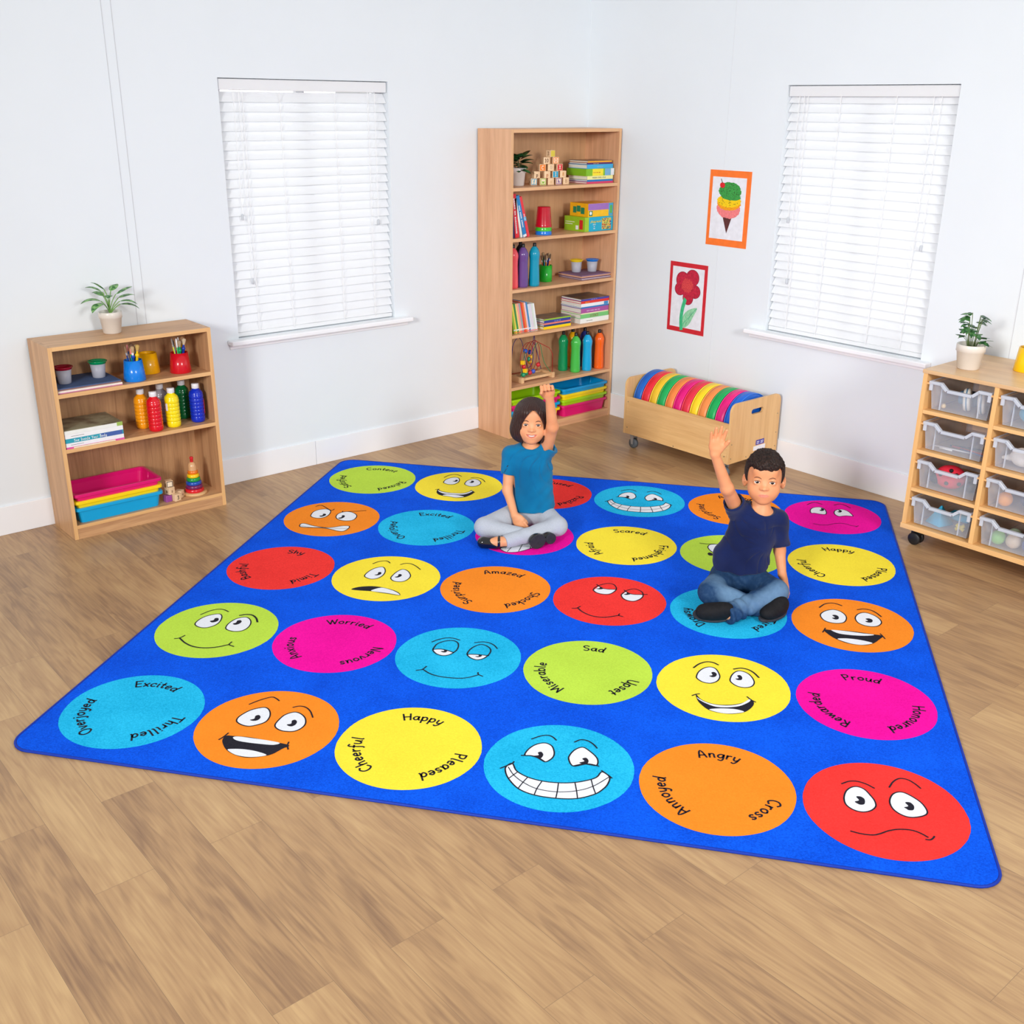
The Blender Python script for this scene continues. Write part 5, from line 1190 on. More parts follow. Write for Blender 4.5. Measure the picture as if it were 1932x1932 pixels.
  ('k', [-0.289,0.421,-0.235,0.448,-0.233,0.518,-0.166,0.45,-0.206,0.405,-0.257,0.401]),
  ('k', [0.226,0.295,0.273,0.334,0.272,0.396,0.341,0.336,0.301,0.286,0.257,0.276]),
  ('s', [-0.493,-0.456,-0.39,-0.585,-0.242,-0.689,-0.084,-0.721,0.064,-0.686,0.246,-0.573], 1.2),
  ('s', [-0.589,-0.487,-0.509,-0.46,-0.46,-0.379]),
  ('s', [0.247,-0.511,0.241,-0.58,0.316,-0.612]),
 ],
 '03': [
  ('w', [-0.498,0.064,-0.521,0.267,-0.46,0.411,-0.347,0.488,-0.259,0.476,-0.173,0.383,-0.139,0.199,-0.168,0.034,-0.263,-0.052,-0.381,-0.049,-0.458,-0.005]),
  ('w', [0.059,0.088,0.033,0.272,0.099,0.41,0.214,0.451,0.335,0.41,0.453,0.279,0.484,0.097,0.436,-0.023,0.303,-0.071,0.159,-0.028]),
  ('k', [-0.309,0.078,-0.256,0.123,-0.276,0.204,-0.228,0.216,-0.192,0.154,-0.217,0.069,-0.263,0.036]),
  ('k', [0.121,0.056,0.171,0.109,0.15,0.212,0.198,0.223,0.23,0.155,0.214,0.057,0.164,0.02]),
  ('s', [-0.595,0.592,-0.522,0.686,-0.394,0.608,-0.248,0.479,-0.171,0.449,-0.147,0.526]),
  ('s', [0.084,0.387,0.148,0.435,0.302,0.498,0.547,0.606]),
  ('s', [0.084,0.387,0.074,0.459]),
  ('w', [-0.499,-0.539,-0.502,-0.434,-0.418,-0.414,-0.253,-0.48,-0.103,-0.51,0.063,-0.524,0.204,-0.475,0.366,-0.361,0.492,-0.331,0.538,-0.395,0.532,-0.531,0.482,-0.637,0.371,-0.643,0.229,-0.598,0.079,-0.565,-0.101,-0.57,-0.271,-0.605,-0.441,-0.61]),
  ('s', [-0.474,-0.558,-0.255,-0.586,-0.02,-0.544,0.184,-0.54,0.533,-0.471], 0.5),
 ],
 '14': [
  ('w', [-0.41,0.174,-0.407,0.35,-0.34,0.489,-0.233,0.569,-0.139,0.521,-0.083,0.376,-0.082,0.22,-0.138,0.086,-0.254,0.05,-0.36,0.1]),
  ('w', [0.094,0.183,0.094,0.385,0.156,0.505,0.247,0.555,0.357,0.484,0.443,0.331,0.434,0.174,0.359,0.064,0.252,0.037,0.144,0.103]),
  ('k', [-0.225,0.289,-0.179,0.325,-0.175,0.396,-0.135,0.398,-0.113,0.316,-0.151,0.262]),
  ('k', [0.17,0.292,0.205,0.335,0.195,0.416,0.246,0.422,0.272,0.341,0.237,0.274]),
  ('s', [-0.485,0.497,-0.424,0.665,-0.332,0.76,-0.226,0.761,-0.109,0.671]),
  ('s', [0.134,0.613,0.231,0.665,0.356,0.632,0.447,0.541,0.522,0.413]),
  ('k', [-0.402,-0.318,-0.318,-0.414,-0.155,-0.473,0.028,-0.484,0.198,-0.453,0.306,-0.351,0.36,-0.232,0.448,-0.336,0.415,-0.514,0.342,-0.661,0.252,-0.741,0.118,-0.78,-0.037,-0.737,-0.2,-0.713,-0.31,-0.642,-0.381,-0.512], 1),
  ('p', [-0.385,-0.387,-0.295,-0.458,-0.147,-0.504,0.033,-0.503,0.204,-0.474,0.313,-0.376,0.375,-0.245,0.397,-0.289,0.339,-0.435,0.244,-0.54,0.097,-0.575,-0.061,-0.571,-0.193,-0.581,-0.332,-0.483]),
  ('p', [-0.189,-0.694,-0.115,-0.617,-0.008,-0.601,0.151,-0.611,0.3,-0.671,0.226,-0.728,0.114,-0.765,-0.042,-0.722]),
  ('s', [-0.453,-0.357,-0.376,-0.311]),
  ('s', [0.346,-0.219,0.46,-0.34]),
 ],
 '54': [
  ('w', [-0.456,0.276,-0.41,0.423,-0.321,0.503,-0.218,0.514,-0.144,0.402,-0.121,0.206,-0.155,0.091,-0.262,0.089,-0.372,0.119,-0.446,0.111], 1),
  ('w', [0.043,0.229,0.068,0.369,0.142,0.465,0.245,0.49,0.351,0.387,0.428,0.157,0.397,0.116,0.275,0.11,0.137,0.043,0.064,0.118], 1),
  ('k', [-0.26,0.34,-0.219,0.378,-0.226,0.468,-0.176,0.446,-0.158,0.358,-0.195,0.295,-0.24,0.295]),
  ('k', [0.117,0.331,0.158,0.357,0.141,0.444,0.191,0.443,0.215,0.371,0.187,0.297,0.142,0.286]),
  ('s', [-0.51,0.616,-0.412,0.758,-0.318,0.809,-0.184,0.719]),
  ('s', [0.074,0.737,0.188,0.827,0.3,0.791,0.413,0.623]),
  ('s', [-0.424,-0.533,-0.295,-0.575,-0.151,-0.547,-0.026,-0.453,0.109,-0.383,0.24,-0.389,0.343,-0.459,0.45,-0.48], 0.7),
  ('s', [0.435,-0.524,0.496,-0.438], 0.7),
 ],
 '52': [
  ('w', [-0.509,0.227,-0.457,0.371,-0.363,0.468,-0.26,0.511,-0.153,0.456,-0.084,0.327,-0.078,0.186,-0.126,0.046,-0.228,-0.021,-0.358,-0.021,-0.463,0.056]),
  ('w', [0.074,0.247,0.119,0.401,0.204,0.495,0.293,0.508,0.407,0.43,0.482,0.305,0.498,0.168,0.434,0.039,0.333,-0.015,0.205,-0.003,0.105,0.088]),
  ('k', [-0.32,0.167,-0.268,0.2,-0.308,0.274,-0.251,0.301,-0.205,0.246,-0.211,0.154,-0.263,0.116]),
  ('k', [0.23,0.163,0.282,0.201,0.244,0.261,0.307,0.294,0.357,0.244,0.343,0.156,0.286,0.125]),
  ('s', [-0.51,0.54,-0.417,0.698,-0.312,0.77,-0.211,0.766,-0.119,0.706], 1.2),
  ('s', [0.135,0.604,0.251,0.658,0.37,0.633,0.45,0.545,0.519,0.412], 1.2),
  ('k', [-0.483,-0.327,-0.353,-0.309,-0.18,-0.281,-0.01,-0.277,0.191,-0.292,0.327,-0.308,0.471,-0.335,0.394,-0.486,0.308,-0.624,0.184,-0.729,0.037,-0.758,-0.128,-0.738,-0.269,-0.653,-0.387,-0.525], 1),
  ('p', [-0.359,-0.31,-0.224,-0.296,-0.054,-0.3,0.136,-0.317,0.326,-0.321,0.268,-0.371,0.107,-0.414,-0.085,-0.429,-0.253,-0.408]),
  ('p', [-0.277,-0.619,-0.147,-0.57,0.01,-0.564,0.155,-0.589,0.277,-0.643,0.164,-0.724,0.037,-0.754,-0.117,-0.724]),
  ('s', [-0.452,-0.258,-0.479,-0.351,-0.504,-0.426]),
  ('s', [0.436,-0.263,0.47,-0.352,0.495,-0.433]),
 ],
 '23': [
  ('w', [-0.466,-0.636,-0.34,-0.547,-0.188,-0.525,0.005,-0.376,0.304,-0.186,0.472,0.249,0.527,0.293,0.532,0.11,0.455,-0.209,0.359,-0.467,0.248,-0.638,0.097,-0.817,-0.05,-0.903,-0.191,-0.914,-0.343,-0.78], 1),
  ('s', [-0.303,-0.562,-0.343,-0.78], 0.7),
  ('s', [-0.1,-0.489,-0.157,-0.892], 0.7),
  ('s', [0.059,-0.393,0.055,-0.827], 0.7),
  ('s', [0.237,-0.525,0.251,-0.652], 0.7),
  ('s', [-0.285,-0.592,-0.121,-0.576,0.046,-0.571,0.241,-0.547], 0.5),
 ],
 '43': [
  ('w', [-0.469,0.241,-0.444,0.381,-0.353,0.437,-0.204,0.456,-0.101,0.363,-0.107,0.13,-0.201,-0.007,-0.311,-0.01,-0.4,0.06]),
  ('s', [-0.64,0.429,-0.502,0.418,-0.328,0.45,-0.153,0.418]),
  ('k', [-0.462,-0.069,-0.427,-0.012,-0.371,-0.047,-0.343,-0.122,-0.39,-0.165,-0.44,-0.145]),
 ],
}


# ------------------------------------------------------------------ the rug
def pile(key, c, amt=.10, c2=None):
    """short cut pile: fibre-scale colour grain, soft patches, bump"""
    if key in MATS: return MATS[key]
    m = bpy.data.materials.new(key); m.use_nodes = True; nt = m.node_tree; L = nt.links; b = nt.nodes['Principled BSDF']
    tc = nt.nodes.new('ShaderNodeTexCoord')
    n = nt.nodes.new('ShaderNodeTexNoise'); n.inputs['Scale'].default_value = 190; n.inputs['Detail'].default_value = 3; n.inputs['Roughness'].default_value = .7
    n2 = nt.nodes.new('ShaderNodeTexNoise'); n2.inputs['Scale'].default_value = 5; n2.inputs['Detail'].default_value = 4
    for q in (n, n2): L.new(tc.outputs['Object'], q.inputs['Vector'])
    ma = nt.nodes.new('ShaderNodeMath'); ma.operation = 'MULTIPLY_ADD'; ma.inputs[1].default_value = .45; L.new(n2.outputs[0], ma.inputs[0]); L.new(n.outputs[0], ma.inputs[2])
    r = nt.nodes.new('ShaderNodeValToRGB'); cc = lin(c)
    r.color_ramp.elements[0].position = .48; r.color_ramp.elements[0].color = tuple(v * (1 - amt * 2.2) for v in cc[:3]) + (1,)
    r.color_ramp.elements[1].position = .98; r.color_ramp.elements[1].color = lin(c2) if c2 else tuple(min(1, v * (1 + amt * 1.5) + amt * .05) for v in cc[:3]) + (1,)
    L.new(ma.outputs[0], r.inputs[0]); L.new(r.outputs[0], b.inputs['Base Color'])
    b.inputs['Roughness'].default_value = .95; b.inputs['Specular IOR Level'].default_value = .08
    bp = nt.nodes.new('ShaderNodeBump'); bp.inputs['Strength'].default_value = .5; bp.inputs['Distance'].default_value = .002
    L.new(n.outputs[0], bp.inputs['Height']); L.new(bp.outputs[0], b.inputs['Normal'])
    MATS[key] = m; return m
P_BLUE = pile('pile_royal_blue', (4, 76, 222), .12, (14, 100, 248))
PC = {'b': pile('pile_sky_blue', (14, 178, 232), .10, (48, 202, 248)), 'o': pile('pile_orange', (252, 140, 38), .06), 'y': pile('pile_yellow', (252, 226, 62), .05), 'r': pile('pile_red', (246, 56, 52), .09),
      'g': pile('pile_lime', (188, 222, 74), .06), 'p': pile('pile_magenta', (246, 8, 160), .09)}
P_W = pile('pile_white', (232, 234, 240), .03); P_K = pile('pile_black', (38, 36, 46), .10); P_BIND = mat('rug_binding_navy', (10, 50, 160), .55, .3, .05, 60, .3, 300)
SCR = .9958; PXC = .48387 * SCR; PYC = .48387 * 1.25877 * SCR; RAD = .48387 * .48147 * SCR
RTOP = .008
def rug_world(x, y):
    """rug plane coordinates (metres, circle 0,0 at the origin)"""
    return x, y
ra = math.radians(37.4)
ox, oy = -(.8516 * math.cos(-ra) + 4.2377 * math.sin(-ra)), -(-.8516 * math.sin(-ra) + 4.2377 * math.cos(-ra))
ox, oy = 5.091 + (ox - 5.091) * SCR, -4.949 + (oy + 4.949) * SCR
X0, X1, Y0, Y1 = -.566 * .48387 * SCR, 5.565 * .48387 * SCR, -.600 * .48387 * SCR, 5.640 * .48387 * SCR
def rounded(x0, x1, y0, y1, r, n=7):
    out = []
    for cx, cy, a0 in ((x1 - r, y1 - r, 0), (x0 + r, y1 - r, PI / 2), (x0 + r, y0 + r, PI), (x1 - r, y0 + r, 3 * PI / 2)):
        for k in range(n + 1):
            t = a0 + PI / 2 * k / n; out.append((cx + r * math.cos(t), cy + r * math.sin(t)))
    return out
q = MB(); q.fixn = False
o1 = rounded(X0, X1, Y0, Y1, .075); n = len(o1)
o2 = rounded(X0 + .004, X1 - .004, Y0 + .004, Y1 - .004, .071)
q.add([(x, y, .0003) for x, y in o1] + [(x, y, RTOP - .003) for x, y in o1] + [(x, y, RTOP) for x, y in o2],
      [(i, (i + 1) % n, n + (i + 1) % n, n + i) for i in range(n)] + [(n + i, n + (i + 1) % n, 2 * n + (i + 1) % n, 2 * n + i) for i in range(n)] + [[2 * n + i for i in range(n)], [i for i in range(n)][::-1]], P_BLUE)
COLS = ['boybor', 'gpbgyp', 'ryorbo', 'obpygy', 'gyrbop']
WORDS = {(0, 0): ('Excited', 'Thrilled', 'Overjoyed'), (2, 0): ('Happy', 'Pleased', 'Cheerful'), (4, 0): ('Angry', 'Cross', 'Annoyed'), (1, 1): ('Worried', 'Nervous', 'Anxious'), (3, 1): ('Sad', 'Upset', 'Miserable'), (5, 1): ('Proud', 'Honoured', 'Rewarded'),
         (0, 2): ('Shy', 'Timid', 'Bashful'), (2, 2): ('Amazed', 'Shocked', 'Surprised'), (4, 2): ('Sleepy', 'Tired', 'Drowsy'), (1, 3): ('Excited', 'Thrilled', 'Overjoyed'), (3, 3): ('Scared', 'Frightened', 'Afraid'), (5, 3): ('Happy', 'Pleased', 'Cheerful'),
         (0, 4): ('Content', 'Relaxed', 'Satisfied'), (2, 4): ('Confused', 'Puzzled', 'Unsure'), (4, 4): ('Amazed', 'Shocked', 'Surprised')}
rgx = random.Random(4)
for j in range(5):
    for i in range(6):
        cx, cy = i * PXC, j * PYC; m = PC[COLS[j][i]]
        ph = [rgx.uniform(0, 6.28) for _ in range(3)]
        def edge(t): return RAD * (1 + .004 * math.sin(3 * t + ph[0]) + .003 * math.sin(7 * t + ph[1]) + rgx.uniform(-.0025, .0025))
        nn = 150; q.add([(cx + edge(2 * PI * k / nn) * math.cos(2 * PI * k / nn), cy + edge(0) * 0 + RAD * math.sin(2 * PI * k / nn), RTOP + .0003) for k in range(nn)], [list(range(nn))], m)
        def fn(l): return lambda x, y: (cx + x * RAD, cy + y * RAD, RTOP + .0003 + l * .0003)
        if (i, j) in WORDS:
            for wd_, ang in zip(WORDS[(i, j)], (90, -32, 209)):
                stx, Lw = word_strokes(wd_, .10); h = .165; rb = .665
                kk = 1.10
                for s_ in stx:
                    pts = []
                    for x, y in s_:
                        th = math.radians(ang) - (x - Lw / 2) * h * kk / .745; rr = rb + y * h; pts.append((rr * math.cos(th), rr * math.sin(th)))
                    ribbon(q, pts, .026, P_K, fn(2))
        else:
            key = '%d%d' % (i, j)
            if key == '34': key = '30'
            for e in FACES[key]:
                kind = e[0]; v = e[1]; pts = list(zip(v[0::2], v[1::2])); flag = e[2] if len(e) > 2 else 0
                if kind in 'wkp':
                    sm = [tuple(p) for p in catmull(pts, True, 5)] if not (flag and kind in 'wk' and len(pts) > 3 and False) else pts
                    lev = {'w': 2, 'k': 3, 'p': 4}[kind]
                    if kind == 'p' and key in ('21', '32'): lev = 1
                    blob(q, sm, P_K if kind == 'k' else P_W, fn(lev))
                    if kind == 'w': ribbon(q, sm + [sm[0]], .020, P_K, fn(3))
                else:
                    sm = [tuple(p) for p in (catmull(pts, False, 6) if len(pts) > 2 else pts)]
                    ribbon(q, sm, .021 * (flag or 1), P_K, fn(4))
# white glints in the eyes are left by the pupil shapes themselves
rug = q.build('rug', None, (ox, oy, 0), ra)
tag(rug, 'large square royal blue rug with rows of bright round faces and feeling words', 'rug')
q = MB(); o3 = rounded(X0 - .001, X1 + .001, Y0 - .001, Y1 + .001, .076); q.tube([(x, y, .0052) for x, y in o3 + o3[:1]], .0048, P_BIND, 8, cap=False); q.build('binding', rug)

# ------------------------------------------------------------------ implicit surfaces for the children
def V3(p): return np.array(p, float)
def smin(a, b, k):
    h = np.clip(.5 + .5 * (b - a) / k, 0, 1); return b * (1 - h) + a * h - k * h * (1 - h)
def smax(a, b, k): return -smin(-a, -b, k)
def ell(P, c, r, M=None):
    p = P - V3(c)
    if M is not None: p = p @ M
    r = V3(r); k0 = np.sqrt(((p / r) ** 2).sum(1)); k1 = np.sqrt(((p / (r * r)) ** 2).sum(1)); return k0 * (k0 - 1) / np.maximum(k1, 1e-9)
def cone(P, a, b, ra_, rb_):
    a = V3(a); b = V3(b); ba = b - a; pa = P - a; h = np.clip((pa @ ba) / max(ba @ ba, 1e-12), 0, 1)
    return np.sqrt(((pa - h[:, None] * ba) ** 2).sum(1)) - (ra_ + (rb_ - ra_) * h)
def chain(P, pts, rs, k=.01):
    d = None
    for i in range(len(pts) - 1):
        c = cone(P, pts[i], pts[i + 1], rs[i], rs[i + 1]); d = c if d is None else smin(d, c, k)
    return d
def surface(f, lo, hi, h, name, m, parent, smooth_it=0):
    """samples f on a grid (fine only near the surface) and skins it with surface nets"""
    lo = V3(lo); hi = V3(hi); c = 6; nb = np.ceil((hi - lo) / (h * c)).astype(int); n = nb * c + 1
    ax = [lo[i] + (np.arange(nb[i]) + .5) * h * c for i in range(3)]
    G = np.stack(np.meshgrid(*ax, indexing='ij'), -1).reshape(-1, 3); cv = f(G).reshape(nb)
    act = np.abs(cv) < h * c * 1.25
    V = np.repeat(np.repeat(np.repeat(np.where(cv > 0, 1., -1.), c, 0), c, 1), c, 2)
    V = np.pad(V, ((0, 1), (0, 1), (0, 1)), mode='edge').astype(np.float32)
    A = np.repeat(np.repeat(np.repeat(act, c, 0), c, 1), c, 2); A = np.pad(A, ((0, 1), (0, 1), (0, 1)), mode='constant')
    for ax_ in range(3): A |= np.roll(A, 1, ax_)
    I = np.argwhere(A); out = np.empty(len(I), np.float32)
    for s in range(0, len(I), 400000): out[s:s + 400000] = f(lo + I[s:s + 400000] * h)
    V[A] = out; S = V < 0
    # cells
    cnt = np.zeros((n[0] - 1, n[1] - 1, n[2] - 1), np.int8)
    for dx in (0, 1):
        for dy in (0, 1):
            for dz in (0, 1): cnt += S[dx:n[0] - 1 + dx, dy:n[1] - 1 + dy, dz:n[2] - 1 + dz]
    C = np.argwhere((cnt > 0) & (cnt < 8)); idx = -np.ones(cnt.shape, np.int64); idx[C[:, 0], C[:, 1], C[:, 2]] = np.arange(len(C))
    acc = np.zeros((len(C), 3)); num = np.zeros(len(C))
    cor = [(x, y, z) for x in (0, 1) for y in (0, 1) for z in (0, 1)]
    for a in cor:
        for ax_ in range(3):
            if a[ax_]: continue
            b = list(a); b[ax_] = 1
            va = V[C[:, 0] + a[0], C[:, 1] + a[1], C[:, 2] + a[2]]; vb = V[C[:, 0] + b[0], C[:, 1] + b[1], C[:, 2] + b[2]]
            cr = (va < 0) != (vb < 0); t = np.where(cr, va / np.where(cr, va - vb, 1), 0); p = np.tile(V3(a), (len(C), 1)); p[:, ax_] += t
            acc[cr] += p[cr]; num[cr] += 1
    verts = lo + (C + acc / num[:, None]) * h
    F = []
    for ax_ in range(3):
        u, v = (ax_ + 1) % 3, (ax_ + 2) % 3
        sl0 = [slice(None)] * 3; sl1 = [slice(None)] * 3; sl0[ax_] = slice(0, -1); sl1[ax_] = slice(1, None)
        a = S[tuple(sl0)]; b = S[tuple(sl1)]; E = np.argwhere(a != b)
        E = E[(E[:, u] > 0) & (E[:, v] > 0) & (E[:, u] < n[u] - 1) & (E[:, v] < n[v] - 1)]
        fl = a[E[:, 0], E[:, 1], E[:, 2]]
        def ci(du, dv):
            q_ = E.copy(); q_[:, u] -= du; q_[:, v] -= dv; return idx[q_[:, 0], q_[:, 1], q_[:, 2]]
        Q = np.stack([ci(1, 1), ci(0, 1), ci(0, 0), ci(1, 0)], 1); Q[~fl] = Q[~fl][:, ::-1]; F.append(Q[(Q >= 0).all(1)])
    F = np.concatenate(F)
    me = bpy.data.meshes.new(name); me.vertices.add(len(verts)); me.vertices.foreach_set('co', verts.astype(np.float32).ravel())
    me.loops.add(F.size); me.loops.foreach_set('vertex_index', F.ravel().astype(np.int32)); me.polygons.add(len(F))
    me.polygons.foreach_set('loop_start', np.arange(0, F.size, 4, dtype=np.int32)); me.polygons.foreach_set('loop_total', np.full(len(F), 4, np.int32))
    me.materials.append(m); me.polygons.foreach_set('use_smooth', np.ones(len(F), bool)); me.update(calc_edges=True); me.validate()
    o = bpy.data.objects.new(name, me); COL.objects.link(o); o.parent = parent
    return o, verts

def skin_mat(key, base, lip):
    m = bpy.data.materials.new(key); m.use_nodes = True; nt = m.node_tree; b = nt.nodes['Principled BSDF']; L = nt.links
    at = nt.nodes.new('ShaderNodeAttribute'); at.attribute_name = 'lips'
    tc = nt.nodes.new('ShaderNodeTexCoord'); n = nt.nodes.new('ShaderNodeTexNoise'); n.inputs['Scale'].default_value = 14; L.new(tc.outputs['Object'], n.inputs['Vector'])
    r = nt.nodes.new('ShaderNodeValToRGB'); c = lin(base); r.color_ramp.elements[0].color = (c[0] * .95, c[1] * .88, c[2] * .84, 1); r.color_ramp.elements[1].color = (min(1, c[0] * 1.04), c[1] * 1.05, c[2] * 1.06, 1)
    r.color_ramp.elements[0].position = .3; r.color_ramp.elements[1].position = .7; L.new(n.outputs[0], r.inputs[0])
    mx = nt.nodes.new('ShaderNodeMixRGB'); L.new(at.outputs['Fac'], mx.inputs[0]); L.new(r.outputs[0], mx.inputs[1]); mx.inputs[2].default_value = lin(lip)
    L.new(mx.outputs[0], b.inputs['Base Color']); b.inputs['Roughness'].default_value = .48; b.inputs['Specular IOR Level'].default_value = .4
    b.inputs['Subsurface Weight'].default_value = .12; b.inputs['Subsurface Radius'].default_value = (.010, .004, .002); b.inputs['Subsurface Scale'].default_value = .5
    return m
def fabric(key, c, c2=None, thr=None, sc=6, knit=900):
    return mat(key, c, .9, .15, .05, sc, .25, knit, col2=c2, thr=thr, sheen=.15)

def K(s, f, z): return (s, -f, z)       # child space: right in the photo, towards the viewer, up
def hand(P, wr, d, t, n, curl, spread, sc=1.0, thumb=(.55, .8, .1), tc=.2, wr_r=.017):
    """palm + four fingers + thumb.  d: fingers' direction, t: thumb side, n: palm normal"""
    wr = V3(wr); d = V3(d) / np.linalg.norm(d); t = V3(t); t = t - d * (t @ d); t /= np.linalg.norm(t); n = V3(n); n = n - d * (n @ d) - t * (n @ t); n /= np.linalg.norm(n)
    c = wr + d * .036 * sc; M = np.stack([t, d, n], 1)
    D = ell(P, c, (.029 * sc, .036 * sc, .0125 * sc), M)
    D = smin(D, cone(P, wr + t * .014 * sc + d * .012 * sc, wr + t * .020 * sc + d * .038 * sc, .0115 * sc, .010 * sc), .010)
    D = smin(D, cone(P, wr, wr + d * .02 * sc, wr_r, .015 * sc), .012)
    L = [(.0225, .058, .048), (.0075, .062, .054), (-.0075, .060, .050), (-.0215, .054, .038)]
    for i, (o, b, ln) in enumerate(L):
        cu = curl[i]; dir_ = d + t * spread * (o / .0225); dir_ /= np.linalg.norm(dir_)
        pts = [wr + d * (b - .014) * sc + t * o * .9 * sc, wr + d * b * sc + t * o * sc]; p = pts[-1]; a = cu * .5
        for k, fr in enumerate((.44, .31, .25)):
            v = dir_ * math.cos(a) + n * math.sin(a); p = p + v * ln * fr * sc; pts.append(p); a += cu
        r0 = .0077 * sc if i < 3 else .0066 * sc
        D = smin(D, chain(P, pts, [r0, r0, r0 * .97, r0 * .9, r0 * .78], .002), .0035)
    b = wr + d * .020 * sc + t * .020 * sc; v = d * thumb[0] + t * thumb[1] + n * thumb[2]; v /= np.linalg.norm(v)
    p1 = b + v * .020 * sc; v2 = v + (-t * .5 + n * .6) * tc; v2 /= np.linalg.norm(v2); p2 = p1 + v2 * .017 * sc; v3 = v2 + (-t * .6 + n * .3) * tc; v3 /= np.linalg.norm(v3); p3 = p2 + v3 * .014 * sc
    return smin(D, chain(P, [b, p1, p2, p3], [.0115 * sc, .0092 * sc, .0085 * sc, .0068 * sc], .003), .006)

class Head:
    """head space: x right in the photo, y towards the viewer, z up; origin between the eyes"""
    def __init__(s, c, pitch=0., roll=0., yaw=0., sc=1.0):
        s.c = V3(c); s.sc = sc
        f = Vector((0, -1, 0)); x = Vector((1, 0, 0)); z = Vector((0, 0, 1))
        R_ = Matrix.Rotation(yaw, 3, 'Z') @ Matrix.Rotation(-pitch, 3, 'X') @ Matrix.Rotation(roll, 3, 'Y')
        s.M = np.array([R_ @ x, R_ @ f, R_ @ z]).T      # columns: head axes in child space
    def loc(s, P): return ((P - s.c) @ s.M) / s.sc
    def out(s, p): return s.c + s.M @ (V3(p) * s.sc)
    def sdf(s, P, smile, ears, fw=1.0):
        p = s.loc(P); q_ = p.copy(); q_[:, 0] = np.abs(p[:, 0])
        D = ell(p, (0, -.018, .030), (.0715 * fw, .088, .077))
        D = smin(D, ell(p, (0, .018, -.020), (.0605 * fw, .062, .072)), .030)
        D = smin(D, ell(q_, (.035 * fw, .040, -.034), (.026, .026, .025)), .018)
        D = smin(D, ell(p, (0, .022, -.052), (.051 * fw, .049, .040)), .020)
        D = smin(D, ell(p, (0, .052, -.078), (.020, .017, .014)), .020)
        D = smin(D, ell(p, (0, .060, .045), (.045, .022, .030)), .025)          # brow
        # eye hollows, lids
        D = smax(D, -ell(q_, (.029, .098, -.001), (.020, .019, .012)), .010)
        D = smin(D, ell(q_, (.0285, .0625, -.001), (.0165, .0155, .0150)), .004)
        o = ell(q_, (.0285, .080, -.0012 + (.0005 if smile else 0)), (.0132, .016, .0044 if smile else .0047)); D = smax(D, -o, .0015)
        # nose
        D = smin(D, cone(p, (0, .0700, .004), (0, .0815, -.0215), .0058, .0084), .012)
        D = smin(D, ell(q_, (.0108, .0790, -.0255), (.0068, .0070, .0054)), .005)
        D = smin(D, ell(p, (0, .0865, -.0240), (.0092, .0072, .0070)), .005)
        D = smax(D, -ell(q_, (.0055, .0860, -.0320), (.0028, .0040, .0026)), .0015)
        # mouth
        if smile:
            D = smin(D, ell(p, (0, .060, -.051), (.030, .0195, .019)), .010)
            w_ = q_[:, 0]; zz = p[:, 2] + .0522 - (w_ / .022) ** 2 * .0050
            md = np.sqrt((w_ / .0240) ** 2 + (zz / .0058) ** 2) - 1; md = np.maximum(md * .0058, (.070 - p[:, 1])); D = smax(D, -md, .0015)
            lipc = [(0, .0765, -.0475), (.012, .0735, -.0462), (.0235, .0655, -.0445)]; lipl = [(0, .0760, -.0592), (.012, .0735, -.0570), (.0230, .0655, -.0460)]
            for a, b, rr in ((lipc[0], lipc[1], .0026), (lipc[1], lipc[2], .0018), (lipl[0], lipl[1], .0032), (lipl[1], lipl[2], .0018)): D = smin(D, cone(q_, a, b, rr, rr * .8), .0028)
        else:
            D = smin(D, ell(p, (0, .060, -.052), (.026, .0185, .018)), .010)
            up = [(0, .0785, -.0490), (.0035, .0792, -.0484), (.0105, .0765, -.0498), (.0185, .0695, -.0520)]
            for a, b, ra_, rb_ in ((up[0], up[1], .0026, .0030), (up[1], up[2], .0030, .0024), (up[2], up[3], .0024, .0012)): D = smin(D, cone(q_, a, b, ra_, rb_), .0022)
            D = smin(D, cone(q_, (0, .0775, -.0570), (.009, .0755, -.0562), .0040, .0034), .0022); D = smin(D, cone(q_, (.009, .0755, -.0562), (.0175, .0695, -.0530), .0034, .0012), .0022)
            D = smax(D, -cone(q_, (0, .0835, -.0528), (.0185, .0725, -.0528), .0010, .0008), .0018)
        if ears:
            ex = .0755 * fw; a = .35; M_ = np.array([[math.cos(a), math.sin(a), 0], [-math.sin(a), math.cos(a), 0], [0, 0, 1.]]).T
            e = ell(q_, (ex, -.008, -.012), (.0105, .0165, .0265), M_); e = smax(e, -ell(q_, (ex + .006, -.001, -.010), (.0095, .0105, .017), M_), .004)
            e = smin(e, ell(q_, (ex + .001, .002, -.013), (.0050, .0060, .0070)), .004); D = smin(D, e, .006)
        return D * s.sc
    def lips(s, V_, smile):
        p = s.loc(V_); w_ = np.abs(p[:, 0]); 
        if smile: zc = -.0525 + (w_ / .022) ** 2 * .0060; hh = .0074 * np.sqrt(np.clip(1 - (w_ / .0240) ** 2, 0, 1)) + 1e-4
        else: zc = -.0530 + 0 * w_; hh = .0068 * np.sqrt(np.clip(1 - (w_ / .0205) ** 2, 0, 1)) + 1e-4
        return np.clip((hh - np.abs(p[:, 2] - zc)) / .0012 + .5, 0, 1) * (p[:, 1] > .062)
def paint(o, vals, name):
    at = o.data.attributes.new(name, 'FLOAT', 'POINT')
    n = len(o.data.vertices); v = np.zeros(n, np.float32); v[:len(vals)] = vals[:n]; at.data.foreach_set('value', v)
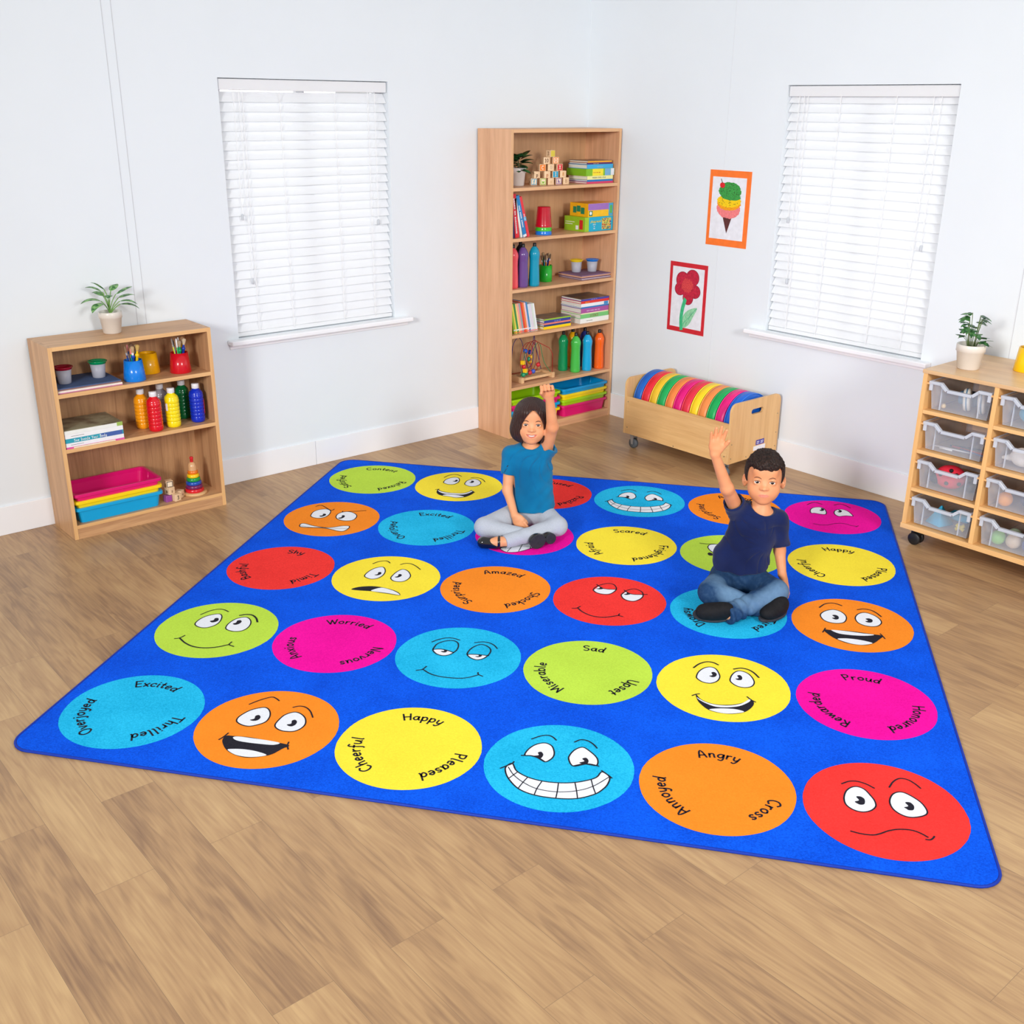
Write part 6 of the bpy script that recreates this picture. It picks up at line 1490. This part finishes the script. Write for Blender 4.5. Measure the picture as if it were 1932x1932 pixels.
def eyes(root, H, iris, gaze=(0, 0)):
    ms = mat('eye_white', (240, 238, 236), .12, .6, .01); mi_ = mat('iris_%02x' % iris[0], iris, .15, .6, .15, 300); mp = mat('pupil', (14, 12, 12), .1); mh = mat('lash', (36, 24, 20), .6)
    for s in (-1, 1):
        q = MB(); c = (s * .0285, .0625, -.001); r = .0133; n = 24
        d = Vector((gaze[0], 1, gaze[1])).normalized(); t = d.orthogonal().normalized(); b = d.cross(t)
        vs = []; K_ = 22
        for k in range(K_ + 1):
            th = PI * k / K_
            for i in range(n):
                a = 2 * PI * i / n; v = d * math.cos(th) + (t * math.cos(a) + b * math.sin(a)) * math.sin(th); vs.append(tuple(H.out(V3(c) + V3(v) * r)))
        for k in range(K_):
            ang = PI * (k + .5) / K_; m = mp if ang < .27 else (mi_ if ang < .60 else ms)
            q.add([vs[k * n + i] for i in range(n)] + [vs[(k + 1) * n + i] for i in range(n)], [(i, (i + 1) % n, n + (i + 1) % n, n + i) for i in range(n)], m, True)
        q.build('eye', root)
def strand_mesh(root, name, H, f, pts, rs, m, lift=.001, n=6):
    """a soft tube laid on the skin: points given in head space are pushed onto the surface"""
    out = []; n0 = len(pts); pts = [tuple(q) for q in catmull(pts, False, 4)]; rs = list(np.interp(np.linspace(0, n0 - 1, len(pts)), range(n0), rs))
    for p in pts:
        y = .12
        for _ in range(60):
            w_ = H.out((p[0], y, p[1])); dd = float(f(np.array([w_]))[0])
            if dd < .0003: break
            y -= max(dd * .7 / H.sc, .0003)
        out.append(tuple(H.out((p[0], y + lift, p[1]))))
    q = MB(); q.tube(out, rs, m, n); return q.build(name, root)

def leg_cut(P, hip, knee, ank, r0, r1, r2, ext, k=.02):
    """thigh + shin whose hem is a plane square to the shin"""
    a = chain(P, [hip, knee], [r0, r1], k); v = V3(ank) - V3(knee); L = np.linalg.norm(v); v /= L
    b = cone(P, knee, V3(ank) + v * .03, r1 - .003, r2); b = smax(b, (P - V3(ank)) @ v - ext, .002)
    return smin(a, b, k)
def radial_folds(P, c, n, ph, reach, amp, bend=6.):
    """narrow creases fanning out of point c in the x-z plane"""
    dx = P[:, 0] - c[0]; dz = P[:, 2] - c[1]; r = np.sqrt(dx * dx + dz * dz); th = np.arctan2(dz, dx) + .35 * np.sin(r * bend * 3 + ph)
    return amp * (1 - np.abs(np.sin(th * n / 2 + ph))) ** 3 * np.clip((r - .03) / .05, 0, 1) * np.clip(1 - r / reach, 0, 1)
def wrinkle(P, dirs, amp):
    w_ = 0
    for (v, fr, ph) in dirs:
        v = V3(v); w_ = w_ + np.sin((P @ v) * fr + ph + 1.6 * np.sin(P[:, 2] * 17 + ph * 2) + 1.1 * np.sin(P[:, 0] * 23 - ph))
    return amp * w_ / len(dirs)

# ---------------------------------------------------------------- girl
def girl():
    root = thing('person', 'smiling child with dark bobbed hair and teal t-shirt sitting cross-legged, raising a fist', 'person', (1.482, -1.797, RTOP), math.atan2(.7606, .6492))
    B = -RTOP
    H = Head(K(.040, .018, .540 + B), pitch=.10, roll=.03, yaw=0.0, sc=1.0)
    hipL, hipR = K(-.022, .01, .075), K(.100, .01, .075)
    kneeL, kneeR = K(-.176, .165, .066), K(.166, .150, .068)
    ankR, ankL = K(-.068, .264, .036), K(.075, .212, .032)      # right-hand leg crosses in front
    shL, shR = K(-.058, .0, .372), K(.108, .0, .392)
    elL, wrL = K(-.070, .040, .205), K(-.034, .112, .104)
    elR, wrR = K(.134, .085, .530), K(.116, .135, .678)
    def torso(P, g=0):
        q_ = P.copy(); 
        D = ell(P, K(.040, .0, .290), (.096 + g, .062 + g, .118 + g)); D = smin(D, ell(P, K(.050, .008, .180), (.090 + g, .063 + g, .100 + g)), .04)
        D = smin(D, cone(P, shL, K(.03, 0, .385), .030 + g, .040 + g), .03); D = smin(D, cone(P, shR, K(.03, 0, .385), .030 + g, .040 + g), .03)
        D = smin(D, ell(P, K(.040, -.01, .085), (.100 + g, .074 + g, .078 + g)), .03)
        return D
    def arms(P, g=0):
        D = chain(P, [shL, elL, wrL], [.029 + g, .0235 + g, .0165 + g], .012); return np.minimum(D, chain(P, [shR, elR, wrR], [.031 + g, .0270 + g, .0190 + g], .012))
    def legs(P, g=0):
        a = chain(P, [hipL, kneeL], [.056 + g, .043 + g], .02); a = smin(a, chain(P, [kneeL, ankL], [.041 + g, .026 + g], .02), .02)
        b = chain(P, [hipR, kneeR], [.056 + g, .043 + g], .02); b = smin(b, chain(P, [kneeR, ankR], [.041 + g, .028 + g], .02), .02)
        return np.minimum(a, b)
    fistn = K(0, 1, 0)
    def body(P):
        D = smin(torso(P, -.004), legs(P, -.007), .02)
        D = smin(D, arms(P), .015)
        D = smin(D, cone(P, K(.034, -.008, .375), K(.038, -.002, .475), .031, .029), .018)
        D = smin(D, H.sdf(P, True, False), .010)
        D = smin(D, hand(P, wrL, V3(K(.040, .020, -.060)), K(1, -.1, .6), K(.2, -1, -.4), (.3, .35, .4, .45), .05, .92, thumb=(.9, .35, .2), tc=.3), .006)
        D = smin(D, hand(P, wrR, V3(K(-.016, .03, .072)), K(-1, 0, -.1), fistn, (1.35, 1.5, 1.5, 1.45), .02, 1.06, thumb=(.9, .30, .65), tc=.25), .006)
        # feet inside the shoes
        D = smin(D, chain(P, [ankR, K(-.110, .263, .031), K(-.165, .262, .024)], [.024, .0245, .020], .01), .01)
        return D
    m = skin_mat('skin_girl', (220, 154, 110), (204, 118, 104))
    o, vv = surface(body, (-.26, -.34, -.01), (.26, .12, .80), .0026, 'body', m, root)
    paint(o, H.lips(vv, True), 'lips')
    # trousers
    mt = fabric('grey_marl_jersey', (178, 183, 192), (160, 166, 177), (.3, .7), 420, 700)
    def trousers(P):
        D = np.minimum(leg_cut(P, hipL, kneeL, ankL, .056, .044, .028, .0), leg_cut(P, hipR, kneeR, ankR, .056, .044, .031, .012))
        D = smin(torso(P, .001), D, .03)
        D = smax(D, P[:, 2] - .175, .006)
        D = D - .0016 * np.sin((P @ V3((30, 60, 95))) + 2 * np.sin(P[:, 0] * 31)) * np.clip(1 - np.abs(P[:, 0] - .03) / .12, 0, 1)
        return smax(D, -P[:, 2] + .001, .004)
    surface(trousers, (-.26, -.34, -.01), (.26, .12, .22), .0030, 'trousers', mt, root)
    # t-shirt
    ms = fabric('teal_jersey', (6, 112, 158), (2, 92, 136), (.35, .65), 5)
    def shirt(P):
        g = .0075
        D = smin(torso(P, g), ell(P, K(.047, .012, .110), (.113, .086, .085)), .03)
        u = V3(elL) - V3(shL); Lu = np.linalg.norm(u); u /= Lu
        slL = cone(P, V3(shL), V3(shL) + u * Lu * .95, .037, .041); slL = smax(slL, (P - V3(shL)) @ u - .098, .002); hol = cone(P, V3(shL) + u * .055, V3(shL) + u * .2, .030, .0375)
        u2 = V3(elR) - V3(shR); u2 /= np.linalg.norm(u2)
        slR = cone(P, V3(shR) - u2 * .02, V3(shR) + u2 * .08 + V3(K(.04, 0, 0)), .042, .046); slR = smax(slR, (P - V3(shR)) @ V3(K(.55, .15, .82)) - .034, .002)
        D = smin(D, slL, .012); D = smin(D, slR, .020); D = smax(D, -hol, .002); D = smax(D, -cone(P, V3(shR) + u2 * .012, V3(shR) + u2 * .10 + V3(K(.04, 0, 0)), .032, .044), .002)
        D = smax(D, .124 + .016 * np.clip(P[:, 1] / .06, -1, 1) - P[:, 2], .004)
        fold = wrinkle(P, [((.75, .2, -.62), 120, 0), ((1, 0, -.35), 90, 1.3)], .0042) * np.clip((P[:, 0] + .03) / .1, .25, 1)
        D = D - fold * .6 + radial_folds(P, (.105, .400), 13, .4, .30, .0085)
        # neckline
        D = smax(D, -ell(P, K(.037, .016, .450), (.052, .054, .050)), .003)
        return D
    surface(shirt, (-.16, -.14, .06), (.24, .12, .47), .0026, 't_shirt', ms, root)
    # hair
    mh = mat('hair_dark_brown', (58, 36, 31), .40, .35, .22, 60, .35, 90, stretch=(5, 5, .5))
    def hair(P):
        p = H.loc(P); th = np.arctan2(p[:, 0], p[:, 1] - .0)
        D = ell(p, (.0, -.016, .032), (.0845, .1070, .0825)); D = smin(D, ell(p, (0, .040, .056), (.060, .056, .036)), .02); D = smin(D, ell(p, (-.003, -.016, -.038), (.0975, .086, .078)), .04)
        D = smax(D, -.094 - .006 * np.cos(p[:, 0] * 25) - p[:, 2], .010)
        D = D - .0009 * np.sin(th * 46 + 3 * np.sin(p[:, 2] * 30)) - .0005 * np.sin(th * 110 + p[:, 2] * 20)
        zz = p[:, 2]; w_ = .0500 * np.clip(1 - np.clip(zz / .071, 0, 1), 1e-4, 1) ** .62 - .003 * (zz > .071) - .012 * np.clip((-zz - .045) / .05, 0, 1)
        face = np.maximum((np.abs(p[:, 0] - .004) - w_) * .7, -(p[:, 1] - .012)); D = smax(D, -face, .004)
        D = smax(D, -ell(p, (.0, .07, -.12), (.046, .07, .05)), .01)
        # hollow under the bob for the neck
        D = smax(D, -ell(p, (0, -.02, -.10), (.052, .055, .05)), .006)
        return D * H.sc
    surface(hair, (-.09, -.16, .40), (.17, .15, .70), .0022, 'hair', mh, root)
    for (x0, z0, x1, z1) in ((-.016, .086, -.050, .02), (.030, .080, .054, .02)):
        pass
    eyes(root, H, (60, 36, 24), (0, .16))
    mbw = mat('eyebrow_brown', (88, 58, 44), .9)
    for s in (-1, 1):
        strand_mesh(root, 'eyebrow', H, body, [(s * x, z) for x, z in ((.0150, .0150), (.0200, .0178), (.0270, .0195), (.0340, .0180), (.0400, .0140))], [.0010, .0021, .0022, .0017, .0007], mbw, -.0006)
        strand_mesh(root, 'eyelashes', H, body, [(s * x, z) for x, z in ((.0160, .0012), (.0210, .0042), (.0285, .0056), (.0360, .0040), (.0415, .0010))], [.0004, .0008, .0010, .0009, .0005], mat('lash', (36, 24, 20), .6), .0)
    q = MB(); mt2 = mat('teeth', (240, 236, 228), .2, .6, .02); pts = []
    for k in range(13):
        x = -.0205 + .041 * k / 12; z = -.0505 + (x / .022) ** 2 * .0055; y = .0735 - (x / .022) ** 2 * .008
        pts.append(((x, y, z + .0036), (x, y, z - .0034)))
    vs = [tuple(H.out(p)) for pr in pts for p in pr] + [tuple(H.out((p[0], p[1] - .004, p[2]))) for pr in pts for p in pr]
    q.add(vs, [(2 * k, 2 * k + 2, 2 * k + 3, 2 * k + 1) for k in range(12)] + [(26 + 2 * k, 27 + 2 * k, 29 + 2 * k, 28 + 2 * k) for k in range(12)], mt2, True); q.build('teeth', root)
    # patent shoes
    msh = mat('black_patent', (14, 13, 16), .08, .6, .02, coat=.8); mso = mat('shoe_sole_black', (46, 46, 52), .7, .3, .1, 60)
    a, t_ = V3(K(-.060, .262, .030)), V3(K(-.178, .258, .027))
    def shoe1(P):
        D = chain(P, [V3(K(-.072, .264, .030)), V3(K(-.12, .262, .024)), t_], [.0235, .026, .0285], .015); D = smax(D, -P[:, 2] + .0015, .003)
        op = ell(P, K(-.092, .280, .052), (.056, .036, .034)); D = smax(D, -op, .004)
        st_ = np.abs(P[:, 0] + .106) - .0062; band = chain(P, [V3(K(-.106, .262, .030)), V3(K(-.107, .262, .031))], [.0305, .0305], .01); D = smin(D, smax(band, st_, .002), .002)
        return D
    surface(shoe1, (-.24, -.31, -.005), (.02, -.20, .08), .0019, 'shoe', msh, root)
    d2 = V3(K(.78, -.42, .05)); d2 /= np.linalg.norm(d2); nS = V3(K(.25, .95, .0)); nS = nS - d2 * (nS @ d2); nS /= np.linalg.norm(nS); b2 = np.cross(d2, nS); M2 = np.stack([d2, nS, b2], 1)
    c0 = V3(K(.072, .262, .037))
    def shoe2(P):
        p = (P - c0) @ M2
        D = ell(p, (0, -.014, 0), (.040, .026, .034)); D = smin(D, ell(p, (.058, -.014, 0), (.032, .024, .027)), .018); D = smax(D, p[:, 1] - .0035, .001); D = smax(D, -ell(p, (.055, -.034, .0), (.05, .016, .026)), .003)
        return smax(D, -P[:, 2] + .0012, .002)
    so = surface(shoe2, (-.01, -.33, -.005), (.22, -.13, .10), .0019, 'shoe', msh, root)[0]
    def sole(P):
        p = (P - c0) @ M2; w_ = np.sqrt(((p[:, 0] + .002) / .0410) ** 2 + (p[:, 2] / .0345) ** 2) - 1; hl = np.sqrt(((p[:, 0] - .064) / .026) ** 2 + (p[:, 2] / .0260) ** 2) - 1
        D = np.minimum(np.maximum(w_ * .034, np.abs(p[:, 1] - .0045) - .0022), np.maximum(hl * .02, np.abs(p[:, 1] - .0075) - .0055)); return np.maximum(D, -P[:, 2] + .0012)
    surface(sole, (-.01, -.33, -.005), (.22, -.13, .10), .0019, 'shoe_sole', mso, so)
    so.parent = root
girl()

# ---------------------------------------------------------------- boy
def boy():
    root = thing('person', 'child with short dark curly hair, navy t-shirt and jeans sitting cross-legged with open hand raised', 'person', (2.609, -1.606, RTOP), math.atan2(.7606, .6492))
    B = -RTOP
    H = Head(K(.0835, .010, .524 + B), pitch=.12, roll=.0, yaw=-.20, sc=1.02)
    hipL, hipR = K(-.040, .005, .078), K(.068, .005, .078)
    kneeL, kneeR = K(-.124, .165, .086), K(.136, .158, .086)
    ankR, ankL = K(-.060, .270, .044), K(.085, .215, .036)
    shL, shR = K(-.014, .004, .382), K(.160, -.004, .334)
    elL, wrL = K(-.078, .082, .498), K(-.144, .118, .652)
    elR, wrR = K(.186, -.030, .190), K(.196, .012, .098)
    def torso(P, g=0):
        D = ell(P, K(.056, .0, .275), (.094 + g, .062 + g, .108 + g)); D = smin(D, ell(P, K(.018, .008, .172), (.104 + g, .066 + g, .100 + g)), .04)
        D = smin(D, cone(P, shL, K(.075, 0, .362), .031 + g, .040 + g), .03); D = smin(D, cone(P, shR, K(.085, 0, .358), .033 + g, .038 + g), .03)
        D = smin(D, ell(P, K(.014, -.01, .085), (.102 + g, .076 + g, .078 + g)), .03)
        return D
    def arms(P, g=0):
        D = chain(P, [shL, elL, wrL], [.030 + g, .0255 + g, .0180 + g], .012); return np.minimum(D, chain(P, [shR, elR, wrR], [.030 + g, .0240 + g, .0170 + g], .012))
    def legs(P, g=0):
        a = chain(P, [hipL, kneeL], [.057 + g, .048 + g], .02); a = smin(a, chain(P, [kneeL, ankL], [.044 + g, .030 + g], .02), .02)
        b = chain(P, [hipR, kneeR], [.057 + g, .048 + g], .02); b = smin(b, chain(P, [kneeR, ankR], [.044 + g, .032 + g], .02), .02)
        return np.minimum(a, b)
    def body(P):
        D = smin(torso(P, -.004), legs(P, -.008), .02)
        D = smin(D, arms(P), .015)
        D = smin(D, cone(P, K(.088, -.006, .350), K(.082, -.004, .465), .037, .034), .020)
        D = smin(D, H.sdf(P, False, True, .97), .010)
        D = smin(D, hand(P, wrL, V3(K(.03, .10, .72)), K(1, 0, .05), K(.1, 1, -.1), (.14, .05, .05, .10), .14, 1.0, thumb=(1.0, .60, .30), tc=.15, wr_r=.019), .006)
        D = smin(D, hand(P, wrR, V3(K(.25, .25, -.6)), K(-.3, 1, .3), K(-1, -.3, .1), (.35, .4, .45, .5), .08, .95, tc=.3), .006)
        D = smin(D, chain(P, [ankR, K(-.11, .264, .042)], [.026, .022], .01), .01)
        return D
    m = skin_mat('skin_boy', (214, 146, 102), (206, 128, 106))
    o, vv = surface(body, (-.24, -.33, -.01), (.28, .12, .80), .0026, 'body', m, root)
    paint(o, H.lips(vv, False), 'lips')
    # jeans with faded thighs and shins
    mj = bpy.data.materials.new('washed_denim'); mj.use_nodes = True; nt = mj.node_tree; b = nt.nodes['Principled BSDF']; L = nt.links
    at = nt.nodes.new('ShaderNodeAttribute'); at.attribute_name = 'wash'; tc = nt.nodes.new('ShaderNodeTexCoord'); n = nt.nodes.new('ShaderNodeTexNoise'); n.inputs['Scale'].default_value = 60; n.inputs['Detail'].default_value = 6
    L.new(tc.outputs['Object'], n.inputs['Vector']); ma = nt.nodes.new('ShaderNodeMath'); ma.operation = 'MULTIPLY_ADD'; ma.inputs[1].default_value = .26; L.new(n.outputs[0], ma.inputs[0]); L.new(at.outputs['Fac'], ma.inputs[2])
    r = nt.nodes.new('ShaderNodeValToRGB'); r.color_ramp.elements[0].color = lin((26, 56, 92)); r.color_ramp.elements[1].color = lin((122, 158, 190)); r.color_ramp.elements[0].position = .12; r.color_ramp.elements[1].position = 1.1 if False else 1.0
    L.new(ma.outputs[0], r.inputs[0]); L.new(r.outputs[0], b.inputs['Base Color']); b.inputs['Roughness'].default_value = .85; b.inputs['Specular IOR Level'].default_value = .2
    bp = nt.nodes.new('ShaderNodeBump'); bp.inputs['Strength'].default_value = .3; bp.inputs['Distance'].default_value = .002; L.new(n.outputs[0], bp.inputs['Height']); L.new(bp.outputs[0], b.inputs['Normal'])
    def jeans(P):
        D = np.minimum(leg_cut(P, hipL, kneeL, ankL, .057, .050, .034, .0), leg_cut(P, hipR, kneeR, ankR, .057, .050, .038, .020))
        D = smin(torso(P, .001), D, .03)
        D = smax(D, P[:, 2] - .190, .006)
        D = D - .0022 * np.sin((P @ V3((45, 70, 110))) + 2 * np.sin(P[:, 0] * 37)) * np.clip(1 - np.abs(P[:, 0] - .0) / .13, .1, 1)
        a = V3(ankR) - V3(kneeR); La = np.linalg.norm(a); a /= La; t = (P - V3(kneeR)) @ a
        D = D - .0026 * np.sin(t * 210 + 9 * P[:, 2]) * np.clip((t - La + .09) / .05, 0, 1) * np.clip(1 - cone(P, kneeR, ankR, .04, .04) / .02, 0, 1)
        return smax(D, -P[:, 2] + .001, .004)
    oj, vj = surface(jeans, (-.24, -.34, -.01), (.26, .12, .23), .0030, 'jeans', mj, root)
    def streak(P, a, b, r_):
        return np.clip(1 - (cone(P, a, b, 0, 0) / r_) ** 2, 0, 1)
    kz = V3((0, 0, .040)); kf = V3((0, -.03, 0))
    w_ = np.maximum(streak(vj, V3(K(-.140, .12, .118)), V3(K(-.015, .245, .085)), .055), streak(vj, V3(K(.165, .18, .108)), V3(K(.040, .275, .080)), .055)); paint(oj, w_ ** .9 * .46, 'wash')
    ms = fabric('navy_jersey', (22, 36, 82), (14, 24, 62), (.35, .65), 5)
    def shirt(P):
        g = .0080; D = smin(torso(P, g), ell(P, K(.018, .012, .125), (.118, .088, .085)), .03)
        u = V3(elL) - V3(shL); u /= np.linalg.norm(u); slL = cone(P, V3(shL) - u * .02, V3(shL) + u * .14, .041, .046); slL = smax(slL, (P - V3(shL)) @ u - .056, .002)
        u2 = V3(elR) - V3(shR); u2 /= np.linalg.norm(u2); slR = cone(P, V3(shR), V3(shR) + u2 * .17, .040, .044); slR = smax(slR, (P - V3(shR)) @ u2 - .118, .002)
        D = smin(D, slL, .018); D = smin(D, slR, .014); D = smax(D, -cone(P, V3(shL) + u * .02, V3(shL) + u * .16, .033, .043), .002); D = smax(D, -cone(P, V3(shR) + u2 * .07, V3(shR) + u2 * .22, .031, .0365), .002); D = smax(D, .150 + .018 * np.clip(P[:, 1] / .06, -1, 1) - P[:, 2], .004)
        D = D - wrinkle(P, [((.6, .2, .75), 95, .4), ((-.5, .1, .8), 80, 2.0)], .0045) * np.clip(1 - np.abs(P[:, 2] - .2) / .24, .3, 1)
        D = D + radial_folds(P, (-.02, .395), 11, .9, .30, .0080) + radial_folds(P, (.110, .250), 12, .2, .20, .0070) * (P[:, 0] < .135)
        return smax(D, -ell(P, K(.098, .022, .414), (.060, .060, .050)), .003)
    surface(shirt, (-.14, -.14, .07), (.28, .12, .46), .0026, 't_shirt', ms, root)
    mh = mat('hair_black_brown', (44, 28, 22), .6, .3, .5, 160, .6, 240)
    def hair(P):
        p = H.loc(P); q_ = p.copy(); q_[:, 0] = np.abs(p[:, 0])
        D = ell(p, (0, -.020, .032), (.0735, .0925, .0830)); D = smin(D, ell(p, (0, .012, .068), (.060, .068, .040)), .02); D = smin(D, ell(p, (0, .046, .060), (.052, .044, .026)), .02)
        D = smin(D, ell(q_, (.058, -.012, .018), (.0155, .036, .046)), .02)
        cut = smin(ell(p, (0, .094, -.046), (.062, .092, .096)), cone(q_, (.066, .052, -.03), (.066, .052, .03), .032, .030), .01)
        D = smax(D, -cut, .003)
        D = smax(D, -.012 - np.clip(-p[:, 1], 0, .05) * .9 - p[:, 2], .004)
        D = smax(D, -ell(q_, (.079, -.008, -.022), (.016, .020, .030)), .002)
        tuft = np.clip((p[:, 2] - .03) / .05, .12, 1)
        D = D - tuft * (.0030 * np.sin(p[:, 0] * 190 + 2 * np.sin(p[:, 1] * 130)) * np.sin(p[:, 1] * 170 + 2 * np.sin(p[:, 2] * 140)) + .0016 * np.sin(p[:, 0] * 420 + p[:, 2] * 300) * np.sin(p[:, 1] * 380))
        return D * H.sc
    surface(hair, (-.03, -.14, .46), (.17, .14, .68), .0019, 'hair', mh, root)
    eyes(root, H, (38, 24, 20), (.02, .16))
    mbw = mat('eyebrow_boy', (122, 80, 56), .9)
    for s in (-1, 1):
        strand_mesh(root, 'eyebrow', H, body, [(s * x, z) for x, z in ((.0130, .0130), (.0190, .0168), (.0270, .0190), (.0350, .0175), (.0410, .0130))], [.0010, .0022, .0025, .0020, .0008], mbw, -.0006)
        strand_mesh(root, 'eyelashes', H, body, [(s * x, z) for x, z in ((.0160, .0014), (.0210, .0048), (.0285, .0062), (.0360, .0046), (.0415, .0010))], [.0004, .0008, .0009, .0008, .0005], mat('lash', (0, 0, 0)), .0)
    # trainers
    msh = mat('black_trainer_mesh', (18, 17, 20), .75, .3, .2, 80, .5, 300); mso = mat('trainer_sole', (52, 52, 58), .6, .3, .1, 60)
    def trainer(nm, A, Bp, up, lo, hi):
        A = V3(A); Bp = V3(Bp); d = Bp - A; Ld = np.linalg.norm(d); d /= Ld; up = V3(up); up = up - d * (up @ d); up /= np.linalg.norm(up); sd = np.cross(d, up); M_ = np.stack([d, up, sd], 1)
        def f(P):
            p = (P - A) @ M_; D = ell(p, (Ld * .12, .012, 0), (.044, .040, .032)); D = smin(D, ell(p, (Ld * .62, .004, 0), (.060, .034, .036)), .02); D = smin(D, ell(p, (Ld * .95, .0, 0), (.030, .020, .030)), .012)
            D = smax(D, -p[:, 1] - .018, .003); return smax(D, -P[:, 2] + .0012, .003)
        o_, _ = surface(f, lo, hi, .0022, nm, msh, root)
        def g(P):
            p = (P - A) @ M_; D = np.sqrt(((p[:, 0] - Ld * .52) / (Ld * .5 + .036)) ** 2 + (p[:, 2] / .0355) ** 2) - 1; D = np.maximum(D * .035, np.abs(p[:, 1] + .020) - .0055) ; return np.maximum(D, -P[:, 2] + .001)
        surface(g, lo, hi, .0022, 'shoe_sole', mso, o_)
        for k in range(4):
            q = MB(); c_ = A + d * Ld * (.38 + .13 * k) + up * .0315 - up * .003 * k; q.tube(catmull([tuple(c_ - sd * .016 - up * .006), tuple(c_), tuple(c_ + sd * .016 - up * .006)], False, 4), .0018, mat('black_lace', (26, 25, 28), .8), 6); q.build('shoelace', o_)
    trainer('shoe', K(-.078, .264, .046), K(-.170, .256, .042), K(-.15, .55, .75), (-.26, -.34, -.005), (.01, -.16, .12))
    trainer('shoe', K(.150, .205, .040), K(.088, .250, .036), K(-.25, .35, .9), (.00, -.35, -.005), (.26, -.11, .12))
boy()
